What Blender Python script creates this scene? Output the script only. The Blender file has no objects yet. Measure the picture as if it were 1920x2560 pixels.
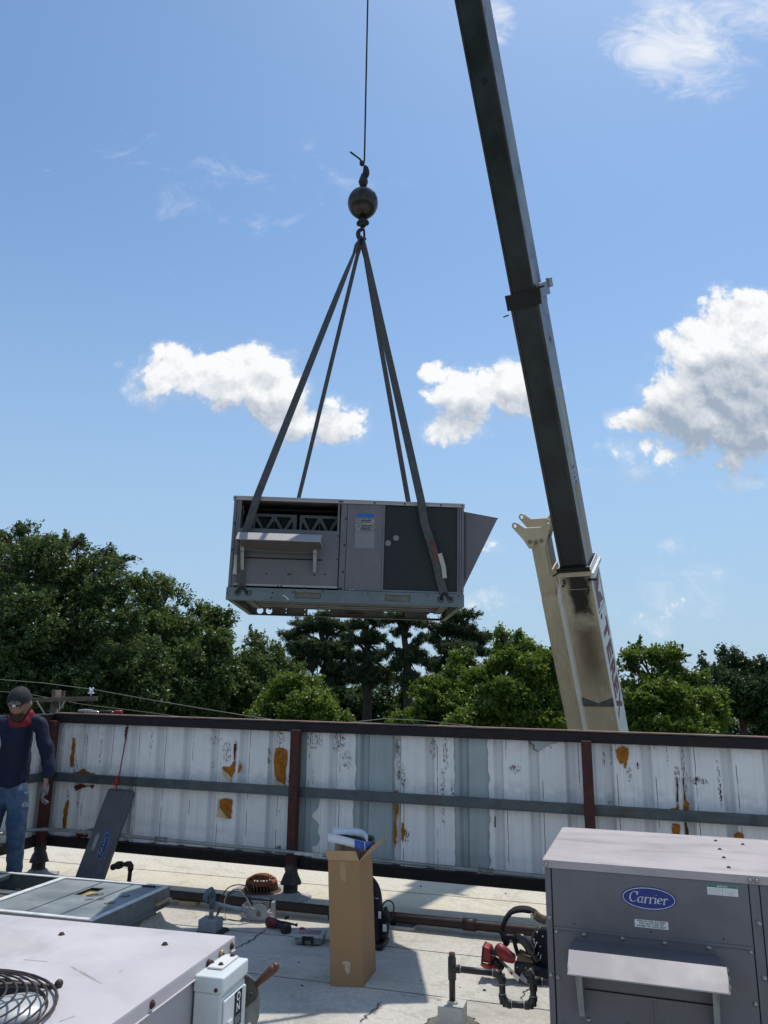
import bpy, bmesh, math, random
import numpy as np
from mathutils import Vector, Matrix, Euler

S = bpy.context.scene
COL = S.collection
rad = math.radians
RNG = random.Random(11)

# ------------------------------------------------------------------ camera
EYE_H = 1.75
FPX = 1890.0                      # focal length in pixels of the 1920 x 2560 photograph
TH, RO = rad(13.5), rad(0.64)
_F = Vector((0, math.cos(TH), math.sin(TH)))
_U = Vector((0, -math.sin(TH), math.cos(TH)))
_X = Vector((1, 0, 0))
CR = _X * math.cos(RO) + _U * math.sin(RO)
CU = _U * math.cos(RO) - _X * math.sin(RO)
EYE = Vector((0, 0, EYE_H))
cam = bpy.data.cameras.new('camera')
cam.sensor_fit = 'VERTICAL'
cam.sensor_height = 36.0
cam.lens = 36.0 * FPX / 2560.0
cam.clip_start = 0.05
cam.clip_end = 5000
camo = bpy.data.objects.new('camera', cam)
COL.objects.link(camo)
camo.matrix_world = Matrix(((CR.x, CU.x, -_F.x, EYE.x), (CR.y, CU.y, -_F.y, EYE.y), (CR.z, CU.z, -_F.z, EYE.z), (0, 0, 0, 1)))
S.camera = camo

# ------------------------------------------------------------------ light
SUN = Vector((0.208, 0.388, 1.0)).normalized()       # towards the sun
SUN_EL = math.asin(SUN.z)
SUN_AZ = math.atan2(SUN.x, SUN.y)
sl = bpy.data.lights.new('sun', 'SUN')
sl.energy = 2.85
sl.angle = rad(0.53)
sl.color = (1.0, 0.955, 0.88)
so = bpy.data.objects.new('sun', sl)
so.rotation_euler = (-SUN).to_track_quat('-Z', 'Y').to_euler()
so.location = (0, 0, 60)
COL.objects.link(so)
S.view_settings.view_transform = 'Standard'
S.view_settings.look = 'None'
S.view_settings.exposure = 0.31
S.view_settings.gamma = 1.0
S.view_settings.use_curve_mapping = False


# ------------------------------------------------------------------ where a sight line meets a plane
def ray(px, py):
    return _F + CR * ((px - 960) / FPX) + CU * ((1280 - py) / FPX)


def gp(px, py, z=0.0):
    r = ray(px, py)
    return EYE + r * ((z - EYE.z) / r.z)


def atY(px, py, y):
    r = ray(px, py)
    return EYE + r * (y / r.y)


def onp(px, py, p, n):
    r = ray(px, py)
    return EYE + r * ((Vector(p) - EYE).dot(n) / r.dot(n))


# ------------------------------------------------------------------ node helpers
class NT:
    def __init__(self, tree):
        self.t = tree
        self.n = tree.nodes
        self.l = tree.links

    def new(self, typ, **kw):
        nd = self.n.new(typ)
        for k, v in kw.items():
            setattr(nd, k, v)
        return nd

    def put(self, sock, v):
        if hasattr(v, 'is_linked') or isinstance(v, bpy.types.NodeSocket):
            self.l.new(v, sock)
        elif v is not None:
            sock.default_value = v

    def math(self, op, a, b=None, c=None, clamp=False):
        nd = self.new('ShaderNodeMath', operation=op, use_clamp=clamp)
        self.put(nd.inputs[0], a)
        if b is not None:
            self.put(nd.inputs[1], b)
        if c is not None:
            self.put(nd.inputs[2], c)
        return nd.outputs[0]

    def vmath(self, op, a, b=None):
        nd = self.new('ShaderNodeVectorMath', operation=op)
        self.put(nd.inputs[0], a)
        if b is not None:
            self.put(nd.inputs[1], b)
        return nd.outputs['Value'] if op in ('DOT_PRODUCT', 'LENGTH') else nd.outputs[0]

    def mix(self, f, a, b, blend='MIX'):
        nd = self.new('ShaderNodeMix', data_type='RGBA', blend_type=blend)
        self.put(nd.inputs[0], f)
        self.put(nd.inputs[6], a)
        self.put(nd.inputs[7], b)
        return nd.outputs[2]

    def noise(self, vec, scale, detail=4, rough=0.55, dist=0.0, col=False):
        nd = self.new('ShaderNodeTexNoise')
        self.put(nd.inputs['Vector'], vec)
        nd.inputs['Scale'].default_value = scale
        nd.inputs['Detail'].default_value = detail
        nd.inputs['Roughness'].default_value = rough
        nd.inputs['Distortion'].default_value = dist
        return nd.outputs[1] if col else nd.outputs[0]

    def ramp(self, v, lo, hi, a=0.0, b=1.0):
        nd = self.new('ShaderNodeMapRange', interpolation_type='SMOOTHSTEP')
        self.put(nd.inputs[0], v)
        nd.inputs[1].default_value = lo
        nd.inputs[2].default_value = hi
        nd.inputs[3].default_value = a
        nd.inputs[4].default_value = b
        return nd.outputs[0]

    def mapping(self, vec, scale=(1, 1, 1), loc=(0, 0, 0), rot=(0, 0, 0)):
        nd = self.new('ShaderNodeMapping')
        self.put(nd.inputs[0], vec)
        nd.inputs['Scale'].default_value = scale
        nd.inputs['Location'].default_value = loc
        nd.inputs['Rotation'].default_value = rot
        return nd.outputs[0]

    def sep(self, v):
        nd = self.new('ShaderNodeSeparateXYZ')
        self.put(nd.inputs[0], v)
        return nd.outputs

    def comb(self, x, y, z):
        nd = self.new('ShaderNodeCombineXYZ')
        for i, v in enumerate((x, y, z)):
            self.put(nd.inputs[i], v)
        return nd.outputs[0]


def c4(c):
    return (c[0], c[1], c[2], 1.0)


# ------------------------------------------------------------------ sky with cumulus clouds
world = bpy.data.worlds.new('World')
S.world = world
world.use_nodes = True
wn = NT(world.node_tree)
wn.n.clear()
wout = wn.new('ShaderNodeOutputWorld')
sky = wn.new('ShaderNodeTexSky', sky_type='NISHITA')
sky.sun_disc = False
sky.sun_elevation = SUN_EL
sky.sun_rotation = SUN_AZ
sky.altitude = 100
sky.air_density = 1.0
sky.dust_density = 0.5
sky.ozone_density = 1.6
SKY_STR = 0.15
bg1 = wn.new('ShaderNodeBackground')
# white balance of the picture: the sky leans to cyan
_sk = wn.mix(1.0, sky.outputs[0], (0.68, 0.79, 0.83, 1), 'MULTIPLY')
_tc = wn.new('ShaderNodeTexCoord').outputs['Generated']
# summer haze thickening evenly towards the horizon all round
_hz = wn.ramp(wn.sep(_tc)[2], 0.62, 0.0, 0.0, 0.85)
wn.l.new(wn.mix(_hz, _sk, (2.05, 2.85, 3.85, 1)), bg1.inputs[0])
bg1.inputs[1].default_value = SKY_STR
tc = wn.new('ShaderNodeTexCoord')
d = tc.outputs['Generated']
dx, dy, dz = wn.sep(d)
fy = wn.math('MAXIMUM', wn.math('ABSOLUTE', dy), 0.12)
ca, cb = wn.math('DIVIDE', dx, fy), wn.math('DIVIDE', dz, fy)
P2 = wn.comb(ca, cb, wn.math('MULTIPLY', dy, 0.5))


def uv(px, py):
    r = ray(px, py)
    return r.x / r.y, r.z / r.y


def blobs(lst, vec):
    """Greatest of several soft ellipses given in sight-line slopes."""
    out = None
    for px, py, rx, ry, k in lst:
        cx, cy = uv(px, py)
        v = wn.vmath('SUBTRACT', vec, (cx, cy, 0))
        v = wn.vmath('MULTIPLY', v, (FPX / rx * 0.96, FPX / ry * 0.93, 0))
        q = wn.math('MULTIPLY_ADD', wn.vmath('DOT_PRODUCT', v, v), -k, k)
        out = q if out is None else wn.math('SMOOTH_MAX', out, q, 0.22)
    return out


CUM = [(480, 935, 160, 98, 1.1), (620, 950, 180, 108, 1.1), (790, 1050, 180, 78, 1), (690, 1000, 130, 95, 1.1), (420, 885, 60, 42, 0.8), (285, 895, 28, 24, 0.4), (330, 965, 30, 40, 0.3),
       (1080, 925, 66, 56, 1), (1170, 985, 160, 100, 1.1), (1290, 980, 130, 90, 1.1), (1140, 1065, 110, 56, 1),
       (1860, 780, 150, 95, 1.1), (1740, 880, 140, 95, 1.1), (1810, 880, 180, 140, 1.6), (1880, 960, 240, 190, 1.8), (1720, 1000, 150, 110, 1.3), (1800, 1060, 180, 110, 1.4), (1590, 1050, 85, 50, 0.9), (1640, 1140, 150, 45, 0.6), (1830, 1110, 170, 100, 0.9),
       (1245, 1350, 66, 34, 0.42), (1225, 1510, 70, 36, 0.45), (1680, 1375, 60, 34, 0.36), (1740, 1500, 110, 58, 0.36), (1600, 1545, 100, 36, 0.32), (660, 1580, 80, 28, 0.25)]
warp = wn.vmath('MULTIPLY', wn.vmath('SUBTRACT', wn.noise(P2, 9, 5, 0.6, col=True), (0.5, 0.5, 0.5)), (0.045, 0.045, 0))


def cumulus(vec):
    p3 = wn.vmath('ADD', vec, warp)
    m_ = blobs(CUM, p3)
    vo = wn.new('ShaderNodeTexVoronoi', feature='F1')
    wn.put(vo.inputs['Vector'], p3)
    vo.inputs['Scale'].default_value = 15
    vo.inputs['Detail'].default_value = 5
    vo.inputs['Roughness'].default_value = 0.62
    bil = wn.math('SUBTRACT', 0.44, vo.outputs['Distance'])
    fine = wn.math('SUBTRACT', wn.noise(p3, 34, 7, 0.65), 0.5)
    n_ = wn.math('MULTIPLY_ADD', fine, 0.9, wn.math('MULTIPLY', bil, 1.35))
    return wn.math('ADD', wn.math('MULTIPLY_ADD', m_, 1.5, n_), 0.56), m_


dens, M = cumulus(P2)
dens_s, _m = cumulus(wn.vmath('ADD', P2, (0.007, 0.017, 0)))
soft = wn.ramp(wn.noise(P2, 6, 4, 0.6), 0.35, 0.65)
crisp = wn.ramp(dens, -0.05, 0.55)
haze_ = wn.ramp(dens, -0.6, 0.9, 0.0, 0.6)
dcum = wn.math('MAXIMUM', wn.math('MULTIPLY', crisp, wn.ramp(M, -0.25, 0.5, 0.12, 1.0)), wn.math('MULTIPLY', haze_, soft))
# thin wisps high up, and the same kind of cumulus behind the viewer
WISP = [(1700, 110, 260, 190, 0.9), (1860, 40, 200, 120, 0.8), (1240, 45, 60, 110, 0.7), (1870, 1210, 120, 30, 0.5), (520, 480, 330, 150, 0.1), (1560, 1180, 260, 40, 0.3), (1720, 1480, 150, 90, 0.35)]
Mw = blobs(WISP, wn.vmath('ADD', P2, warp))
wnz = wn.noise(wn.mapping(P2, (1, 1.6, 1), rot=(0, 0, 0.5)), 11, 10, 0.66, 0.6)
dw = wn.ramp(wn.math('ADD', Mw, wn.math('MULTIPLY', wn.math('SUBTRACT', wnz, 0.5), 2.4)), 0.1, 1.3, 0.0, 0.8)
back = wn.ramp(wn.noise(d, 3.2, 9, 0.6), 0.54, 0.64)
isback = wn.ramp(dy, 0.25, 0.05)
up = wn.ramp(dz, 0.02, 0.08)
front = wn.math('MULTIPLY', wn.math('MAXIMUM', dcum, dw), wn.math('SUBTRACT', 1.0, isback))
cl = wn.math('MULTIPLY', wn.math('MAXIMUM', front, wn.math('MULTIPLY', back, isback)), up)
# the side turned to the sun is brighter, thick lower parts are greyer
GREY = [(1880, 990, 230, 130, 1.2), (1740, 1070, 180, 80, 1.0), (1840, 1130, 200, 85, 1.2), (620, 1030, 260, 42, 0.5), (780, 1090, 120, 30, 0.3), (1150, 1045, 110, 46, 0.5), (1290, 1030, 80, 50, 0.4)]
gsm = wn.math('MULTIPLY', wn.math('SUBTRACT', wn.noise(P2, 13, 5, 0.55), 0.5), 1.3)
g = wn.ramp(wn.math('ADD', blobs(GREY, P2), gsm), -0.35, 0.9)
relief = wn.math('MULTIPLY', wn.math('SUBTRACT', dens, dens_s), 0.42)
lit = wn.math('ADD', wn.math('SUBTRACT', 0.86, wn.math('MULTIPLY', g, 0.62)), relief, clamp=True)
ccol = wn.mix(lit, (0.36, 0.43, 0.53, 1), (1.0, 1.0, 1.0, 1))
bg2 = wn.new('ShaderNodeBackground')
wn.l.new(ccol, bg2.inputs[0])
bg2.inputs[1].default_value = 0.80
mx = wn.new('ShaderNodeMixShader')
wn.l.new(wn.math('MULTIPLY', cl, 0.96), mx.inputs[0])
wn.l.new(bg1.outputs[0], mx.inputs[1])
wn.l.new(bg2.outputs[0], mx.inputs[2])
wn.l.new(mx.outputs[0], wout.inputs[0])


# ------------------------------------------------------------------ materials
MATS = {}


def mat(name, col, rough=0.6, metal=0.0, var=0.12, vs=5.0, bump=0.0, bs=80.0, dirt=None, da=0.0, ds=3.0, streak=0.0, spec=0.4, coat=0.0, scr=0.0, sm=None):
    """Painted, woven or bare surface: broad tone variation, blotches of dirt, vertical streaks, scratches, fine relief."""
    if name in MATS:
        return MATS[name]
    m = bpy.data.materials.new(name)
    m.use_nodes = True
    t = NT(m.node_tree)
    b = t.n['Principled BSDF']
    o = t.new('ShaderNodeTexCoord').outputs['Object']
    nz = t.noise(o, vs, 5, 0.6)
    v = t.ramp(nz, 0.3, 0.7, 1 - var, 1 + var)
    colr = t.mix(1.0, c4(col), t.comb(v, v, v), 'MULTIPLY')
    if dirt is not None and da > 0:
        dn = t.ramp(t.noise(t.mapping(o, sm) if sm else o, ds, 8, 0.68, 0.3), 0.46, 0.72, 0, da)
        colr = t.mix(dn, colr, c4(dirt))
    if streak > 0:
        sn = t.ramp(t.noise(t.mapping(o, (26, 26, 1.1)), 1.0, 6, 0.65), 0.5, 0.75, 0, streak)
        colr = t.mix(sn, colr, c4(dirt or (0.12, 0.11, 0.1)))
    if scr > 0:
        s2 = t.ramp(t.noise(t.mapping(o, (70, 3, 70), rot=(0, 0, 0.7)), 1.0, 3, 0.5), 0.62, 0.75, 0, scr)
        colr = t.mix(s2, colr, c4([min(1, x * 1.5 + 0.06) for x in col]))
    t.l.new(colr, b.inputs['Base Color'])
    rr = t.ramp(nz, 0.25, 0.75, max(0.05, rough - 0.12), min(1, rough + 0.12))
    t.l.new(rr, b.inputs['Roughness'])
    b.inputs['Metallic'].default_value = metal
    b.inputs['Specular IOR Level'].default_value = spec
    b.inputs['Coat Weight'].default_value = coat
    if bump > 0:
        bn = t.new('ShaderNodeBump')
        bn.inputs['Strength'].default_value = bump
        bn.inputs['Distance'].default_value = 0.01
        t.l.new(t.noise(o, bs, 6, 0.65), bn.inputs['Height'])
        t.l.new(bn.outputs[0], b.inputs['Normal'])
    MATS[name] = m
    return m


# ------------------------------------------------------------------ objects
def setp(o, label=None, cat=None, group=None, kind=None):
    if label:
        o['label'] = label
    if cat:
        o['category'] = cat
    if group:
        o['group'] = group
    if kind:
        o['kind'] = kind
    return o


def thing(name, label, cat, loc=(0, 0, 0), rot=(0, 0, 0), group=None):
    o = bpy.data.objects.new(name, None)
    o.empty_display_size = 0.1
    COL.objects.link(o)
    o.location = loc
    o.rotation_euler = rot
    return setp(o, label, cat, group)


def link(name, me, m, parent=None, smooth=None, loc=None, rot=None):
    o = bpy.data.objects.new(name, me)
    COL.objects.link(o)
    if m is not None and not me.materials:
        me.materials.append(m)
    if parent is not None:
        o.parent = parent
    if loc is not None:
        o.location = loc
    if rot is not None:
        o.rotation_euler = rot
    return o


class MB:
    """Collects boxes, tubes, turned and flat shapes and links them as ONE mesh object."""

    mirror = False

    def __init__(self):
        self.v = []
        self.f = []
        self.s = []

    def add(self, vs, fs, smooth=False, M=None):
        n = len(self.v)
        for p in vs:
            p = Vector(p)
            self.v.append(M @ p if M is not None else p)
        for f in fs:
            self.f.append([i + n for i in f])
            self.s.append(smooth)
        return self

    def box(self, x0, x1, y0, y1, z0, z1, M=None):
        vs = [(x, y, z) for z in (z0, z1) for y in (y0, y1) for x in (x0, x1)]
        return self.add(vs, [(0, 2, 3, 1), (4, 5, 7, 6), (0, 1, 5, 4), (2, 6, 7, 3), (0, 4, 6, 2), (1, 3, 7, 5)], False, M)

    def hexa(self, b, t):
        """Solid between a lower and an upper quadrilateral."""
        return self.add(list(b) + list(t), [(3, 2, 1, 0), (4, 5, 6, 7), (0, 1, 5, 4), (1, 2, 6, 5), (2, 3, 7, 6), (3, 0, 4, 7)])

    def tube(self, pts, r, n=8, cap=True, smooth=True, flat=1.0, M=None):
        pts = [Vector(p) for p in pts]
        rs = list(r) if hasattr(r, '__len__') else [r] * len(pts)
        vs, fs = [], []
        pn = None
        for i, p in enumerate(pts):
            t = (pts[min(i + 1, len(pts) - 1)] - pts[max(i - 1, 0)])
            t = t.normalized() if t.length > 1e-9 else Vector((0, 0, 1))
            if pn is None:
                a = Vector((0, 0, 1)) if abs(t.z) < 0.9 else Vector((1, 0, 0))
                pn = (a - t * a.dot(t)).normalized()
            else:
                pn = (pn - t * pn.dot(t)).normalized()
            q = t.cross(pn)
            for k in range(n):
                an = 2 * math.pi * k / n
                vs.append(p + pn * (math.cos(an) * rs[i]) + q * (math.sin(an) * rs[i] * flat))
        for i in range(len(pts) - 1):
            for k in range(n):
                k2 = (k + 1) % n
                fs.append((i * n + k, i * n + k2, (i + 1) * n + k2, (i + 1) * n + k))
        self.add(vs, fs, smooth, M)
        if cap:
            self.add(vs[:n], [tuple(range(n))[::-1]], False, M)
            self.add(vs[-n:], [tuple(range(n))], False, M)
        return self

    def lathe(self, prof, n=16, M=None, smooth=True, jit=0.0):
        vs, fs = [], []
        for r, z in prof:
            for k in range(n):
                an = 2 * math.pi * k / n
                rr = r * (1 + jit * RNG.uniform(-1, 1))
                vs.append((rr * math.cos(an), rr * math.sin(an), z))
        for i in range(len(prof) - 1):
            for k in range(n):
                k2 = (k + 1) % n
                fs.append((i * n + k, i * n + k2, (i + 1) * n + k2, (i + 1) * n + k))
        fs.append(tuple(range(n))[::-1])
        fs.append(tuple(range((len(prof) - 1) * n, len(prof) * n)))
        return self.add(vs, fs, smooth, M)

    def prism(self, poly, z0, z1, M=None):
        n = len(poly)
        vs = [(x, y, z0) for x, y in poly] + [(x, y, z1) for x, y in poly]
        fs = [tuple(range(n))[::-1], tuple(range(n, 2 * n))]
        fs += [(i, (i + 1) % n, n + (i + 1) % n, n + i) for i in range(n)]
        return self.add(vs, fs, False, M)

    def mesh(self, me, M=None):
        self.add([v.co.copy() for v in me.vertices], [list(p.vertices) for p in me.polygons], False, M)
        return self

    def ball(self, c, rx, ry=None, rz=None, n=14, m=9, M=None):
        ry = ry or rx
        rz = rz or rx
        vs, fs = [], []
        for i in range(m + 1):
            ph = math.pi * i / m
            for k in range(n):
                an = 2 * math.pi * k / n
                vs.append((c[0] + rx * math.sin(ph) * math.cos(an), c[1] + ry * math.sin(ph) * math.sin(an), c[2] + rz * math.cos(ph)))
        for i in range(m):
            for k in range(n):
                k2 = (k + 1) % n
                fs.append((i * n + k, (i + 1) * n + k, (i + 1) * n + k2, i * n + k2))
        return self.add(vs, fs, True, M)

    def build(self, name, m, parent=None, bevel=0.0, seg=2, weld=True, loc=None, rot=None, sub=0, sharp=None):
        me = bpy.data.meshes.new(name)
        me.from_pydata([(-v.x, v.y, v.z) if MB.mirror else tuple(v) for v in self.v], [], self.f)
        me.polygons.foreach_set('use_smooth', self.s)
        bm = bmesh.new()
        bm.from_mesh(me)
        if weld:
            bmesh.ops.remove_doubles(bm, verts=bm.verts, dist=1e-5)
        bmesh.ops.recalc_face_normals(bm, faces=bm.faces)
        bm.to_mesh(me)
        bm.free()
        o = link(name, me, m, parent, loc=loc, rot=rot)
        if bevel > 0:
            md = o.modifiers.new('b', 'BEVEL')
            md.width = bevel
            md.segments = seg
            md.limit_method = 'ANGLE'
            md.angle_limit = rad(40)
        if sub:
            md = o.modifiers.new('s', 'SUBSURF')
            md.levels = md.render_levels = sub
        return o


def curve_mesh(cu):
    ob = bpy.data.objects.new('tmp', cu)
    me = bpy.data.meshes.new_from_object(ob)
    bpy.data.objects.remove(ob)
    bpy.data.curves.remove(cu)
    return me


def plate(outer, holes=(), t=0.004):
    """Flat sheet with cut-outs, centred on z = 0."""
    cu = bpy.data.curves.new('tmp', 'CURVE')
    cu.dimensions = '2D'
    cu.fill_mode = 'BOTH'
    cu.extrude = t / 2
    for poly in [outer] + list(holes):
        sp = cu.splines.new('POLY')
        sp.points.add(len(poly) - 1)
        for i, (x, y) in enumerate(poly):
            sp.points[i].co = (x, y, 0, 1)
        sp.use_cyclic_u = True
    return curve_mesh(cu)


def text_mesh(s, h, t=0.001, shear=0.0, bold=0.0, wide=1.0, align='CENTER', space=1.0):
    cu = bpy.data.curves.new('tmp', 'FONT')
    cu.body = s
    cu.size = h / 0.7
    cu.extrude = t / 2
    cu.shear = shear
    cu.offset = bold
    cu.align_x = align
    cu.align_y = 'CENTER'
    cu.space_character = space
    cu.resolution_u = 3
    me = curve_mesh(cu)
    for v in me.vertices:
        v.co.x *= wide
    return me


def circle(cx, cy, r, n=20, ry=None):
    return [(cx + r * math.cos(2 * math.pi * k / n), cy + (ry or r) * math.sin(2 * math.pi * k / n)) for k in range(n)]


def rect(x0, x1, y0, y1):
    return [(x0, y0), (x1, y0), (x1, y1), (x0, y1)]


def jag(poly, amp, n=3, rng=RNG):
    """Roughens an outline: each side is cut into n bits and pushed about."""
    out = []
    for i, (x, y) in enumerate(poly):
        x2, y2 = poly[(i + 1) % len(poly)]
        for k in range(n):
            f = k / n
            out.append((x + (x2 - x) * f + rng.uniform(-amp, amp) * (k > 0 or 0.5), y + (y2 - y) * f + rng.uniform(-amp, amp) * (k > 0 or 0.5)))
    return out


def FRONT(x, y, z):
    """Places a flat shape upright on a face that looks towards -y."""
    return Matrix(((1, 0, 0, x), (0, 0, -1, y), (0, 1, 0, z), (0, 0, 0, 1)))


def basis(o, x, y, z):
    return Matrix(((x[0], y[0], z[0], o[0]), (x[1], y[1], z[1], o[1]), (x[2], y[2], z[2], o[2]), (0, 0, 0, 1)))

# ------------------------------------------------------------------ ground and roof
def ground_mat():
    m = mat('grass_ground', (0.06, 0.08, 0.03), 0.95, var=0.35, vs=0.6, bump=0.5, bs=30, dirt=(0.14, 0.12, 0.08), da=0.5, ds=0.3)
    return m


GZ = -4.6
g_ = MB()
g_.add([(-400, -200, GZ), (400, -200, GZ), (400, 900, GZ), (-400, 900, GZ)], [(0, 1, 2, 3)])
setp(g_.build('ground', ground_mat()), kind='structure')

FY = math.atan2(-0.285, 0.958)                 # the building's long axis
FO = Vector((-3.319, 8.028, 0))                # foot of the corner post
FU = Vector((math.cos(FY), math.sin(FY), 0))
FN = Vector((-math.sin(FY), math.cos(FY), 0))  # away from the viewer


def roof_mat():
    m = bpy.data.materials.new('roof_membrane')
    m.use_nodes = True
    t = NT(m.node_tree)
    b = t.n['Principled BSDF']
    o = t.new('ShaderNodeTexCoord').outputs['Object']
    x, y, z = t.sep(o)
    fine = t.noise(o, 260, 3, 0.7)
    mid = t.noise(o, 30, 5, 0.6)
    big = t.noise(o, 1.3, 6, 0.6, 0.4)
    col = t.mix(t.ramp(big, 0.3, 0.7), (0.47, 0.445, 0.395, 1), (0.58, 0.55, 0.49, 1))
    # sandy silt left by standing water between the long pipe and the screen wall
    silt = t.math('MULTIPLY', t.ramp(y, -1.0, -0.35), t.ramp(y, 1.1, 0.1))
    silt = t.math('MULTIPLY', silt, t.ramp(t.noise(o, 2.2, 8, 0.65, 0.6), 0.33, 0.62, 0.15, 1.0))
    col = t.mix(t.math('MULTIPLY', silt, 0.8), col, (0.50, 0.41, 0.26, 1))
    far = t.ramp(y, -0.6, 0.2)
    col = t.mix(t.math('MULTIPLY', far, 0.6), col, (0.67, 0.61, 0.49, 1))
    sp = t.ramp(fine, 0.36, 0.66, 0.72, 1.22)
    col = t.mix(1.0, col, t.comb(sp, sp, sp), 'MULTIPLY')
    sm = t.ramp(mid, 0.3, 0.75, 1.07, 0.88)
    col = t.mix(1.0, col, t.comb(sm, sm, sm), 'MULTIPLY')
    st = t.ramp(t.noise(t.mapping(o, (0.7, 3, 1)), 1.5, 9, 0.7, 0.8), 0.56, 0.74, 0, 0.5)
    col = t.mix(st, col, (0.25, 0.23, 0.2, 1))
    pn = t.math('ABSOLUTE', t.math('SUBTRACT', t.noise(o, 0.9, 6, 0.6, 0.8), 0.5))
    col = t.mix(t.ramp(pn, 0.022, 0.0, 0, 0.22), col, (0.24, 0.21, 0.17, 1))
    scuff = t.ramp(t.noise(t.mapping(o, (9, 1.2, 1), rot=(0, 0, 0.4)), 2.0, 7, 0.7), 0.6, 0.74, 0, 0.28)
    col = t.mix(scuff, col, (0.27, 0.25, 0.22, 1))
    spot = t.ramp(t.noise(o, 9, 2, 0.5), 0.74, 0.78, 0, 0.6)
    col = t.mix(spot, col, (0.12, 0.11, 0.1, 1))
    t.l.new(col, b.inputs['Base Color'])
    b.inputs['Roughness'].default_value = 0.93
    b.inputs['Specular IOR Level'].default_value = 0.2
    bn = t.new('ShaderNodeBump')
    bn.inputs['Strength'].default_value = 0.55
    bn.inputs['Distance'].default_value = 0.006
    hh = t.math('ADD', t.math('MULTIPLY', fine, 0.5), t.math('MULTIPLY', t.noise(o, 14, 5, 0.6), 1.6))
    t.l.new(hh, bn.inputs['Height'])
    t.l.new(bn.outputs[0], b.inputs['Normal'])
    return m


ROOF = roof_mat()
TAR = mat('bitumen', (0.035, 0.034, 0.034), 0.75, var=0.3, vs=20, bump=0.6, bs=40, dirt=(0.22, 0.2, 0.17), da=0.45, ds=9)
roof = MB().box(-14, 14, -9.5, 2.6, -0.35, -0.03).build('roof', ROOF, loc=FO, rot=(0, 0, FY))
setp(roof, kind='structure')
MB().box(-13.9, 13.9, -9.4, 2.5, GZ, -0.36).build('building_wall', mat('brick_wall', (0.3, 0.17, 0.12), 0.9), roof)
rr = random.Random(5)


def wob(n, amp, k):
    ph = [(rr.uniform(0.3, 1.6), rr.uniform(0, 6.3), rr.uniform(0.3, 1)) for _ in range(5)]
    return lambda s: amp * sum(c * math.sin(a * s * k + b) for a, b, c in ph) / 2.5


# rolls of membrane laid along the wall, each lapping the next; the lap line is the seam
def frame_y(px, py):
    return (gp(px, py) - FO).dot(FN)


laps = [frame_y(1100, 2238), frame_y(300, 2162) + 1.02, frame_y(1150, 2387), frame_y(818, 2457)]
edges = sorted([2.55, laps[0], frame_y(1150, 2387) , frame_y(818, 2457), -4.2, -5.2, -6.3, -7.3, -8.3, -9.45, 1.5], reverse=True)
for i in range(len(edges) - 1):
    ya, yb = edges[i], edges[i + 1]
    wa, wb = wob(0, 0.011, 1.3), wob(0, 0.011, 1.3)
    me_v, me_f = [], []
    N = 140
    zt = 0.0 if i % 2 == 0 else 0.0
    for k in range(N + 1):
        s = -13.9 + 27.8 * k / N
        a, b = ya + 0.05, yb + wb(s)
        # the roll lies on its neighbour's edge at the near side
        me_v += [(s, a, -0.0012), (s, b, 0.0012), (s, b - 0.001, -0.03)]
    for k in range(N):
        j = 3 * k
        me_f += [(j, j + 3, j + 4, j + 1), (j + 1, j + 4, j + 5, j + 2)]
    MB().add(me_v, me_f).build('membrane_sheet', ROOF, roof)
    # dark bleed-out along the lap
    sv, sf = [], []
    for k in range(N * 2 + 1):
        s = -13.9 + 27.8 * k / (N * 2)
        b = yb + wb(s)
        w = 0.0012 + 0.005 * max(0.0, math.sin(s * 2.1 + i * 1.7) * math.sin(s * 5.7 + 2 * i)) * max(0, math.sin(s * 0.7 + 2.1 * i) + 0.3)
        sv += [(s, b + 0.001, 0.0022), (s, b - w, 0.0016), (s, b - w, -0.02)]
    for k in range(N * 2):
        j = 3 * k
        sf += [(j, j + 3, j + 4, j + 1), (j + 1, j + 4, j + 5, j + 2)]
    MB().add(sv, sf).build('seam', mat('faded_seam', (0.15, 0.14, 0.125), 0.9, var=0.4, vs=8), roof)


def crack(pix, w0=0.006):
    pts = [gp(*p) for p in pix]
    L, R = [], []
    fin = []
    for i in range(len(pts) - 1):
        for k in range(6):
            f = k / 6
            p = pts[i].lerp(pts[i + 1], f)
            fin.append(p + Vector((rr.uniform(-0.012, 0.012), rr.uniform(-0.012, 0.012), 0)))
    fin.append(pts[-1])
    vs, fs = [], []
    for i, p in enumerate(fin):
        t = (fin[min(i + 1, len(fin) - 1)] - fin[max(i - 1, 0)]).normalized()
        n = Vector((-t.y, t.x, 0))
        w = w0 * rr.uniform(0.4, 1.3) * (0.3 if i in (0, len(fin) - 1) else 1)
        vs += [p + n * w + Vector((0, 0, 0.0045)), p - n * w + Vector((0, 0, 0.0045))]
    for i in range(len(fin) - 1):
        fs.append((2 * i, 2 * i + 1, 2 * i + 3, 2 * i + 2))
    mi = Matrix.Translation(FO) @ Matrix.Rotation(FY, 4, 'Z')
    MB().add(vs, fs, M=mi.inverted()).build('seam', TAR, roof)


crack([(902, 2557), (924, 2535), (956, 2507)], 0.005)
crack([(575, 2377), (613, 2361), (649, 2337), (668, 2325)], 0.0055)
crack([(1303, 2503), (1310, 2483), (1320, 2473)], 0.004)
crack([(1000, 2490), (1060, 2493), (1120, 2502)], 0.003)

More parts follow.
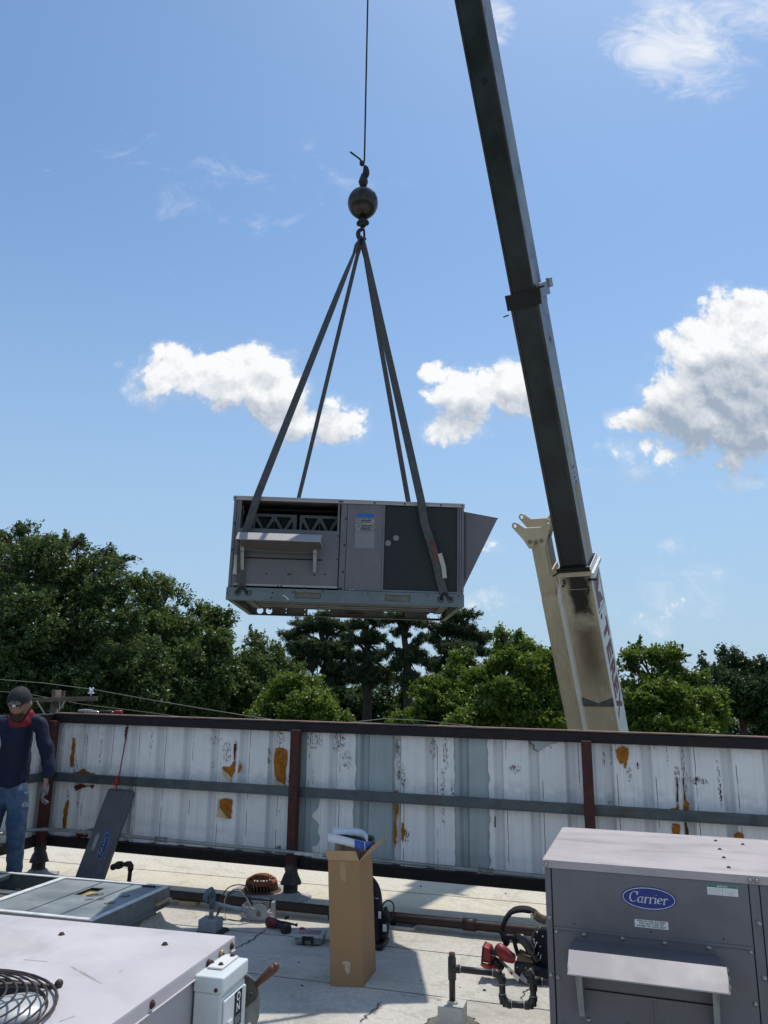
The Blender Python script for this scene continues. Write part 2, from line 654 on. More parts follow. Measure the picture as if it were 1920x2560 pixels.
# ------------------------------------------------------------------ screen wall (fence)
STEEL_G = mat('galvanised_rail', (0.10, 0.125, 0.13), 0.5, 0.55, var=0.25, vs=7, bump=0.15, bs=60, dirt=(0.2, 0.1, 0.05), da=0.35, ds=5)
PRIMER = mat('red_primer_steel', (0.075, 0.022, 0.018), 0.75, 0.0, var=0.35, vs=14, bump=0.4, bs=40, dirt=(0.03, 0.02, 0.02), da=0.85, ds=16, streak=0.5)
BEAM = mat('dark_rusty_beam', (0.009, 0.006, 0.007), 0.6, 0.0, var=0.4, vs=9, bump=0.4, bs=50, dirt=(0.035, 0.018, 0.015), da=0.6, ds=7)
BARE = mat('bare_wall_panel', (0.38, 0.435, 0.44), 0.55, 0.15, var=0.1, vs=3, bump=0.05, streak=0.18)
FOAM = mat('orange_foam', (0.37, 0.135, 0.012), 0.95, var=0.3, vs=25, bump=0.9, bs=70, dirt=(0.16, 0.05, 0.02), da=0.5, ds=30)
FOAM2 = mat('dark_red_rust', (0.10, 0.018, 0.012), 0.95, var=0.4, vs=40, bump=0.9, bs=90, dirt=(0.25, 0.09, 0.02), da=0.6, ds=35)
CURL = mat('curled_coating', (0.55, 0.42, 0.25), 0.8, var=0.2, vs=15)


RIB = 0.3016
RIB0 = 0.27
PY0 = 0.075                    # face of the wall panels, measured from the front of the rails


def fpt(px, py):
    """A point of the wall's face as (distance along the wall, height)."""
    p = onp(px, py, FO + FN * PY0, FN) - FO
    return p.dot(FU), p.z


z2 = lambda x, y: (x / 2.5136 + 100, y / 2.5136 + 1780)     # crops the outlines were read from
z3 = lambda x, y: (x / 2.5136 + 700, y / 2.5136 + 1780)
z4 = lambda x, y: (x / 2.6758 + 1300, y / 2.6758 + 1780)
CLUSTERS = []
for zf, lst in ((z2, [(285, 170, 34, 100), (385, 230, 16, 150), (548, 130, 14, 80), (1090, 180, 50, 36), (1180, 250, 50, 110), (1232, 220, 18, 90), (1440, 280, 14, 80), (1510, 160, 52, 64), (225, 330, 20, 120), (180, 520, 16, 60), (225, 560, 14, 90), (705, 190, 9, 120), (1565, 420, 12, 50), (1082, 340, 10, 70)]),
                (z3, [(215, 170, 80, 90), (370, 180, 70, 100), (425, 300, 50, 80), (742, 250, 26, 240), (776, 400, 26, 90), (960, 230, 40, 100), (1042, 260, 26, 150), (1026, 480, 20, 180), (1087, 480, 14, 80), (1480, 360, 60, 40), (1028, 650, 14, 90), (790, 780, 36, 70), (210, 420, 10, 150), (160, 250, 10, 160)]),
                (z4, [(610, 300, 18, 90), (730, 410, 26, 70), (1180, 460, 100, 30), (1052, 430, 26, 110), (1090, 330, 16, 150), (1330, 450, 14, 190), (605, 610, 30, 22), (1110, 480, 20, 120), (985, 300, 8, 100)])):
    k_ = 2.5136 if zf is not z4 else 2.6758
    for x_, y_, rx_, ry_ in lst:
        p_ = fpt(*zf(x_, y_))
        CLUSTERS.append((p_[0], p_[1], rx_ / k_ / 255, ry_ / k_ / 255))


def coating_mat():
    m = bpy.data.materials.new('peeling_white_coating')
    m.use_nodes = True
    t = NT(m.node_tree)
    b = t.n['Principled BSDF']
    o = t.new('ShaderNodeTexCoord').outputs['Object']
    x, y, z = t.sep(o)
    big = t.noise(o, 2.4, 6, 0.6)
    col = t.mix(t.ramp(big, 0.3, 0.7), (0.80, 0.785, 0.76, 1), (0.88, 0.87, 0.84, 1))
    # rain streaks
    st = t.ramp(t.noise(t.mapping(o, (30, 1, 0.9)), 1.0, 7, 0.65, 0.15), 0.48, 0.8, 0, 0.38)
    col = t.mix(st, col, (0.40, 0.41, 0.44, 1))
    st2 = t.ramp(t.noise(t.mapping(o, (90, 1, 1.6)), 1.0, 4, 0.6), 0.6, 0.75, 0, 0.28)
    col = t.mix(st2, col, (0.30, 0.30, 0.33, 1))
    # blotchy blue-grey darkening around the rail and towards the top
    gr = t.math('ADD', t.ramp(t.math('ABSOLUTE', t.math('SUBTRACT', z, 0.96)), 0.12, 0.0, 0, 0.35), t.ramp(z, 1.2, 1.4, 0, 0.25))
    col = t.mix(t.math('MULTIPLY', gr, t.ramp(t.noise(o, 12, 5, 0.6), 0.35, 0.65)), col, (0.36, 0.38, 0.43, 1))
    # flakes worn through to rust, in upright clusters
    flake = t.noise(t.mapping(o, (105, 1, 30)), 1.0, 7, 0.72)
    clus = t.noise(t.mapping(o, (5.5, 1, 1.7)), 1.0, 3, 0.6)
    loc = None
    for cx_, cz_, rx_, rz_ in CLUSTERS:
        v = t.vmath('MULTIPLY', t.vmath('SUBTRACT', o, (cx_, 0, cz_)), (1 / rx_, 0, 1 / rz_))
        q_ = t.math('MULTIPLY_ADD', t.vmath('DOT_PRODUCT', v, v), -1.0, 1.0)
        loc = q_ if loc is None else t.math('MAXIMUM', loc, q_)
    loc = t.math('MAXIMUM', loc, 0.0)
    f = t.math('ADD', flake, t.math('MULTIPLY', t.ramp(clus, 0.55, 0.8), 0.36))
    f = t.math('ADD', f, t.math('MULTIPLY', t.ramp(loc, 0.0, 0.8), 0.25))
    fm = t.ramp(f, 0.76, 0.82)
    rust = t.mix(t.ramp(t.noise(o, 20, 3), 0.42, 0.62), (0.035, 0.022, 0.028, 1), (0.115, 0.02, 0.014, 1))
    col = t.mix(fm, col, rust)
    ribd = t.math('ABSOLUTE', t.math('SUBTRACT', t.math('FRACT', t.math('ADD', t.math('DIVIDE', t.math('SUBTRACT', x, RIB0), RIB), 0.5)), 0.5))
    col = t.mix(t.math('MULTIPLY', t.ramp(ribd, 0.16, 0.10), 0.30), col, (0.50, 0.51, 0.53, 1))  # rib valleys tinted greyer: shading of the recess put into the colour
    # hairline cracks down the edges of the ribs
    fr = t.math('ABSOLUTE', t.math('SUBTRACT', t.math('FRACT', t.math('ADD', t.math('DIVIDE', t.math('ADD', x, t.math('MULTIPLY', t.noise(t.mapping(o, (2, 1, 6)), 1.0, 3), 0.012)), 0.3016), 0.36)), 0.5))
    ln = t.math('MULTIPLY', t.ramp(fr, 0.014, 0.006), t.ramp(t.noise(t.mapping(o, (3.3, 1, 2.2)), 1.0, 4, 0.6), 0.46, 0.52))
    col = t.mix(t.math('MULTIPLY', ln, 0.9), col, (0.075, 0.025, 0.028, 1))
    t.l.new(col, b.inputs['Base Color'])
    b.inputs['Roughness'].default_value = 0.6
    bn = t.new('ShaderNodeBump')
    bn.inputs['Strength'].default_value = 0.5
    bn.inputs['Distance'].default_value = 0.006
    hh = t.math('ADD', t.noise(t.mapping(o, (40, 1, 14)), 1.0, 6, 0.65), t.math('MULTIPLY', fm, -0.6))
    t.l.new(hh, bn.inputs['Height'])
    t.l.new(bn.outputs[0], b.inputs['Normal'])
    return m


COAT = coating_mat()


def prof(s):
    q = (s - RIB0 + RIB / 2) % RIB - RIB / 2
    a = abs(q)
    if a < 0.020:
        return 0.042
    if a < 0.045:
        return 0.042 * (0.045 - a) / 0.025
    for c in (0.10,):
        if abs(a - c) < 0.012:
            return -0.004 * (1 - abs(a - c) / 0.012)
    return 0.0


SAMP = sorted(set([round(x, 4) for x in (-0.045, -0.02, 0.02, 0.045, 0.088, 0.1, 0.112, -0.088, -0.1, -0.112, 0.0)]))


def cuts(s0, s1):
    k0 = int(math.floor((s0 - RIB0) / RIB)) - 1
    out = [s0, s1]
    for k in range(k0, k0 + int((s1 - s0) / RIB) + 4):
        for q in SAMP:
            s = RIB0 + k * RIB + q
            if s0 + 0.004 < s < s1 - 0.004:
                out.append(s)
    return sorted(out)


def sheet(name, m, parent, s0, s1, z0, z1, off, e0=None, e1=None, rows=1, thick=0.0):
    ss = cuts(s0, s1)
    vs, fs = [], []
    for r in range(rows + 1):
        z = z0 + (z1 - z0) * r / rows
        a = s0 + (e0(z) if e0 else 0)
        b_ = s1 + (e1(z) if e1 else 0)
        for i, s in enumerate(ss):
            q = min(max(s, a), b_)
            if i == 0:
                q = a
            if i == len(ss) - 1:
                q = b_
            vs.append((q, PY0 + prof(q) + off, z))
    n = len(ss)
    for r in range(rows):
        for i in range(n - 1):
            fs.append((r * n + i, r * n + i + 1, (r + 1) * n + i + 1, (r + 1) * n + i))
    mb = MB().add(vs, fs)
    o = mb.build(name, m, parent, weld=False)
    if thick:
        md = o.modifiers.new('t', 'SOLIDIFY')
        md.thickness = thick
        md.offset = 0
    return o


def sloped(mb, s0, s1, y0, y1, zb, zt, sl):
    def q(s, z):
        return z + sl * s
    return mb.hexa([(s0, y0, q(s0, zb)), (s1, y0, q(s1, zb)), (s1, y1, q(s1, zb)), (s0, y1, q(s0, zb))],
                   [(s0, y0, q(s0, zt)), (s1, y0, q(s1, zt)), (s1, y1, q(s1, zt)), (s0, y1, q(s0, zt))])


def boot_mb(x=0, y=0):
    return MB().lathe([(0.085, 0.0), (0.072, 0.012), (0.064, 0.05), (0.062, 0.12), (0.092, 0.118), (0.088, 0.135), (0.066, 0.185), (0.054, 0.215), (0.058, 0.235), (0.052, 0.27), (0.047, 0.275)], 14,
                      Matrix.Translation((x, y, 0)), jit=0.05)


def post_set(parent, s, ztop, y=-0.046):
    p = MB().box(s - 0.041, s + 0.041, y - 0.041, y + 0.041, 0.25, ztop).build('post', PRIMER, parent, bevel=0.006)
    boot_mb(s, y).build('pitch_boot', TAR, p)
    MB().lathe([(0.19, 0.002), (0.15, 0.010), (0.10, 0.022), (0.075, 0.05)], 18, Matrix.Translation((s, y, 0)), jit=0.10).build('flashing', mat('grey_flashing', (0.30, 0.29, 0.27), 0.8, var=0.25, vs=9, dirt=(0.15, 0.13, 0.11), da=0.5, ds=9), p)
    return p


SL = -0.0105
wall = thing('fence', 'long white corrugated metal screen wall with peeling coating and orange patches along the roof edge', 'fence', FO, (0, 0, FY))
for s in (0.0, 2.66, 5.235, 7.85):
    post_set(wall, s, 1.445 + SL * s)
sloped(MB(), -0.05, 9.4, 0.0, 0.13, 1.425, 1.51, SL).build('top_beam', BEAM, wall, bevel=0.006)
sloped(MB(), -0.05, 9.4, -0.012, 0.142, 1.512, 1.522, SL).build('beam_cap', mat('rusty_cap', (0.16, 0.09, 0.065), 0.7, var=0.4, vs=6, dirt=(0.35, 0.3, 0.27), da=0.5, ds=4), wall)
sloped(MB(), -0.03, 9.4, 0.0, 0.11, 0.255, 0.345, SL).build('bottom_beam', BEAM, wall, bevel=0.006)
# mid rail, a channel in lengths
for a, b_ in ((0.0, 2.62), (2.70, 5.20), (5.27, 9.4)):
    mb = MB()
    sloped(mb, a, b_, 0.0, 0.003, 0.862, 0.940, SL)
    sloped(mb, a, b_, 0.003, 0.055, 0.936, 0.940, SL)
    sloped(mb, a, b_, 0.003, 0.055, 0.862, 0.866, SL)
    sloped(mb, a, b_, -0.006, 0.0, 0.924, 0.942, SL)
    sloped(mb, a, b_, -0.006, 0.0, 0.860, 0.868, SL)
    mb.build('mid_rail', STEEL_G, wall)
for k in range(11):
    a = -0.10 + k * 0.9048
    sheet('wall_panel', BARE, wall, a, min(a + 0.9048, 9.4), 0.30 + SL * a, 1.45 + SL * a, 0.0)


fr3 = lambda x, y: fpt(*z3(x, y))


def edge(amp, seed):
    r_ = random.Random(seed)
    ph = [(r_.uniform(4, 60), r_.uniform(0, 6.3), r_.uniform(0.2, 1)) for _ in range(7)]
    return lambda z: amp * sum(c * math.sin(a * z + b) for a, b, c in ph) / 2


sA = fr3(475, 400)[0]
sB, sC = fr3(718, 400)[0], fr3(1096, 400)[0]
sD = fr3(1312, 400)[0]
bay = [(-0.095, 2.64, None, edge(0.003, 1)), (2.66, sA, None, edge(0.008, 2)), (sB, sC, edge(0.005, 3), edge(0.003, 4)), (sD, 9.4, edge(0.008, 5), None)]
for i, (a, b_, e0, e1) in enumerate(bay):
    if i == 1:
        # above the rail right up to the post, below it torn back from the post
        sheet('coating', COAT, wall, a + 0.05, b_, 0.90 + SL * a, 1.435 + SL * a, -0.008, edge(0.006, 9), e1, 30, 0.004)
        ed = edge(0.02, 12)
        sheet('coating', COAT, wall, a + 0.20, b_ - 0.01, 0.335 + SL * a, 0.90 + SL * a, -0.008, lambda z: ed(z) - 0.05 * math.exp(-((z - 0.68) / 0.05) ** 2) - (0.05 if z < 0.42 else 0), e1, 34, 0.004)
    elif i == 3:
        for q0 in (a, 5.3, 7.3):
            q1 = {a: 5.3, 5.3: 7.3, 7.3: 9.4}[q0]
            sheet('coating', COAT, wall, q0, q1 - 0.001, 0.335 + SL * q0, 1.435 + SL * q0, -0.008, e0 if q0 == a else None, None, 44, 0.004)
    else:
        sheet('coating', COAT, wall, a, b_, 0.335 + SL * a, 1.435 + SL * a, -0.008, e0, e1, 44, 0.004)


def patch(pts, zf, m, lift=-0.0185, amp=0.0055, n=5, name='peeled_patch', t=0.004):
    poly = [fpt(*zf(*p)) for p in pts]
    me = plate(jag(poly, amp, n), (), t)
    mb = MB().mesh(me)
    # follow the ribs of the panel
    vs = []
    for v in mb.v:
        vs.append(Vector((v.x, PY0 + lift - v.z, v.y)))
    mb.v = vs
    return mb.build(name, m, wall)


for pts in ([(212, 160), (230, 170), (226, 240), (215, 345), (200, 345), (195, 290), (205, 260)], [(222, 380), (250, 372), (280, 352), (300, 372), (330, 385), (352, 382), (356, 402), (300, 396), (270, 385), (235, 400)],
            [(172, 565), (188, 548), (185, 600), (172, 700), (168, 745), (150, 745), (155, 620)], [(1222, 310), (1235, 300), (1230, 370), (1212, 408), (1190, 405), (1150, 345), (1200, 340)],
            [(1260, 305), (1275, 345), (1262, 375), (1248, 385), (1256, 340)], [(1484, 225), (1520, 222), (1556, 238), (1560, 290), (1550, 350), (1545, 455), (1500, 440), (1482, 400), (1476, 300)],
            [(1135, 548), (1170, 540), (1213, 550), (1210, 620), (1205, 668), (1190, 668), (1132, 590)]):
    patch(pts, z2, FOAM)
for pts in ([(230, 460), (262, 450), (300, 462), (348, 458), (340, 478), (320, 466), (270, 476), (235, 495), (222, 468)], [(228, 745), (262, 735), (275, 752), (300, 735), (312, 750), (308, 782), (240, 782)],
            [(545, 95), (556, 95), (548, 180), (540, 150)], [(1225, 200), (1240, 200), (1232, 300), (1224, 300)]):
    patch(pts, z2, FOAM2, lift=-0.022, amp=0.005)
patch([(1132, 590), (1190, 668), (1175, 668), (1120, 652)], z2, CURL, lift=-0.03)
patch([(1150, 350), (1212, 408), (1210, 440), (1160, 400)], z2, CURL, lift=-0.03)
patch([(1482, 420), (1545, 455), (1530, 472), (1490, 450)], z2, CURL, lift=-0.03)
for pts in ([(720, 575), (745, 575), (745, 640), (735, 700), (740, 770), (730, 850), (716, 790), (725, 660)], [(768, 690), (780, 700), (790, 745), (778, 810), (766, 800)], [(722, 490), (746, 492), (744, 514), (722, 512)], [(165, 102), (215, 105), (212, 120), (170, 114)]):
    patch(pts, z3, FOAM)
patch([(1352, 650), (1360, 660), (1358, 720), (1350, 720)], z3, FOAM2, lift=-0.022, amp=0.003)
for pts in ([(660, 235), (690, 228), (728, 245), (722, 300), (708, 375), (695, 372), (690, 340), (675, 352), (645, 300), (640, 255)], [(1008, 640), (1045, 640), (1048, 615), (1060, 615), (1066, 668), (1006, 668)], [(1096, 580), (1110, 575), (1132, 615), (1130, 672), (1092, 672)],
            [(1018, 748), (1066, 748), (1070, 818), (1018, 818)], [(1428, 812), (1465, 800), (1495, 815), (1495, 850), (1420, 850)]):
    patch(pts, z4, FOAM)
for pts in ([(780, 335), (790, 335), (794, 375), (786, 382)], [(1046, 440), (1052, 440), (1058, 600), (1048, 620)], [(1084, 440), (1092, 440), (1106, 580), (1094, 590)], [(1100, 735), (1115, 735), (1130, 820), (1104, 820)], [(558, 265), (563, 265), (568, 370), (562, 340)]):
    patch(pts, z4, FOAM2, lift=-0.022, amp=0.003)
# a flake torn off under the beam shows bare metal
patch([(66, 165), (255, 168), (250, 208), (225, 212), (205, 205), (195, 225), (130, 262), (95, 245), (90, 215), (70, 205)], z4, BARE, lift=-0.018, amp=0.003)
patch([(64, 163), (70, 163), (74, 207), (94, 218), (98, 247), (130, 266), (126, 268), (92, 250), (86, 218), (66, 208)], z4, FOAM2, lift=-0.021, amp=0.001, n=2)

# return of the wall on the near side of the corner post
RY = math.atan2(0.958, 0.285)
ret = thing('fence', 'short white corrugated screen wall behind the standing man, square to the long one', 'fence', FO + FU * -0.03, (0, 0, RY))
MB().box(-4.5, 0.14, 0.0, 0.13, 1.425, 1.51).build('top_beam', BEAM, ret, bevel=0.006)
MB().box(-4.5, 0.11, 0.0, 0.11, 0.255, 0.345).build('bottom_beam', BEAM, ret, bevel=0.006)
MB().box(-4.5, -0.06, 0.0, 0.055, 0.862, 0.940).build('mid_rail', STEEL_G, ret)
for k in range(5):
    b_ = 0.12 - k * 0.9048
    sheet('wall_panel', BARE, ret, max(b_ - 0.9048, -4.5), b_, 0.30, 1.45, 0.0)
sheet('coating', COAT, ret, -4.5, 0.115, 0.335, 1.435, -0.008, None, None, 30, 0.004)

# ------------------------------------------------------------------ electrical conduit along the wall
GALV = mat('galvanised_conduit', (0.30, 0.33, 0.33), 0.45, 0.6, var=0.2, vs=8, dirt=(0.15, 0.13, 0.11), da=0.4, ds=6)
cond = thing('conduit', 'thin galvanised conduit clipped low along the white screen wall', 'pipe', FO, (0, 0, FY))
cy = -0.115
cz = lambda px, py: (onp(px, py, FO + FN * cy, FN) - FO).z
zc0, zc1 = cz(330, 2090), cz(1360, 2190)
sc0, sc1 = 0.75, 4.65
zz = lambda s: zc0 + (zc1 - zc0) * (s - sc0) / (sc1 - sc0)
pts = [(-0.35, -2.6, zz(-0.2) - 0.02), (-0.17, -1.4, zz(-0.2) - 0.02), (-0.08, -0.55, zz(-0.2)), (0.0, -0.28, zz(0)), (0.12, -0.16, zz(0.1)), (0.3, cy, zz(0.3)), (1.0, cy, zz(1.0))]
pts += [(s, cy, zz(s)) for s in (1.6, 2.3, 3.2, 4.2, 5.2, 7, 9.3)]
MB().tube(pts, 0.0165, 8).build('conduit_run', GALV, cond)
for px, py in ((404, 2098), (1214, 2162)):
    p = onp(px, py, FO + FN * cy, FN) - FO
    s = p.dot(FU)
    mb = MB().tube([(s - 0.055, cy, zz(s - .055)), (s + 0.055, cy, zz(s + .055))], 0.023, 10)
    mb.tube([(s - 0.062, cy, zz(s)), (s - 0.05, cy, zz(s))], 0.027, 6, smooth=False).tube([(s + 0.05, cy, zz(s)), (s + 0.062, cy, zz(s))], 0.023, 6, smooth=False)
    mb.build('coupling', mat('conduit_fitting', (0.2, 0.21, 0.21), 0.5, 0.5, var=0.3, vs=20), cond)
for s in (0.55, 2.52, 5.1, 7.7):
    MB().box(s - 0.012, s + 0.012, cy - 0.016, 0.0, zz(s) - 0.02, zz(s) + 0.02).build('clip', GALV, cond)
MB().box(2.72, 2.98, cy - 0.0185, cy - 0.016, zz(2.85) - 0.013, zz(2.85) + 0.013).build('label', mat('paper_label', (0.62, 0.60, 0.56), 0.7, var=0.2, vs=40, dirt=(0.2, 0.15, 0.1), da=0.5, ds=60), cond)

# red cord hanging over the rail
s_c, z_c = fpt(*z2(520, 420))
RED = mat('red_cord', (0.20, 0.02, 0.025), 0.8, var=0.3, vs=30)
cord = thing('cord', 'dark red cord hanging down the white wall to a knot on the rail', 'cord', FO, (0, 0, FY))
a_ = fpt(*z2(560, 75))
b_ = fpt(*z2(527, 400))
MB().tube([(a_[0], 0.055, a_[1]), (a_[0] - 0.01, 0.045, a_[1] - 0.2), (b_[0], 0.0, b_[1] + 0.02), (s_c, -0.016, z_c)], 0.006, 6).tube([(s_c, -0.018, z_c), (s_c - 0.005, 0.0, z_c - 0.09), (s_c - 0.008, 0.03, z_c - 0.2)], 0.006, 6).build('rope', RED, cord)
MB().ball((s_c, -0.022, z_c - 0.005), 0.022, 0.02, 0.035, 8, 6).ball((s_c - 0.008, -0.022, z_c - 0.03), 0.017, 0.015, 0.03, 8, 6).build('knot', mat('bright_red_cloth', (0.35, 0.025, 0.04), 0.8, var=0.3, vs=30), cord)

# ------------------------------------------------------------------ utility pole and wires beyond the wall
WOOD = mat('weathered_pole_wood', (0.13, 0.105, 0.085), 0.9, var=0.35, vs=9, bump=0.6, bs=30, dirt=(0.05, 0.04, 0.035), da=0.5, ds=12, streak=0.5)
PORC = mat('white_porcelain', (0.75, 0.76, 0.78), 0.15, spec=0.6)
py_ = 23.0
ptop = atY(142, 1725, py_)
up_ = thing('utility_pole', 'weathered wooden utility pole with crossarm and white insulator beyond the screen wall', 'pole', (ptop.x, py_, GZ))
hp = ptop.z - GZ
MB().tube([(0, 0, 0), (0, 0, hp * 0.6), (0, 0, hp)], [0.17, 0.145, 0.125], 14).build('pole', WOOD, up_)
xa, xb = atY(80, 1752, py_ - 0.2), atY(243, 1746, py_ - 0.2)
MB().hexa([(xa.x - 0.6 - ptop.x, -0.26, xa.z - GZ - 0.07), (xb.x - ptop.x, -0.26, xb.z - GZ - 0.07), (xb.x - ptop.x, -0.14, xb.z - GZ - 0.07), (xa.x - 0.6 - ptop.x, -0.14, xa.z - GZ - 0.07)],
          [(xa.x - 0.6 - ptop.x, -0.26, xa.z - GZ + 0.06), (xb.x - ptop.x, -0.26, xb.z - GZ + 0.06), (xb.x - ptop.x, -0.14, xb.z - GZ + 0.06), (xa.x - 0.6 - ptop.x, -0.14, xa.z - GZ + 0.06)]).build('crossarm', WOOD, up_, bevel=0.01)
zarm = xb.z - GZ
for px in (101, 172):
    q = atY(px, 1758, py_)
    MB().tube([(q.x - ptop.x, -0.28, zarm - 0.08), (0.02 if px > 140 else -0.05, -0.17, zarm - 0.66)], 0.022, 6, flat=0.5).build('brace', mat('brace_metal', (0.33, 0.31, 0.28), 0.6, 0.3, var=0.3), up_)
MB().box(0.16, 0.24, -0.05, 0.05, zarm - 0.3, hp - 0.02).build('bolt_block', WOOD, up_)
iq = atY(234, 1733, py_)
MB().lathe([(0.02, 0), (0.02, 0.06), (0.09, 0.07), (0.095, 0.10), (0.05, 0.13), (0.06, 0.15), (0.055, 0.19), (0.02, 0.21)], 14, Matrix.Translation((iq.x - ptop.x, -0.2, zarm + 0.06))).build('insulator', PORC, up_)
for k in (-1, 1):
    MB().ball((iq.x - ptop.x + 0.045 * k, -0.2, zarm + 0.28), 0.03, n=8, m=6).build('insulator_ear', PORC, up_)
WIREM = mat('dull_cable', (0.16, 0.16, 0.14), 0.6, 0.3)


def wire(pts, lab, r=0.013):
    P = [atY(*p) for p in pts]
    o = thing('power_line', lab, 'cable', P[0], group='wires along the pole line')
    out = []
    for i in range(len(P) - 1):
        for k in range(4):
            out.append(P[i].lerp(P[i + 1], k / 4) - P[0])
    out.append(P[-1] - P[0])
    MB().tube(out, r, 5).build('wire', WIREM, o)


wire([(-60, 1694, py_ - 0.2), (110, 1708, py_ - 0.2), (234, 1724, py_ - 0.2), (366, 1748, 21), (520, 1774, 20), (700, 1803, 19)], 'overhead wire resting on the white insulator of the wooden pole')
wire([(-60, 1725, 24), (60, 1733, 24), (200, 1760, 23.5), (330, 1776, 23), (480, 1796, 22)], 'lower overhead wire passing behind the wooden pole', 0.011)
wire([(880, 1806, 17), (960, 1797, 19), (1050, 1801, 20), (1180, 1815, 19)], 'thin slack wire just showing over the middle of the wall top', 0.009)

# tools left on top of the wall
BLK = mat('black_rubber', (0.018, 0.018, 0.02), 0.55, var=0.3, vs=20)
TRED = mat('tool_red', (0.30, 0.022, 0.025), 0.45, var=0.2, vs=20, dirt=(0.05, 0.02, 0.02), da=0.4, ds=25)
CHROME = mat('worn_chrome', (0.55, 0.55, 0.55), 0.3, 0.9, var=0.2, vs=20)
zb = 1.522


def on_beam(px):
    return fpt(px, 1785)[0]


s_ = on_beam(218)
t_ = thing('pliers', 'grey pliers lying on the top of the screen wall near the corner post', 'tool', FO + FU * s_ + FN * 0.05 + Vector((0, 0, zb + SL * s_ + 0.004)), (0, 0, FY))
MB().tube([(-0.09, 0, 0.02), (0, 0.01, 0.022), (0.09, 0, 0.02)], [0.014, 0.018, 0.012], 8).build('handle', mat('grey_grip', (0.3, 0.3, 0.3), 0.6), t_)
MB().box(0.08, 0.13, -0.012, 0.012, 0.008, 0.03).build('jaw', CHROME, t_, bevel=0.003)
s_ = on_beam(258)
t_ = thing('screwdriver', 'long screwdriver lying on top of the screen wall beside the red drill bit case', 'tool', FO + FU * s_ + FN * 0.04 + Vector((0, 0, zb + SL * s_ + 0.004)), (0, 0, FY))
MB().tube([(-0.2, 0.0, 0.01), (-0.02, 0, 0.016)], 0.006, 6).build('shaft', CHROME, t_)
MB().tube([(-0.02, 0, 0.018), (0.0, 0, 0.018), (0.05, 0, 0.02), (0.12, 0, 0.018)], [0.012, 0.018, 0.014, 0.017], 8).build('handle', BLK, t_)
s_ = on_beam(292)
t_ = thing('nut_driver', 'small nut driver with red handle on top of the screen wall', 'tool', FO + FU * s_ + FN * 0.05 + Vector((0, 0, zb + SL * s_ + 0.004)), (0, 0, FY))
MB().tube([(-0.10, 0, 0.016), (-0.02, 0, 0.018)], 0.009, 8).build('shaft', CHROME, t_)
MB().tube([(-0.02, 0, 0.02), (0.02, 0, 0.022), (0.08, 0, 0.02)], [0.014, 0.02, 0.017], 8).build('handle', TRED, t_)

# ------------------------------------------------------------------ crane boom
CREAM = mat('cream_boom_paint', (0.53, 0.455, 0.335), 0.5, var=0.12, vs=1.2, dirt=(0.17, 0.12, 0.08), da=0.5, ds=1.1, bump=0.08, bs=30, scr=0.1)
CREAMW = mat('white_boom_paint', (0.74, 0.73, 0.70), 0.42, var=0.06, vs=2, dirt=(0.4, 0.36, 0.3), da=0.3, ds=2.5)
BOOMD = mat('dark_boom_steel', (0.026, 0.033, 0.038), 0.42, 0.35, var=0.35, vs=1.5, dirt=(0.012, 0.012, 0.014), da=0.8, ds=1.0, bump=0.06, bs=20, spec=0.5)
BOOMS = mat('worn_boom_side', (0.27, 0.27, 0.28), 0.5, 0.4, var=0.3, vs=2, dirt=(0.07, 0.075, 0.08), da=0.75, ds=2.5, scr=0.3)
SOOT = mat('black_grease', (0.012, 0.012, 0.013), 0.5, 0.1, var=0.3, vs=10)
ORANGE = mat('faded_orange_stripe', (0.46, 0.25, 0.10), 0.6, var=0.2, vs=6, dirt=(0.3, 0.28, 0.25), da=0.4, ds=6)
YELLOWW = mat('faded_cream_stripe', (0.45, 0.40, 0.28), 0.6, var=0.2, vs=6, dirt=(0.3, 0.28, 0.25), da=0.4, ds=6)
LETTER = mat('dark_red_lettering', (0.17, 0.012, 0.022), 0.5, var=0.12, vs=8)
A0 = Vector((3.974, 14.0, 1.332))
_h = Vector((0.05, 6.69, A0.z)) - A0
A1 = onp(1175, 5, A0, Vector((_h.y, -_h.x, 0)))
ax = (A1 - A0).normalized()
wr = Vector((0, 0, 1)).cross(ax).normalized()      # to the crane's right as the viewer sees it
upv = ax.cross(wr) * -1
if upv.z < 0:
    upv = -upv
BM = basis(A0 - wr * 0.045, wr, ax, upv)          # local x across, y along the boom, z away from its underside
boom = thing('crane_boom', 'telescopic crane boom, cream base section and dark steel upper sections rising over the wall', 'crane', (0, 0, 0))
boom.matrix_world = BM @ Matrix.Diagonal((-1, 1, 1, 1))
MB.mirror = True              # shapes below are written with x towards the viewer's right
L0, L1, L2, L3 = -4.4, 2.93, 7.55, 18.6


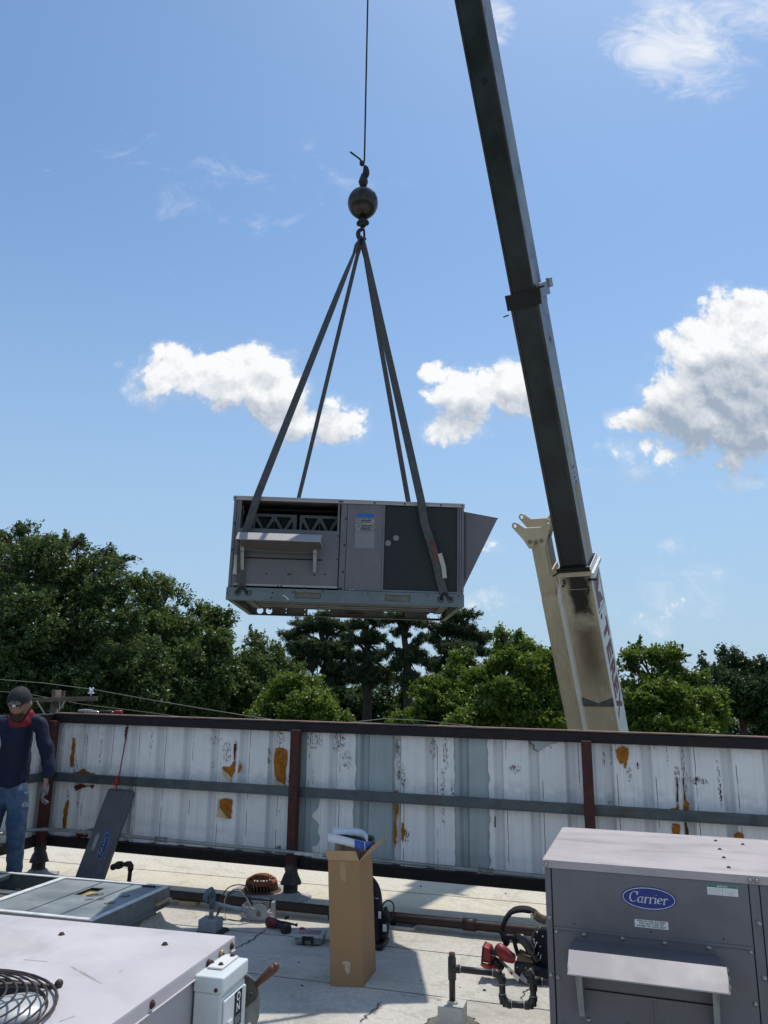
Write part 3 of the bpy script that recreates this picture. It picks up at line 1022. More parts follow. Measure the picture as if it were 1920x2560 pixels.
def stain_cream():
    m = bpy.data.materials.new('cream_underside')
    m.use_nodes = True
    t = NT(m.node_tree)
    b = t.n['Principled BSDF']
    o = t.new('ShaderNodeTexCoord').outputs['Object']
    x, y, z = t.sep(o)
    n = t.noise(t.mapping(o, (3, 1.0, 3)), 2.0, 7, 0.6)
    col = t.mix(t.ramp(n, 0.3, 0.7), (0.44, 0.365, 0.26, 1), (0.54, 0.46, 0.345, 1))
    mott = t.ramp(t.noise(t.mapping(o, (60, 4, 60)), 1.0, 5, 0.65), 0.4, 0.7, 1.06, 0.86)
    col = t.mix(1.0, col, t.comb(mott, mott, mott), 'MULTIPLY')
    # burnt grease run below the collar and a broad sooty band lower down
    wob_ = t.math('MULTIPLY', t.math('SUBTRACT', t.noise(o, 3.5, 5, 0.6), 0.5), 0.5)
    xx = t.math('ABSOLUTE', t.math('ADD', t.math('ADD', x, 0.03), t.math('MULTIPLY', wob_, 0.35)))
    yy = t.math('ADD', y, wob_)
    run = t.math('MULTIPLY', t.ramp(xx, 0.23, 0.11), t.ramp(yy, 1.95, 2.2))
    top = t.math('MULTIPLY', t.ramp(yy, 2.5, 2.8, 0, 0.8), t.ramp(xx, 0.3, 0.16))
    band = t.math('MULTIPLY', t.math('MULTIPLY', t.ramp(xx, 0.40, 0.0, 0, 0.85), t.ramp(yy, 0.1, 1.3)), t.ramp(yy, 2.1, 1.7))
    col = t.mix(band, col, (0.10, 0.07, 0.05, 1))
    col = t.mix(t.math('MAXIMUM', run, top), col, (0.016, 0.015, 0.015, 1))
    t.l.new(col, b.inputs['Base Color'])
    b.inputs['Roughness'].default_value = 0.5
    return m


CREAMU = stain_cream()


def boom_section(name, y0, y1, w, h, z0, mu, ms, flange=0.0):
    """Hollow-looking box: underside plate with lips, two web plates, top plate."""
    u = MB().box(-w / 2 + 0.012, w / 2 - 0.012, y0, y1, z0, z0 + 0.014).build(name, mu, boom, bevel=0.003)
    sd = MB().box(w / 2 - 0.014, w / 2, y0, y1, z0 - 0.004, z0 + h)
    sd.box(-w / 2, -w / 2 + 0.014, y0, y1, z0 - 0.004, z0 + h)
    sd.box(-w / 2 + 0.014, w / 2 - 0.014, y0, y1, z0 + h - 0.014, z0 + h)
    sd.build('side_plate', ms, u, bevel=0.003)
    if flange:
        for k in (-1, 1):
            MB().box(k * (w / 2 - flange), k * (w / 2 - 0.002), y0, y1, z0 - 0.016, z0 - 0.001).build('edge_strip', mat('dull_edge_strip', (0.055, 0.05, 0.048), 0.5, 0.3, var=0.3, vs=3), u)
    return u


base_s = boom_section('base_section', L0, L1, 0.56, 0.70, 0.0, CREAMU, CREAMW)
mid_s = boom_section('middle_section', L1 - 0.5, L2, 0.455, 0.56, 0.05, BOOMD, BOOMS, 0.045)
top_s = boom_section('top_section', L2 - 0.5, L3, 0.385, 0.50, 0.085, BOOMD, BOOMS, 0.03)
# boom head with the sheave the rope runs over
MB().box(-0.19, 0.19, L3, L3 + 0.5, 0.0, 0.55).build('boom_head', BOOMD, boom, bevel=0.02)
# collars
mb = MB()
mb.box(-0.275, 0.275, L2 - 0.22, L2 + 0.02, 0.02, 0.05).box(-0.275, -0.228, L2 - 0.22, L2 + 0.02, 0.05, 0.64).box(-0.228, 0.228, L2 - 0.22, L2 + 0.02, 0.612, 0.64)
c1 = mb.build('collar', SOOT, boom, bevel=0.004)
MB().box(0.228, 0.285, L2 - 0.12, L2 + 0.09, 0.05, 0.68).build('collar_plate', BOOMS, c1, bevel=0.004)
MB().box(0.26, 0.31, L2 - 0.02, L2 + 0.13, 0.62, 0.86).build('guide_block', BOOMS, c1, bevel=0.004)
MB().tube([(-0.27, L2 - 0.28, 0.03), (-0.36, L2 - 0.29, 0.03)], 0.012, 6).build('pin', SOOT, c1)
MB().box(0.1, 0.36, L2 - 0.03, L2 + 0.0, -0.02, 0.03, Matrix.Rotation(rad(4), 4, 'Z') @ Matrix.Translation((0.53, 0, 0))).build('pin_bar', SOOT, c1)
mb = MB().box(-0.30, 0.30, L1 - 0.14, L1 - 0.02, -0.02, -0.003)
c2 = mb.build('collar', CREAM, boom, bevel=0.004)
MB().box(-0.28, 0.28, L1 - 0.05, L1 + 0.03, -0.035, 0.02).build('wear_pad', SOOT, c2)
MB().box(0.284, 0.335, L1 - 0.16, L1 - 0.09, -0.02, 0.72).build('collar_rib', CREAMW, c2, bevel=0.004)
MB().tube([(0.22, L1 - 0.2, -0.035), (0.38, L1 - 0.2, -0.035)], 0.02, 8).build('pin', SOOT, c2)
MB().tube([(-0.36, L1 - 0.1, -0.03), (-0.22, L1 - 0.02, -0.045), (0.24, L1 - 0.02, -0.04)], 0.014, 6).build('hose', SOOT, c2)
for i in range(6):
    MB().lathe([(0.02, 0), (0.02, 0.015), (0.005, 0.017)], 8, Matrix.Translation((RNG.choice((-0.22, -0.19, 0.2, 0.17)), L1 - 0.2 - 0.05 * i, -0.014)) @ Matrix.Rotation(rad(180), 4, 'X')).build('bolt', SOOT, c2)
# chevron wear plate low on the base section
MB().mesh(plate([(-0.27, 0.03), (0.27, 0.03), (0.27, 0.21), (0.0, 0.09), (-0.27, 0.21)], (), 0.012), Matrix.Translation((0, 0.25, -0.008))).build('wear_plate', mat('grey_wear_plate', (0.10, 0.10, 0.105), 0.6, var=0.3, vs=6), base_s)
# crease lines in the underside plate
MB().tube([(-0.26, L1 - 0.38, -0.002), (0.26, L1 - 0.38, -0.002)], 0.004, 5).build('weld_bead', mat('pale_weld', (0.5, 0.46, 0.4), 0.5), base_s)
MB().tube([(0.09, 2.1, -0.002), (0.27, 1.98, -0.002)], 0.005, 5).build('weld_bead', mat('pale_weld', (0.5, 0.46, 0.4), 0.5), base_s)
# writing on the side that faces the viewer's right
SIDE = lambda y, z, o=0.002: basis((0.28 + o, y, z), (0, -1, 0), (0, 0, 1), (1, 0, 0))
zz0 = 0.34
yy0 = 1.62
for ch, yc, wdt in (('T', 1.60, 0.38), ('E', 1.20, 0.33), ('R', 0.83, 0.36), ('E', 0.49, 0.31), ('X', 0.12, 0.38)):
    me = text_mesh(ch, 0.38, 0.002, bold=0.03)
    xs = [v.co.x for v in me.vertices]
    k = wdt / (max(xs) - min(xs))
    for v in me.vertices:
        v.co.x *= k
    MB().mesh(me, SIDE(yc, zz0)).build('letter', LETTER, base_s)
fx0, fx1 = 1.63, 2.52
MB().mesh(plate(rect(-0.45, 0.45, -0.27, 0.27), [rect(-0.425, 0.425, -0.245, 0.245)], 0.002), SIDE(2.38, zz0) @ Matrix.Diagonal((0.76, 1, 1, 1))).build('logo_frame', mat('dark_red_frame', (0.13, 0.05, 0.06), 0.5), base_s)
for poly in (rect(-0.36, 0.36, -0.21, -0.07), [(-0.3, -0.07), (0.0, -0.07), (-0.10, 0.09), (-0.36, 0.21)], [(0.0, -0.07), (0.3, -0.07), (0.36, 0.21), (0.10, 0.09)], [(-0.10, 0.09), (0.0, -0.07), (0.10, 0.09), (0.0, 0.2)]):
    if poly[0] == (-0.10, 0.09):
        continue
    MB().mesh(plate(poly, (), 0.002), SIDE(2.38, zz0) @ Matrix.Diagonal((0.76, 1, 1, 1))).build('logo_stroke', LETTER, base_s)
MB().mesh(plate(circle(0, 0, 0.055), (), 0.002), SIDE(1.93, 0.2)).build('access_hole', SOOT, base_s)
for (y0, y1, m_) in ((3.0, 4.35, ORANGE), (4.62, 5.95, YELLOWW)):
    MB().box(0.2275, 0.2295, y0, y1, 0.24, 0.42).build('side_stripe', m_, mid_s)
MB().box(0.2275, 0.2295, 4.36, 4.61, 0.235, 0.425).build('number_plate', mat('pale_plate', (0.5, 0.5, 0.5), 0.5, var=0.2, vs=30), mid_s)
me = text_mesh('5425', 0.12, 0.002, bold=0.004)
MB().mesh(me, basis((0.2305, 4.485, 0.33), (0, -1, 0), (0, 0, 1), (1, 0, 0))).build('number', SOOT, mid_s)
for y, o in ((6.75, 0.3), (12.6, 0.26), (9.8, 0.0)):
    if o:
        MB().mesh(plate(circle(0, 0, 0.05, ry=0.06), (), 0.002), basis(((0.229 if y < L2 else 0.194), y, o + 0.05), (0, -1, 0), (0, 0, 1), (1, 0, 0))).build('access_hole', SOOT, mid_s if y < L2 else top_s)
MB().mesh(plate(circle(0, 0, 0.05), (), 0.003), Matrix.Translation((0.02, 10.6, 0.083))).build('access_hole', SOOT, top_s)
# swing-away jib stowed along the left of the base section
jib = MB().box(-0.66, -0.375, L0, L1 - 0.55, 0.03, 0.5).build('stowed_jib', CREAMU, boom, bevel=0.01)
for k in (-0.375, -0.345):
    pass
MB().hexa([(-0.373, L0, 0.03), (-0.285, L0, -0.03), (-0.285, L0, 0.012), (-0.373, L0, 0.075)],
          [(-0.373, L1 - 0.5, 0.03), (-0.285, L1 - 0.25, -0.03), (-0.285, L1 - 0.25, 0.012), (-0.373, L1 - 0.5, 0.075)]).build('lit_flange', CREAMW, boom, bevel=0.004)  # paler paint gives this strip the brightness of a sunlit face
# forked end plate: outline read in the plane of the boom's underside
oy = L1 - 0.55
S_ = 0.00685
raw = [(147, 195), (158, 172), (175, 165), (200, 175), (265, 218), (420, 208), (470, 138), (490, 132), (505, 150), (505, 200), (455, 395), (420, 400), (385, 350), (370, 345), (340, 405), (310, 408), (250, 320), (195, 260), (155, 215)]
poly = []
for x, y in raw:
    p = onp(x / 3.6875 + 1240, y / 3.6875 + 1260, BM @ Vector((0, 0, 0.02)), upv)
    q = BM.inverted() @ p
    poly.append((q.x, q.y))
hol = []
for x, y in ((178, 197), (484, 160)):
    q = BM.inverted() @ onp(x / 3.6875 + 1240, y / 3.6875 + 1260, BM @ Vector((0, 0, 0.02)), upv)
    hol.append(circle(q.x, q.y, 0.03, 12))
for z in (0.005, 0.47):
    MB().mesh(plate(poly, hol, 0.03), Matrix.Translation((0, 0, z))).build('fork_plate', CREAM, jib, bevel=0.004)
ys = [p[1] for p in poly]
xs = [p[0] for p in poly]
MB().box(min(xs) + 0.28, max(xs) - 0.18, max(ys) - 0.36, max(ys) - 0.31, 0.02, 0.46).build('fork_web', CREAMW, jib, bevel=0.004)
MB().box(-0.655, -0.38, oy - 0.05, max(ys) - 0.45, 0.034, 0.44).build('fork_neck', CREAM, jib, bevel=0.01)
for x, y in ((315, 345), (420, 335), (372, 345)):
    q = BM.inverted() @ onp(x / 3.6875 + 1240, y / 3.6875 + 1260, BM @ Vector((0, 0, 0.0)), upv)
    MB().lathe([(0.032, 0), (0.032, 0.02), (0.01, 0.024)], 12, Matrix.Translation((q.x, q.y, -0.01)) @ Matrix.Rotation(rad(180), 4, 'X')).build('pin_boss', mat('pin_boss', (0.22, 0.19, 0.15), 0.6), jib)
for pts in ([(378, 350), (455, 400), (500, 650), (470, 650)],):
    pp = []
    for x, y in pts:
        q = BM.inverted() @ onp(x / 3.6875 + 1240, y / 3.6875 + 1260, BM @ Vector((0, 0, 0.02)), upv)
        pp.append((q.x, q.y))
    MB().mesh(plate(pp, (), 0.014), Matrix.Translation((0, 0, 0.012))).build('gusset', CREAM, jib, bevel=0.003)
MB().hexa([(-0.42, oy + 0.55, 0.05), (-0.36, oy + 0.55, 0.05), (-0.36, oy + 0.55, 0.42), (-0.42, oy + 0.55, 0.42)], [(-0.35, oy - 0.1, 0.05), (-0.27, oy - 0.1, 0.05), (-0.27, oy - 0.1, 0.42), (-0.35, oy - 0.1, 0.42)]).build('jib_link', CREAM, jib, bevel=0.01)
MB.mirror = False
# what carries the boom down on the ground beyond the building
base_c = BM @ Vector((0, L0, 0.35))
crane = thing('crane_carrier', 'cream crane deck and wheels standing on the ground below the boom', 'crane', (base_c.x, base_c.y, GZ))
MB().box(-1.3, 1.3, -1.2, 4.4, 0.9, 1.6).build('deck', CREAM, crane, bevel=0.05)
MB().box(-0.8, 0.8, -0.6, 1.6, 1.6, 2.4).build('turret', CREAM, crane, bevel=0.05)
for x in (-1.2, 1.2):
    for y in (-0.4, 3.4):
        w_ = MB().lathe([(0.3, -0.2), (0.7, -0.2), (0.75, 0), (0.7, 0.2), (0.3, 0.2)], 20, Matrix.Translation((x, y, 0.76)) @ Matrix.Rotation(rad(90), 4, 'Y')).build('wheel', BLK, crane)

# ------------------------------------------------------------------ hoist rope, ball and hook
HY = 6.69
IRON = mat('dark_greasy_iron', (0.03, 0.027, 0.026), 0.35, 0.5, var=0.35, vs=12, bump=0.25, bs=30, dirt=(0.09, 0.07, 0.055), da=0.5, ds=9)
BALLM = mat('brown_iron_ball', (0.05, 0.042, 0.035), 0.28, 0.6, var=0.2, vs=5, bump=0.06, bs=18, dirt=(0.03, 0.028, 0.03), da=0.6, ds=5)
top_pt = BM @ Vector((0, L3 + 0.3, 0.0))
bc = atY(907, 508, HY)
rope = thing('hoist_rope', 'taut dark steel hoist rope running up from the hook ball', 'cable', (bc.x, HY, bc.z))
k_ = Vector((bc.x, HY, bc.z))
rt = atY(911, 402, HY)
hd = Vector((bc.x + 0.02, HY, 17.6))
MB().tube([rt - k_, (rt - k_).lerp(hd - k_, 0.5), hd - k_], 0.0085, 8).build('rope', mat('steel_rope', (0.03, 0.03, 0.032), 0.5, 0.6), rope)
ball = thing('headache_ball', 'round brown iron hook ball hanging on the hoist rope with its swivel and hook', 'hook', (bc.x, HY, bc.z))
rb = 0.153
MB().ball((0, 0, 0), rb, rb, rb * 1.05, 32, 20).build('ball', BALLM, ball)
MB().mesh(plate(circle(0, 0, 0.034, 16, 0.045), (), 0.006), basis((0.126, -0.068, 0.04), (0.475, 0.88, 0), (-0.23, 0.12, 0.966), (0.85, -0.46, 0.26))).build('ball_window', SOOT, ball)
pz = lambda px, py: atY(px, py, HY) - k_
q1, q2, q3, q4, q5, q6 = pz(908, 468), pz(908, 455), pz(910, 436), pz(912, 420), pz(905, 408), pz(911, 404)
mb = MB().tube([q1, q2, q3], [0.032, 0.05, 0.03], 10, flat=0.75)
mb.build('swivel', IRON, ball)
mb = MB().tube([q2 + Vector((0.01, 0, 0)), q3 + Vector((0.012, 0, 0)), q4 + Vector((0.018, 0, 0)), pz(911, 412)], [0.03, 0.036, 0.035, 0.018], 8, flat=0.6)
mb.tube([q3 + Vector((0.03, -0.01, -0.05)), q3 + Vector((0.045, -0.01, 0.0)), q4 + Vector((0.03, -0.01, 0.0))], [0.012, 0.02, 0.012], 7)
mb.build('wedge_socket', IRON, ball, sub=1)
MB().ball(q5 + Vector((0.0, 0, 0.0)), 0.028, 0.025, 0.034, 9, 7).tube([pz(903, 404), pz(911, 408)], 0.016, 7).build('rope_clip', IRON, ball)
MB().tube([pz(908, 407), pz(897, 395), pz(876, 380)], 0.0105, 7).build('rope_tail', mat('rope_end', (0.035, 0.034, 0.034), 0.6, 0.4), ball)
# lower swivel, hook with latch
mb = MB().tube([pz(907, 546), pz(907, 556), pz(907, 566)], [0.045, 0.05, 0.03], 12)
mb.ball(pz(897, 559), 0.025, 0.03, 0.028, 9, 7).ball(pz(917, 557), 0.025, 0.03, 0.028, 9, 7)
mb.build('hook_swivel', IRON, ball)
MB().tube([pz(907, 563), pz(908, 572), pz(900, 575), pz(895, 580), pz(895.5, 590), pz(899, 599), pz(906, 602), pz(913, 598), pz(915, 594)], [0.018, 0.02, 0.022, 0.026, 0.027, 0.024, 0.022, 0.016, 0.008], 10).build('hook', IRON, ball, sub=1)
MB().tube([pz(910, 574), pz(910.5, 584), pz(911, 595)], 0.011, 8, flat=0.5).build('hook_latch', SOOT, ball)

# ------------------------------------------------------------------ rooftop units: shared bits
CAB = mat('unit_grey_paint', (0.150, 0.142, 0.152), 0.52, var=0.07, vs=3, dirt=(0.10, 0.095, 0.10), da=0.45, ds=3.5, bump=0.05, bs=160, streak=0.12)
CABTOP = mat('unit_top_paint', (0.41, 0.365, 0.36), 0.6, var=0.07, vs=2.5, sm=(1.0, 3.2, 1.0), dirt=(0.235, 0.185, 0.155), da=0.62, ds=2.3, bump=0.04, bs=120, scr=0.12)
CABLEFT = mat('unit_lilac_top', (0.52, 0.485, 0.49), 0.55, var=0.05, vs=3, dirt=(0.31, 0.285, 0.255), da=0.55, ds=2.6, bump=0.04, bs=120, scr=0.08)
HOODM = mat('hood_paint', (0.35, 0.32, 0.32), 0.6, var=0.05, vs=4, dirt=(0.31, 0.28, 0.27), da=0.3, ds=5)
SEAMD = mat('dark_gap', (0.012, 0.012, 0.014), 0.9)
ZINC = mat('galvanised_zinc', (0.145, 0.175, 0.188), 0.42, 0.5, var=0.18, vs=6, bump=0.08, bs=40, dirt=(0.12, 0.13, 0.13), da=0.5, ds=4, scr=0.15)
ZINCD = mat('underside_zinc', (0.17, 0.175, 0.17), 0.5, 0.4, var=0.25, vs=5, dirt=(0.12, 0.10, 0.08), da=0.6, ds=4)
SCREW = mat('screw_zinc', (0.35, 0.35, 0.34), 0.4, 0.7, var=0.2, vs=80)
SCREWR = mat('rusty_screw', (0.06, 0.035, 0.028), 0.75, 0.3, var=0.3, vs=80)
CARD = mat('cardboard', (0.355, 0.215, 0.108), 0.85, var=0.05, vs=3, dirt=(0.27, 0.165, 0.085), da=0.3, ds=4, bump=0.03, bs=200)
WHITE = mat('label_white', (0.72, 0.73, 0.72), 0.5, var=0.06, vs=20, dirt=(0.45, 0.45, 0.43), da=0.3, ds=30)
NAVY = mat('logo_blue', (0.012, 0.03, 0.20), 0.35, var=0.06, vs=20)
INK = mat('black_print', (0.02, 0.02, 0.025), 0.5)
GREENP = mat('green_print', (0.02, 0.20, 0.13), 0.5)
TEXTG = mat('grey_print', (0.33, 0.35, 0.36), 0.6)
SPEC = bpy.data.meshes


def hexscrew_mesh(m, r=0.006, key='a'):
    nm = 'screw'
    b_ = MB().lathe([(r * 1.5, 0), (r * 1.5, 0.0012), (r * 1.05, 0.0016), (r, r * 0.8), (r * 0.75, r)], 8)
    o = b_.build(nm, m)
    me = o.data
    bpy.data.objects.remove(o)
    return me


SCR_Z = hexscrew_mesh(SCREW)
SCR_R = hexscrew_mesh(SCREWR)


def screws(parent, pts, me, face='front', k=1.0):
    rot = {'front': (rad(90), 0, 0), 'top': (0, 0, 0), 'right': (0, rad(90), 0)}[face]
    for p in pts:
        o = bpy.data.objects.new('screw', me)
        COL.objects.link(o)
        o.parent = parent
        o.location = p
        o.rotation_euler = rot
        o.scale = (k, k, k)


def nib_text(word, h, nib=(0.055, 0.10), slant=0.22):
    """The cursive-looking roman word drawn with a slanted broad nib: lists of strokes per letter on a unit height."""
    def arc(cx, cy, rx, ry, a0, a1, n=10):
        return [(cx + rx * math.cos(rad(a0 + (a1 - a0) * i / n)), cy + ry * math.sin(rad(a0 + (a1 - a0) * i / n))) for i in range(n + 1)]
    G = {'C': ([arc(0.42, 0.5, 0.36, 0.46, 48, 315, 18), [(0.68, 0.95), (0.70, 0.66)]], 0.80),
         'a': ([arc(0.24, 0.27, 0.2, 0.26, 60, 410, 16), [(0.44, 0.54), (0.41, 0.1), (0.46, 0.01), (0.55, 0.08)]], 0.60),
         'r': ([[(0.02, 0.48), (0.12, 0.54), (0.12, 0.0)], [(0.12, 0.32), (0.22, 0.48), (0.33, 0.54), (0.38, 0.46)], [(0.03, 0.0), (0.24, 0.0)]], 0.46),
         'i': ([[(0.02, 0.48), (0.13, 0.54), (0.12, 0.06), (0.2, 0.0), (0.26, 0.06)], [(0.12, 0.74), (0.15, 0.78)]], 0.30),
         'e': ([[(0.07, 0.27), (0.42, 0.33)] + arc(0.24, 0.28, 0.19, 0.26, 15, 315, 14)], 0.52)}
    x = 0.0
    mb = MB()
    nx, ny = nib
    for ch in word:
        strokes, adv = G[ch]
        for st in strokes:
            for (x0, y0), (x1, y1) in zip(st, st[1:]):
                q = []
                for (a, b_, sx) in ((x0, y0, -1), (x1, y1, -1), (x1, y1, 1), (x0, y0, 1)):
                    X = x + a + slant * b_ + sx * nx * 0.5
                    q.append(((X) * h, (b_ + sx * ny * 0.12) * h))
                # a thin core so that level strokes do not vanish
                dxx, dyy = x1 - x0, y1 - y0
                L = math.hypot(dxx, dyy) or 1
                px, py = -dyy / L * 0.022, dxx / L * 0.022
                mb.add([(a, b_, 0) for a, b_ in q], [(0, 1, 2, 3)])
                mb.add([((x + x0 + slant * y0 + px) * h, (y0 + py) * h, 0), ((x + x1 + slant * y1 + px) * h, (y1 + py) * h, 0), ((x + x1 + slant * y1 - px) * h, (y1 - py) * h, 0), ((x + x0 + slant * y0 - px) * h, (y0 - py) * h, 0)], [(0, 1, 2, 3)])
        x += adv
    w = x * h
    for v in mb.v:
        v.x -= w / 2 + 0.04 * h
        v.y -= 0.42 * h
    return mb


def logo(parent, M, rx, ry, th=None, faded=False):
    """Blue oval badge with a white line and the white name across it."""
    blue = NAVY if not faded else mat('faded_logo_blue', (0.03, 0.055, 0.17), 0.5, var=0.3, vs=30, dirt=(0.2, 0.2, 0.22), da=0.4, ds=40)
    wh = WHITE if not faded else mat('faded_white', (0.33, 0.36, 0.42), 0.6, var=0.3, vs=60)
    b_ = MB().mesh(plate(circle(0, 0, rx, 48, ry), (), 0.002), M).build('badge', blue, parent)
    o = 0.955
    MB().mesh(plate(circle(0, 0, rx * o, 48, ry * (1 - (1 - o) * rx / ry * 0.75)), [circle(0, 0, rx * (o - 0.022), 48, ry * (1 - (1 - o) * rx / ry * 0.75 - 0.022 * rx / ry))], 0.001), M @ Matrix.Translation((0, 0, 0.0016))).build('badge_line', wh, b_)
    mb = nib_text('Carrier', ry * 0.98, nib=(0.13, 0.12))
    ws = [v.x for v in mb.v]
    k = 1.42 * rx / (max(ws) - min(ws))
    c = (max(ws) + min(ws)) / 2
    for v in mb.v:
        v.x = (v.x - c) * k
    vs = mb.v
    mb.v = [M @ Matrix.Translation((0, 0, 0.0022)) @ v for v in vs]
    mb.build('badge_name', wh, b_)
    return b_


MESHM = None


def mesh_mat():
    m = bpy.data.materials.new('expanded_metal_screen')
    m.use_nodes = True
    t = NT(m.node_tree)
    b = t.n['Principled BSDF']
    o = t.new('ShaderNodeTexCoord').outputs['Object']
    x, y, z = t.sep(o)
    u = t.math('DIVIDE', x, 0.016)
    v = t.math('DIVIDE', t.math('ADD', y, t.math('MULTIPLY', z, 0.7)), 0.013)
    a = t.math('PINGPONG', t.math('ADD', u, v), 0.5)
    c = t.math('PINGPONG', t.math('SUBTRACT', u, v), 0.5)
    ln = t.ramp(t.math('MINIMUM', a, c), 0.13, 0.07)
    col = t.mix(ln, (0.025, 0.021, 0.018, 1), (0.24, 0.22, 0.19, 1))
    t.l.new(col, b.inputs['Base Color'])
    b.inputs['Roughness'].default_value = 0.8
    bn = t.new('ShaderNodeBump')
    bn.inputs['Strength'].default_value = 0.8
    bn.inputs['Distance'].default_value = 0.004
    t.l.new(ln, bn.inputs['Height'])
    t.l.new(bn.outputs[0], b.inputs['Normal'])
    return m


MESHM = mesh_mat()


def hood(parent, x0, x1, zl, k=1.0, brk=0.20, flange=True, d1=0.15, d2=0.26, rise=0.035):
    """Small weather hood on an access door. zl: height of its lower lip."""
    T = 0.0015
    za = zl + rise
    zb_ = za + 0.004
    mb = MB()
    xf0, xf1 = x0 + 0.012, x1 - 0.03
    if flange:
        mb.box(xf0, xf1, -0.006, -0.003, zb_ - 0.004, zb_ + 0.045 * k)
    mb.hexa([(xf0, -0.004, zb_ - 0.003), (xf1, -0.004, zb_ - 0.003), (x1, -d1, za - 0.003), (x0, -d1, za - 0.003)], [(xf0, -0.004, zb_), (xf1, -0.004, zb_), (x1, -d1, za), (x0, -d1, za)])
    h = mb.build('hood', CAB, parent)
    mb = MB().hexa([(x0, -d1, za - 0.004), (x1, -d1, za - 0.004), (x1, -d2, zl - 0.004), (x0, -d2, zl - 0.004)], [(x0, -d1, za + 0.0015), (x1, -d1, za + 0.0015), (x1, -d2, zl + 0.0015), (x0, -d2, zl + 0.0015)])
    mb.box(x0 + 0.001, x0 + 0.004, -d2 + 0.01, -0.004, zl - 0.002, zl + 0.03 * k).box(x1 - 0.004, x1 - 0.001, -d2 + 0.01, -0.004, zl - 0.002, zl + 0.03 * k)
    mb.build('hood_face', HOODM, h, bevel=0.0015)
    # sagging wire screen and its hem
    N = 24
    vs, fs, hem = [], [], []
    for i in range(N + 1):
        f = i / N
        x = x0 + 0.03 + (x1 - x0 - 0.05) * f
        sag = 0.018 * k * math.sin(math.pi * f) * (1 - 0.3 * math.sin(5 * f))
        vs += [(x, -d2 + 0.012, zl - 0.004), (x, -0.38 * d2, zl - 0.05 * k - sag)]
        hem.append((x, -0.38 * d2, zl - 0.052 * k - sag))
    for i in range(N):
        fs.append((2 * i, 2 * i + 1, 2 * i + 3, 2 * i + 2))
    MB().add(vs, fs, True).build('wire_screen', MESHM, h)
    MB().tube(hem, 0.0045 * k, 6).build('screen_hem', ZINC, h)
    for j, x in enumerate((x0 + 0.022, x1 - 0.04)):
        poly = [(-0.008, zl - brk), (-0.03 * k, zl - brk), (-d2 * 0.6, zl - 0.005), (-0.008, zl - 0.005)]
        mb = MB()
        mb.add([(x, a, b_) for a, b_ in poly] + [(x + 0.003, a, b_) for a, b_ in poly], [(0, 1, 2, 3), (7, 6, 5, 4), (0, 4, 5, 1), (1, 5, 6, 2), (2, 6, 7, 3), (3, 7, 4, 0)])
        xx = x if j == 0 else x - 0.026 * k
        mb.hexa([(xx, -0.034 * k, zl - brk), (xx + 0.028 * k, -0.034 * k, zl - brk), (xx + 0.028 * k, -0.037 * k, zl - brk), (xx, -0.037 * k, zl - brk)],
                [(xx, -d2 * 0.55, zl - 0.004), (xx + 0.032 * k, -d2 * 0.55, zl - 0.004), (xx + 0.032 * k, -d2 * 0.55 - 0.003, zl - 0.004), (xx, -d2 * 0.55 - 0.003, zl - 0.004)])
        br = mb.build('bracket', mat('bracket_grey', (0.27, 0.285, 0.275), 0.5, 0.1, var=0.15, vs=8, dirt=(0.3, 0.3, 0.28), da=0.4, ds=10), h)
        screws(br, [(xx + 0.014 * k, -0.04 * k, zl - brk + 0.03)], SCR_Z, k=1.3)
        MB().tube([(xx + 0.004, -0.125 * k, zl - brk * 0.35), (xx + 0.02, -0.125 * k, zl - brk * 0.35)], 0.002, 5).build('slot', SEAMD, br)
    return h


# ------------------------------------------------------------------ the unit hanging from the crane
HM = Euler((0.004, 0.017, 0.033)).to_matrix()
HO = Vector((-0.299, 6.052, 2.45)) - HM @ Vector((0.945, 0, 0))
U = thing('rooftop_unit', 'grey rooftop air conditioner hanging in straps from the crane hook', 'air conditioner', HO, (0.004, 0.017, 0.033))
UL, UW, UH = 1.89, 1.26, 0.852
ZR = 0.098
# base rails with lifting holes and fork pockets: the far rail shows daylight through its holes
def rail_poly(fr):
    out = rect(0, UL, 0.0, ZR)
    if fr == 'front':
        holes = []
    else:
        holes = [circle(0.105, 0.042, 0.030, 18), circle(0.191, 0.042, 0.030, 18), rect(0.561, 0.775, 0.012, 0.068), rect(1.295, 1.502, 0.014, 0.069), rect(1.712, 1.855, 0.02, 0.069),
                 circle(0.355, 0.064, 0.005, 8), circle(0.355, 0.03, 0.005, 8), circle(0.535, 0.064, 0.005, 8), circle(0.535, 0.02, 0.005, 8)]
    return plate(out, holes, 0.003)


MB().mesh(rail_poly('rear'), FRONT(0, UW, 0)).box(0, UL, UW - 0.045, UW + 0.0, -0.003, 0.0).build('base_rail', ZINCD, U)
fr_ = MB().mesh(plate(rect(-0.008, UL + 0.005, 0.0, ZR), [circle(0.085, 0.055, 0.028, 18), circle(0.170, 0.055, 0.028, 18), rect(0.536, 0.745, 0.024, 0.072), rect(1.257, 1.463, 0.024, 0.076), circle(1.704, 0.052, 0.028, 18), circle(1.784, 0.052, 0.028, 18)], 0.003), FRONT(0, -0.012, 0))
fr_.box(-0.008, UL + 0.005, -0.013, 0.035, -0.003, 0.0).box(-0.008, UL + 0.005, -0.0165, -0.0135, 0.076, 0.080).box(-0.008, UL + 0.005, -0.0155, -0.0135, 0.010, 0.020)
frail = fr_.build('base_rail', ZINC, U)
WD = mat('plywood_behind', (0.19, 0.175, 0.14), 0.9, var=0.2, vs=8)
MB().box(0.53, 0.75, 0.004, 0.012, 0.02, 0.078).box(1.25, 1.47, 0.004, 0.012, 0.02, 0.08).build('pocket_board', WD, frail)
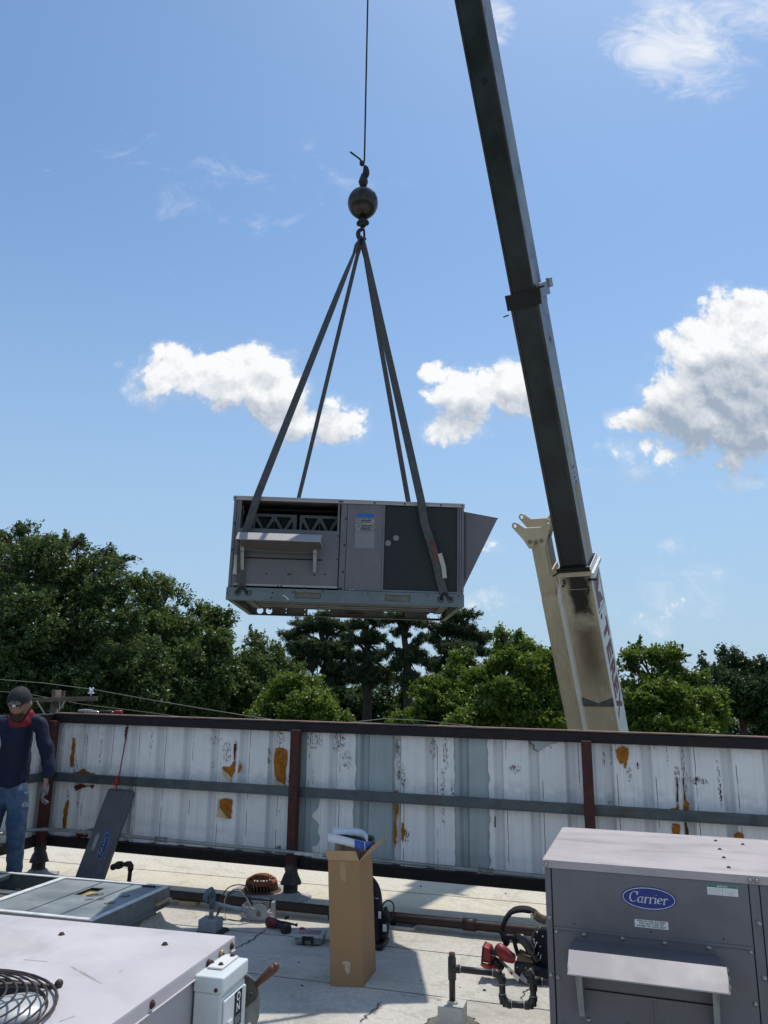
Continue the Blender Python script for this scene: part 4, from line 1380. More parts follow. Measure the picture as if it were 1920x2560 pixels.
for x in (0.085, 0.170, 1.704, 1.784):
    MB().mesh(plate(circle(0, 0, 0.032, 18), (), 0.004), FRONT(x, 0.006, 0.055)).build('hole_disc', mat('hole_plug', (0.16, 0.16, 0.14), 0.7, 0.2, var=0.3, vs=20), frail)
screws(frail, [(x, -0.0145, z) for x, z in ((0.36, 0.062), (0.35, 0.02), (0.52, 0.07), (0.535, 0.078), (0.76, 0.082), (1.12, 0.085), (1.6, 0.08), (1.85, 0.082), (0.0, 0.05))], SCR_R, k=0.8)
MB().tube([(0.44, -0.0155, 0.045), (0.462, -0.0155, 0.038), (0.478, -0.0155, 0.025), (0.488, -0.0155, 0.008)], 0.005, 5, flat=0.3).build('scrape', mat('bright_scrape', (0.7, 0.72, 0.73), 0.4), frail)
for x, nm in ((0, 'l'), (UL, 'r')):
    MB().box(x - 0.002, x + 0.002, -0.0105, UW - 0.002, 0.0, ZR).box(min(x, x + (0.04 if x == 0 else -0.04)), max(x, x + (0.04 if x == 0 else -0.04)), 0.036, UW - 0.046, -0.003, 0.0).build('base_rail', ZINCD, U)
pan = MB().box(0.004, UL - 0.004, 0.002, UW - 0.002, ZR - 0.006, ZR).build('floor_pan', ZINCD, U)
for y in (0.16, 0.36, 0.56, 0.76, 0.96, 1.12):
    MB().box(0.03, UL - 0.03, y, y + 0.05, ZR - 0.028, ZR - 0.0065).build('pan_rib', ZINCD, pan, bevel=0.004)
MB().box(0.05, 0.12, 0.02, UW - 0.02, ZR - 0.04, ZR - 0.029).build('pan_stiffener', ZINCD, pan)
MB().box(UL - 0.12, UL - 0.05, 0.02, UW - 0.02, ZR - 0.04, ZR - 0.029).build('pan_stiffener', ZINCD, pan)
MB().ball((1.02, UW - 0.03, 0.035), 0.1, 0.01, 0.012, 10, 6).build('rust_flake', mat('rust_flake', (0.12, 0.06, 0.03), 0.9, var=0.4, vs=30), pan)
# cabinet walls and top
z0 = ZR + 0.004
cab = MB().box(0.0, 0.003, 0.0, UW, z0, UH - 0.03).box(0.0, UL, UW - 0.003, UW, z0, UH - 0.03).box(UL - 0.003, UL, 0.0, UW, z0, UH - 0.03).build('cabinet_wall', CAB, U)
MB().box(0.02, 0.885, 0.46, 0.463, z0, UH - 0.03).box(0.885, 0.888, 0.02, UW - 0.01, z0, UH - 0.03).box(1.225, 1.228, 0.02, UW - 0.01, z0, UH - 0.03).build('inner_partition', SEAMD, U)
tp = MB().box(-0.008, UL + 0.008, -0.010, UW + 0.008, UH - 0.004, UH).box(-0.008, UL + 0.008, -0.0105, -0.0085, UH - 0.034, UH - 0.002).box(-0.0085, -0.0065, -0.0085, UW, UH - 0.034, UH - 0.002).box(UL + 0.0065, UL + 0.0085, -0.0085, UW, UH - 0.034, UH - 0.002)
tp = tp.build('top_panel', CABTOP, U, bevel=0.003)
MB().box(-0.006, UL + 0.006, -0.0125, -0.0107, UH - 0.013, UH - 0.010).build('top_bead', HOODM, tp)
screws(tp, [(x, -0.0125, UH - 0.02) for x in (0.008, 0.865, 0.885, 1.152, 1.40, 1.70, 1.877)], SCR_R, k=0.9)
for x0, x1 in ((0.0, 0.024), (0.028, 0.046), (1.838, 1.852), (1.856, 1.87), (1.873, 1.89)):
    MB().box(x0, x1, -0.006, 0.02, z0, UH - 0.034).build('corner_post', CAB, U, bevel=0.002)
screws(cab, [(0.015, -0.0075, 0.62), (0.012, -0.0075, 0.40)], SCR_R, k=0.9)
# open top of the filter section
MB().box(0.047, 0.063, -0.004, 0.02, 0.585, UH - 0.034).box(0.853, 0.868, -0.004, 0.02, 0.585, UH - 0.034).build('opening_frame', CAB, U)
fz0, fz1 = 0.588, 0.728
for i, (xa_, xb_) in enumerate(((0.150, 0.512), (0.536, 0.880))):
    outer = rect(xa_, xb_, fz0, fz1)
    holes = []
    n = 2
    w = (xb_ - xa_ - 0.05)
    x = xa_ + 0.022
    seg = w / 2
    a, b_ = fz0 + 0.012, fz1 - 0.024
    # lattice of slanting card strips: openings are triangles and trapezia
    for j in range(2):
        c0 = x + j * seg
        holes.append([(c0 + 0.014, b_), (c0 + seg - 0.018, b_), (c0 + seg * 0.5 + 0.004, a + 0.004), (c0 + seg * 0.5 - 0.006, a + 0.004)])
        holes.append([(c0 + 0.0, a), (c0 + seg * 0.5 - 0.028, a), (c0 + 0.0, b_ - 0.03)])
        holes.append([(c0 + seg * 0.5 + 0.026, a), (c0 + seg - 0.004, a), (c0 + seg - 0.004, b_ - 0.03)])
    f_ = MB().mesh(plate(outer, holes, 0.004), FRONT(0, 0.085, 0)).build('filter_frame', mat('filter_card', (0.085, 0.09, 0.092), 0.8, var=0.12, vs=10), U)
    mb = MB()
    for j in range(18):
        xj = xa_ + 0.01 + (xb_ - xa_ - 0.02) * j / 17
        mb.add([(xj, 0.10, fz0), (xj + 0.009, 0.125, fz0), (xj + 0.018, 0.10, fz0), (xj, 0.10, fz1 - 0.02), (xj + 0.009, 0.125, fz1 - 0.02), (xj + 0.018, 0.10, fz1 - 0.02)], [(0, 1, 4, 3), (1, 2, 5, 4)])
    mb.build('filter_pleat', mat('dirty_filter', (0.055, 0.055, 0.05), 0.95, var=0.3, vs=15), f_)
MB().box(0.064, 0.852, 0.07, 0.40, UH - 0.09, UH - 0.085).build('inner_ledge', SEAMD, U)
MB().tube([(0.07, 0.03, 0.78), (0.078, 0.02, 0.72), (0.066, 0.02, 0.66), (0.075, 0.03, 0.60)], 0.003, 5).build('wire', WIREM, U)
# door with the little hood
door = MB().box(0.030, 0.872, -0.004, 0.014, z0 + 0.012, 0.584).build('access_door', CAB, U, bevel=0.002)
MB().box(0.075, 0.756, -0.0065, -0.0043, 0.215, 0.345).build('door_plate', CAB, door, bevel=0.001)
MB().box(0.11, 0.74, -0.008, -0.0067, 0.335, 0.345).build('door_slot', SEAMD, door)
MB().box(0.03, 0.872, -0.0045, -0.0043, 0.115, 0.13).build('door_lip', HOODM, door)
hood(door, 0.076, 0.737, 0.441, 0.9, 0.205, flange=False, d1=0.15, d2=0.265, rise=0.077)
screws(door, [(0.867, -0.0055, 0.545), (0.30, -0.008, 0.215), (0.475, -0.008, 0.215), (0.493, -0.008, 0.217), (0.685, -0.008, 0.215), (0.77, -0.008, 0.225), (0.40, -0.0055, 0.117), (0.425, -0.0055, 0.12), (0.862, -0.0055, 0.35)], SCR_R, k=0.8)
screws(door, [(0.25, -0.006, 0.108), (0.61, -0.006, 0.108), (0.79, -0.006, 0.108)], SCR_R, k=1.1)
# strip between the doors
MB().box(0.876, 0.8805, -0.001, 0.02, z0, UH - 0.034).box(0.929, 0.9335, -0.001, 0.02, z0, UH - 0.034).build('panel_gap', SEAMD, U)
ms_ = MB().box(0.8805, 0.929, -0.005, 0.02, z0 - 0.006, UH - 0.034).build('mullion', CAB, U, bevel=0.0015)
screws(ms_, [(0.921, -0.0062, 0.69), (0.917, -0.0062, 0.47), (0.914, -0.0062, 0.25), (0.905, -0.0062, 0.112), (0.89, -0.0062, 0.112)], SCR_R, k=1.0)
cp = MB().box(0.9335, 1.2235, -0.004, 0.02, z0, UH - 0.036).build('control_panel', mat('faded_unit_grey', (0.14, 0.133, 0.146), 0.55, var=0.09, vs=4, dirt=(0.2, 0.19, 0.2), da=0.5, ds=5, streak=0.3), U, bevel=0.0015)
MB().box(1.0, 1.16, -0.0048, -0.0042, 0.45, 0.585).build('faded_patch', mat('ghost_label', (0.215, 0.21, 0.22), 0.6, var=0.08, vs=10), cp)
lb = MB().box(1.0, 1.155, -0.0055, -0.0042, 0.59, 0.70).build('rating_label', mat('label_foil', (0.20, 0.20, 0.22), 0.5, var=0.5, vs=60, dirt=(0.45, 0.45, 0.43), da=0.4, ds=70), cp)
MB().box(1.015, 1.15, -0.006, -0.0043, 0.712, 0.738).build('blue_label', mat('bright_blue_label', (0.01, 0.12, 0.5), 0.4, var=0.1, vs=20), cp)
mb = MB()
for i in range(7):
    mb.box(1.045 + 0.004 * (i % 2), 1.145 - 0.01 * ((i * 3) % 4), -0.0062, -0.0056, 0.60 + i * 0.013, 0.606 + i * 0.013)
mb.build('label_print', INK, lb)
MB().box(1.05, 1.138, -0.0066, -0.0063, 0.648, 0.658).build('label_strip', mat('pale_yellow_label', (0.4, 0.38, 0.2), 0.6), lb)
screws(cp, [(0.975, -0.0055, 0.108), (1.0, -0.0055, 0.11)], SCR_Z, k=1.2)
MB().box(1.2245, 1.240, -0.006, 0.02, z0, UH - 0.036).build('coil_frame', CAB, U)
MB().box(1.225, 1.872, -0.007, 0.02, z0, z0 + 0.014).build('coil_frame', ZINC, U)


def coil_mat():
    m = bpy.data.materials.new('condenser_coil')
    m.use_nodes = True
    t = NT(m.node_tree)
    b = t.n['Principled BSDF']
    o = t.new('ShaderNodeTexCoord').outputs['Object']
    x, y, z = t.sep(o)
    row = t.ramp(t.math('PINGPONG', t.math('DIVIDE', z, 0.012), 0.5), 0.1, 0.4)
    fin = t.ramp(t.noise(t.mapping(o, (140, 1, 24)), 1.0, 4, 0.65), 0.42, 0.62)
    tone = t.ramp(t.math('ADD', t.noise(o, 4, 6, 0.65), t.math('MULTIPLY', t.math('SUBTRACT', x, 1.55), 0.35)), 0.35, 0.65)
    col = t.mix(tone, (0.014, 0.019, 0.021, 1), (0.030, 0.027, 0.026, 1))
    col = t.mix(t.math('MULTIPLY', row, 0.8), col, (0.03, 0.034, 0.036, 1))
    col = t.mix(t.math('MULTIPLY', fin, 0.35), col, (0.012, 0.013, 0.014, 1))
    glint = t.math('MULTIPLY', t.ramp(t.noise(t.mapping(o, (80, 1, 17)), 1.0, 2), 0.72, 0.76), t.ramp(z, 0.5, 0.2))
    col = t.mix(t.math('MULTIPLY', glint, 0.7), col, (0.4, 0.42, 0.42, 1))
    t.l.new(col, b.inputs['Base Color'])
    b.inputs['Metallic'].default_value = 0.3
    b.inputs['Roughness'].default_value = 0.55
    bn = t.new('ShaderNodeBump')
    bn.inputs['Strength'].default_value = 0.5
    bn.inputs['Distance'].default_value = 0.003
    t.l.new(t.math('ADD', row, fin), bn.inputs['Height'])
    t.l.new(bn.outputs[0], b.inputs['Normal'])
    return m


coil = MB().box(1.2405, 1.8375, 0.004, 0.04, z0 + 0.0145, UH - 0.036).build('condenser_coil', coil_mat(), U)
DUST = mat('coil_dust_spot', (0.22, 0.21, 0.20), 0.9, var=0.1)
for x, z, r in ((1.272, 0.50, 0.024), (1.336, 0.545, 0.024)):
    MB().mesh(plate(jag(circle(0, 0, r, 12), 0.003, 2), (), 0.001), FRONT(x, 0.0032, z)).build('dust_spot', DUST, coil)
# slanting intake hood on the far end
hd_ = [(0.806, UL + 0.009), (0.760, UL + 0.30), (0.150, UL + 0.009)]
mb = MB()
for y in (0.10, 1.0):
    mb.add([(x, y, z) for z, x in hd_] + [(x, y + 0.003, z) for z, x in hd_], [(0, 1, 2), (5, 4, 3), (0, 3, 4, 1), (1, 4, 5, 2), (2, 5, 3, 0)])
mb.hexa([(UL + 0.009, 0.098, 0.808), (UL + 0.305, 0.098, 0.762), (UL + 0.305, 1.005, 0.762), (UL + 0.009, 1.005, 0.808)], [(UL + 0.009, 0.098, 0.811), (UL + 0.305, 0.098, 0.765), (UL + 0.305, 1.005, 0.765), (UL + 0.009, 1.005, 0.811)])
ih = mb.build('intake_hood', CAB, U)
MB().hexa([(UL + 0.012, 0.104, 0.155), (UL + 0.292, 0.104, 0.748), (UL + 0.292, 0.999, 0.748), (UL + 0.012, 0.999, 0.155)], [(UL + 0.010, 0.104, 0.158), (UL + 0.289, 0.104, 0.751), (UL + 0.289, 0.999, 0.751), (UL + 0.010, 0.999, 0.158)]).build('intake_screen', MESHM, ih)
for dxx in (0.02, 0.03):
    MB().box(UL + dxx, UL + dxx + 0.002, 0.0965, 0.0995, 0.21 + dxx, 0.80).build('hood_seam', SEAMD, ih)
MB().box(UL + 0.0095, UL + 0.016, 0.094, 0.0995, 0.13, 0.82).build('hood_flange', CAB, ih)

# ------------------------------------------------------------------ lifting straps
STRAP = mat('black_webbing', (0.078, 0.078, 0.078), 0.85, var=0.25, vs=30, bump=0.4, bs=220, dirt=(0.10, 0.095, 0.085), da=0.5, ds=8)


def ribbon(pts, w, th, twist=None, wdir=Vector((1, 0, 0))):
    mb = MB()
    vs, fs = [], []
    n = len(pts)
    for i, p in enumerate(pts):
        t = (pts[min(i + 1, n - 1)] - pts[max(i - 1, 0)]).normalized()
        a = (wdir - t * wdir.dot(t)).normalized()
        b_ = t.cross(a)
        an = twist(i / (n - 1)) if twist else 0
        d1 = a * math.cos(an) + b_ * math.sin(an)
        d2 = t.cross(d1)
        for sx, sy in ((-1, -1), (1, -1), (1, 1), (-1, 1)):
            vs.append(p + d1 * (w / 2 * sx) + d2 * (th / 2 * sy))
    for i in range(n - 1):
        for k in range(4):
            fs.append((4 * i + k, 4 * i + (k + 1) % 4, 4 * i + 4 + (k + 1) % 4, 4 * i + 4 + k))
    fs += [(3, 2, 1, 0), (4 * n - 4, 4 * n - 3, 4 * n - 2, 4 * n - 1)]
    return mb.add(vs, fs)


UM = Matrix.Translation(HO) @ HM.to_4x4()
hook_pt = atY(903, 600, HY)
ul = lambda x, y, z: UM @ Vector((x, y, z))
STR = [('front strap running down past the little hood to the lower corner of the hanging unit', [ul(0.194, -0.028, UH + 0.012), ul(0.16, -0.05, 0.70), ul(0.118, -0.045, 0.54), ul(0.092, -0.035, 0.40), ul(0.095, -0.025, 0.25), ul(0.112, -0.022, 0.085)], 0.064, 0.0, Vector((-0.012, -0.03, 0))),
       ('front strap with red and paper tags crossing the dark coil of the hanging unit', [ul(1.532, -0.028, UH + 0.012), ul(1.565, -0.045, 0.66), ul(1.63, -0.045, 0.47), ul(1.672, -0.04, 0.32), ul(1.70, -0.03, 0.2), ul(1.735, -0.022, 0.085)], 0.066, 0.0, Vector((0.012, -0.03, 0))),
       ('rear strap showing behind the hanging unit above its filter section', [ul(0.356, UW + 0.02, UH + 0.01), ul(0.27, UW + 0.02, 0.45), ul(0.191, UW + 0.016, 0.055)], 0.045, 0.9, Vector((-0.006, 0.03, 0))),
       ('rear strap showing behind the hanging unit above its dark coil', [ul(1.57, UW + 0.02, UH + 0.01), ul(1.64, UW + 0.02, 0.45), ul(1.712, UW + 0.016, 0.055)], 0.05, 0.7, Vector((0.01, 0.03, 0)))]
for i, (lab, low, w, tw, off) in enumerate(STR):
    o = thing('lifting_strap', lab, 'strap', hook_pt, group='webbing straps on the hanging unit')
    a = hook_pt + off
    b_ = low[0]
    upper = [a.lerp(b_, k / 14) for k in range(15)]
    sag = Vector((0, 0, -0.02))
    allp = upper[:-1] + low
    fin = []
    for j in range(len(allp) - 1):
        fin.append(allp[j] - hook_pt)
        if j >= 14:
            fin.append((allp[j] + allp[j + 1]) / 2 - hook_pt)
    fin.append(allp[-1] - hook_pt)
    f0 = 14 / len(fin)
    tws = [lambda f: 1.35 * math.exp(-f * 9) + 0.12 * math.sin(f * 4), lambda f: 1.1 * math.exp(-f * 7) + 0.5 * math.sin(min(f / 0.5, 1) * math.pi), lambda f: 0.15 + 0.6 * math.exp(-f * 6) + 0.6 * f, lambda f: 0.9 * math.exp(-f * 4) + 0.25][i]
    st = ribbon(fin, w, 0.007, tws).build('webbing', STRAP, o)
    # loop gathered over the hook
    MB().tube([Vector((0.0, -0.02, 0.012)) + off * 0.5, Vector((0, 0, 0.02)), Vector((0, 0.02, 0.0)) + off * 0.6, off + (b_ - a) * 0.035, off + (b_ - a) * 0.075], [0.016, 0.018, 0.022, 0.026, 0.012], 8, flat=0.5).build('eye_loop', STRAP, o)
    e = low[-1] - hook_pt
    if i < 2:
        MB().tube([e + Vector((-0.03, 0, -0.035)), e + Vector((-0.018, -0.012, 0.0)), e + Vector((0, -0.014, 0.015)), e + Vector((0.02, -0.012, -0.0)), e + Vector((0.05, 0, -0.035))], 0.012, 8, flat=0.7).build('shackle', IRON, o)
    if i == 1:
        q = low
        ribbon([(q[1].lerp(q[2], 0.72)) - hook_pt + Vector((0.004, -0.007, 0)), q[2] - hook_pt + Vector((0.006, -0.008, 0)), q[2].lerp(q[3], 0.8) - hook_pt + Vector((0.004, -0.008, 0))], 0.028, 0.004).build('red_sleeve', mat('red_sleeve', (0.14, 0.045, 0.04), 0.8, var=0.3, vs=20), o)
        ribbon([q[2].lerp(q[3], 0.35) - hook_pt + Vector((0.045, -0.012, 0)), q[3] - hook_pt + Vector((0.05, -0.016, -0.01)), q[4] - hook_pt + Vector((0.035, -0.012, 0.02))], 0.036, 0.002, lambda f: 0.3 * math.sin(f * 5)).build('paper_tag', mat('paper_tag', (0.42, 0.40, 0.35), 0.8, var=0.12, vs=30), o)
    if i == 0:
        q = low
        ribbon([ul(0.058, -0.02, 0.36) - hook_pt, ul(0.062, -0.024, 0.27) - hook_pt, ul(0.055, -0.02, 0.2) - hook_pt], 0.048, 0.002, lambda f: 0.2 * math.sin(f * 6)).build('paper_tag', mat('paper_tag', (0.42, 0.40, 0.35), 0.8), o)

# ------------------------------------------------------------------ unit in front on the viewer's right
K = 0.84
RYAW = rad(-18.7)
RP = Vector((0.8215, 4.077, 0.0))
R = thing('rooftop_unit', 'large grey rooftop air conditioner with blue oval badge and weather hood, standing on the roof', 'air conditioner', RP, (0, 0, RYAW))
RT = 0.954
RL, RW = 2.05, 1.0
rz = lambda z: RT + (z - 0.802) * K
cabR = MB().box(0.0, 0.003, 0.0, RW, 0.1, RT - 0.03).box(0.0, RL, RW - 0.003, RW, 0.1, RT - 0.03).box(RL - 0.003, RL, 0.0, RW, 0.1, RT - 0.03).build('cabinet_wall', CAB, R)
MB().box(-0.01, RL + 0.01, -0.01, RW + 0.01, 0.0, 0.1).build('base_rail', ZINC, R, bevel=0.003)
MB().box(0.04, RL - 0.04, 0.03, 0.034, 0.1, RT - 0.03).build('inner_partition', SEAMD, R)
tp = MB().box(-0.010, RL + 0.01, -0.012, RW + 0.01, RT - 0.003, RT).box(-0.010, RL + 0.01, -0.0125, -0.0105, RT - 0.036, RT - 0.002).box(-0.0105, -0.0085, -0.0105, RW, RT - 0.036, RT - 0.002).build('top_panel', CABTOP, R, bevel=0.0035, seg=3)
screws(tp, [(u_ * K, v_, RT) for u_, v_ in ((1.02, 0.86), (1.18, 0.80), (1.02, 0.60), (1.02, 0.37), (1.02, 0.13), (1.6, 0.4))], SCR_R, 'top', k=1.2)
screws(tp, [(0.008, -0.0128, RT - 0.022), (1.11 * K, -0.0128, RT - 0.02), (1.142 * K, -0.0128, RT - 0.02)], SCR_Z, k=1.3)
lp = MB().box(0.0, 0.028, -0.006, 0.02, 0.1, RT - 0.037).build('corner_post', CAB, R, bevel=0.002)
screws(lp, [(0.016, -0.0072, rz(0.49)), (0.013, -0.0072, rz(0.19))], SCR_Z, k=1.2)
MB().box(0.029, 0.033, -0.0015, 0.02, 0.1, RT - 0.037).build('panel_gap', SEAMD, R)
zs = rz(0.442)
updoor = MB().box(0.034, 1.096 * K, -0.007, 0.014, zs, RT - 0.037).box(0.034, 1.096 * K, -0.0115, -0.0068, zs - 0.010, zs + 0.004).build('filter_door', CAB, R, bevel=0.002)
lodoor = MB().box(0.034, 1.096 * K, -0.003, 0.014, 0.1, zs - 0.012).build('access_door', CAB, R, bevel=0.002)
MB().box(1.097 * K, 1.101 * K, -0.0015, 0.02, 0.1, RT - 0.037).box(1.150 * K, 1.155 * K, -0.0015, 0.02, 0.1, RT - 0.037).build('panel_gap', SEAMD, R)
mu = MB().box(1.1015 * K, 1.1497 * K, -0.005, 0.02, 0.1, RT - 0.037).build('mullion', CAB, R, bevel=0.002)
screws(mu, [(1.135 * K, -0.0063, rz(0.565)), (1.135 * K, -0.0063, rz(0.30)), (1.132 * K, -0.0063, rz(0.06))], SCR_Z, k=1.4)
MB().box(1.1555 * K, RL, -0.005, 0.02, 0.1, RT - 0.037).build('control_panel', CAB, R, bevel=0.002)
screws(lodoor, [(0.046, -0.0045, rz(0.42)), (0.046, -0.0045, rz(0.18)), (1.08 * K, -0.0045, rz(0.42)), (1.08 * K, -0.0045, rz(0.17))], SCR_Z, k=1.3)
logo(updoor, FRONT(0.575 * K, -0.0085, rz(0.640)), 0.147 * K, 0.0605 * K)
st = MB().box(0.492 * K, 0.670 * K, -0.0085, -0.0072, rz(0.487), rz(0.527)).build('instruction_label', WHITE, updoor)
for i, tx in enumerate(('FOR FILTER ACCESS', 'LIFT BOTTOM OF', 'PANEL UP AND OUT')):
    me = text_mesh(tx, 0.0072, 0.0004, bold=0.00035, wide=1.12, space=1.25)
    MB().mesh(me, FRONT(0.581 * K, -0.0088, rz(0.5195 - i * 0.0122))).build('label_line', INK, st)
im = MB().box(0.887 * K, 1.043 * K, -0.0085, -0.0072, rz(0.688), rz(0.741)).build('notice_label', WHITE, updoor)
MB().box(0.888 * K, 1.042 * K, -0.0089, -0.0086, rz(0.727), rz(0.7405)).build('notice_head', GREENP, im)
MB().mesh(text_mesh('IMPORTANT', 0.0056, 0.0003, bold=0.0002), FRONT(0.965 * K, -0.0092, rz(0.7335))).build('notice_word', WHITE, im)
mb = MB()
for i in range(7):
    z = rz(0.692 + i * 0.0047)
    mb.box(0.891 * K, 0.960 * K, -0.0089, -0.0086, z, z + 0.0007).box(0.970 * K, 1.039 * K, -0.0089, -0.0086, z, z + 0.0007)
mb.box(0.963 * K, 0.966 * K, -0.0089, -0.0086, rz(0.69), rz(0.726))
mb.build('notice_lines', TEXTG, im)
for x, z in ((0.158, 0.468), (0.575, 0.468), (0.95, 0.47)):
    MB().mesh(plate(circle(0, 0, 0.0035, 10), (), 0.001), FRONT(x * K, -0.0076, rz(z))).build('small_hole', SEAMD, updoor)
# pressed plate with a gauge strip under the hood
MB().box(0.17 * K, 0.92 * K, -0.0055, -0.0033, rz(-0.03), rz(0.14)).build('door_plate', CAB, lodoor, bevel=0.001)
sc_ = MB().box(0.545 * K, 0.580 * K, -0.0075, -0.0057, rz(-0.06), rz(0.12)).build('gauge_strip', CAB, lodoor, bevel=0.001)
mb = MB()
for i in range(6):
    z = rz(0.105 - i * 0.024)
    mb.box(0.556 * K, 0.568 * K, -0.0079, -0.0076, z, z + 0.001)
mb.box(0.5635 * K, 0.565 * K, -0.0079, -0.0076, rz(-0.06), rz(0.12))
mb.build('gauge_marks', SEAMD, sc_)
MB().box(0.20 * K, 0.88 * K, -0.0065, -0.0057, rz(0.135), rz(0.142)).build('door_slot', SEAMD, lodoor)
screws(lodoor, [(0.215 * K, -0.0065, rz(-0.015)), (0.43 * K, -0.0065, rz(-0.015)), (0.65 * K, -0.0065, rz(-0.015))], SCR_Z, k=1.4)
hd2 = hood(lodoor, 0.14 * K, 0.94 * K, 0.538, 0.92, 0.25, d1=0.165, d2=0.285, rise=0.066)
zf = 0.604 + 0.004 + 0.024
screws(hd2, [(x * K, -0.0066, zf) for x in (0.21, 0.42, 0.645, 0.87)], SCR_Z, k=1.4)
zt_ = 0.538
screws(hd2, [(0.94 * K, -0.16, zt_ + 0.055), (0.94 * K, -0.19, zt_ + 0.03), (0.94 * K, -0.22, zt_ + 0.005)], SCR_Z, 'right', k=1.4)

# ------------------------------------------------------------------ unit in front on the viewer's left
C = EYE + (Vector((-0.423, 2.384, 1.07)) - EYE) * ((EYE.z - 0.954) / (EYE.z - 1.07))
LYAW = math.atan2(-0.239, 0.971)
L = thing('rooftop_unit', 'pale lilac topped condenser unit with a round wire fan guard and a side switch box', 'air conditioner', (C.x, C.y, 0), (0, 0, LYAW))
LT = C.z
LL, LW = 2.0, 1.45
# real side edge runs a little off square in the picture; the cabinet is square
inv = (Matrix.Translation((C.x, C.y, 0)) @ Matrix.Rotation(LYAW, 4, 'Z')).inverted()
lf = lambda px, py, z: inv @ gp(px, py, z)
_a, _b, _c = lf(143, 2493, LT + 0.01), lf(84, 2441, LT + 0.01), lf(0, 2427, LT + 0.01)
_d = 2 * (_a.x * (_b.y - _c.y) + _b.x * (_c.y - _a.y) + _c.x * (_a.y - _b.y))
fcx = ((_a.x ** 2 + _a.y ** 2) * (_b.y - _c.y) + (_b.x ** 2 + _b.y ** 2) * (_c.y - _a.y) + (_c.x ** 2 + _c.y ** 2) * (_a.y - _b.y)) / _d
fcy = ((_a.x ** 2 + _a.y ** 2) * (_c.x - _b.x) + (_b.x ** 2 + _b.y ** 2) * (_a.x - _c.x) + (_c.x ** 2 + _c.y ** 2) * (_b.x - _a.x)) / _d
frr = math.hypot(_a.x - fcx, _a.y - fcy)
print('fan', fcx, fcy, frr)
ang = [2 * math.pi * i / 48 for i in range(48)]
fh = [(fcx + (frr - 0.02) * math.cos(a), fcy + (frr - 0.02) * math.sin(a)) for a in ang]
me = plate(rect(-LL, 0.010, -LW, 0.010), [fh], 0.004)
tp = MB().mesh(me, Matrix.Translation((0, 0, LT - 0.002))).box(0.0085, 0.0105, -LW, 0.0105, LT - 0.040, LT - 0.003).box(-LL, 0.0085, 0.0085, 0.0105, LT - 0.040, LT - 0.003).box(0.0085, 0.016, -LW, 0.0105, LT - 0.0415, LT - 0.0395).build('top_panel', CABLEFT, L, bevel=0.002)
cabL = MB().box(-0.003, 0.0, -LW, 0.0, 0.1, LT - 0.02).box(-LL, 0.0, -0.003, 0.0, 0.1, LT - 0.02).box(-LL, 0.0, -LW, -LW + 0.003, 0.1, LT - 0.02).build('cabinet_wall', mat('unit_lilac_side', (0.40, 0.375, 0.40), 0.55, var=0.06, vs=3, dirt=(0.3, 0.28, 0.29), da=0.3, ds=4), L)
MB().box(-LL, 0.008, -LW, 0.008, 0.0, 0.1).build('base_rail', ZINC, L)
MB().box(-0.03, 0.004, -0.035, 0.004, 0.1, LT - 0.042).build('corner_post', CAB, L, bevel=0.003)
for n, (px, py) in enumerate(((153.7, 2337), (412, 2362))):
    q = lf(px, py, LT)
    screws(tp, [(q.x, q.y, LT)], SCR_R, 'top', k=1.25)
screws(tp, [(0.0115, y, LT - 0.022) for y in (-0.02, -0.19, -0.52, -0.95)], SCR_R, 'right', k=1.3)
MB().lathe([(0.012, 0), (0.010, 0.008), (0.004, 0.012)], 8, Matrix.Translation((0.0105, -0.10, LT - 0.02)) @ Matrix.Rotation(rad(90), 4, 'Y')).build('screw', mat('brass_screw', (0.4, 0.3, 0.2), 0.4, 0.6), tp)
SCRM = mat('scuff_mark', (0.36, 0.33, 0.30), 0.7, var=0.3, vs=40)
for pa, pb, w_ in (((178, 2417), (255, 2458), 0.0045), ((60, 2399), (120, 2404), 0.003), ((150, 2554), (186, 2540), 0.004), ((298, 2433), (305, 2424), 0.002)):
    qa, qb = lf(*pa, LT), lf(*pb, LT)
    dv_ = (qb - qa).normalized()
    nv_ = Vector((-dv_.y, dv_.x, 0)) * w_
    MB().add([qa + nv_ + Vector((0, 0, .0005)), qa - nv_ * 0.6 + Vector((0, 0, .0005)), qb - nv_ * 1.2 + Vector((0, 0, .0005)), qb + nv_ * 0.4 + Vector((0, 0, .0005))], [(0, 1, 2, 3)]).build('scuff', SCRM, tp)
# fan well, guard of wire rings, hub
well = MB()
vs, fs = [], []
for z, r in ((LT - 0.001, frr - 0.02), (LT - 0.03, frr - 0.035), (LT - 0.26, frr - 0.04)):
    vs += [(fcx + r * math.cos(a), fcy + r * math.sin(a), z) for a in ang]
for j in range(2):
    for i in range(48):
        fs.append((j * 48 + i, j * 48 + (i + 1) % 48, j * 48 + 48 + (i + 1) % 48, j * 48 + 48 + i))
fs.append(tuple(range(96, 144)))
well.add(vs, fs, True).build('fan_well', mat('dark_fan_well', (0.05, 0.048, 0.05), 0.6, var=0.2, vs=10), L)
GUARD = mat('guard_wire', (0.055, 0.04, 0.035), 0.55, 0.3, var=0.4, vs=25, dirt=(0.12, 0.06, 0.04), da=0.5, ds=30)
_g = lf(137, 2458, LT + 0.012)
GA = math.degrees(math.atan2(_g.y - fcy, _g.x - fcx))
gd = MB()
dome = lambda r: LT + 0.012 + 0.05 * (1 - (r / frr) ** 2)
for k in range(12):
    r = frr * (1 - k / 12.6)
    gd.tube([(fcx + r * math.cos(2 * math.pi * i / 40), fcy + r * math.sin(2 * math.pi * i / 40), dome(r)) for i in range(41)], 0.0028 if k else 0.0042, 6, cap=False)
gd = gd.build('fan_guard', GUARD, L)
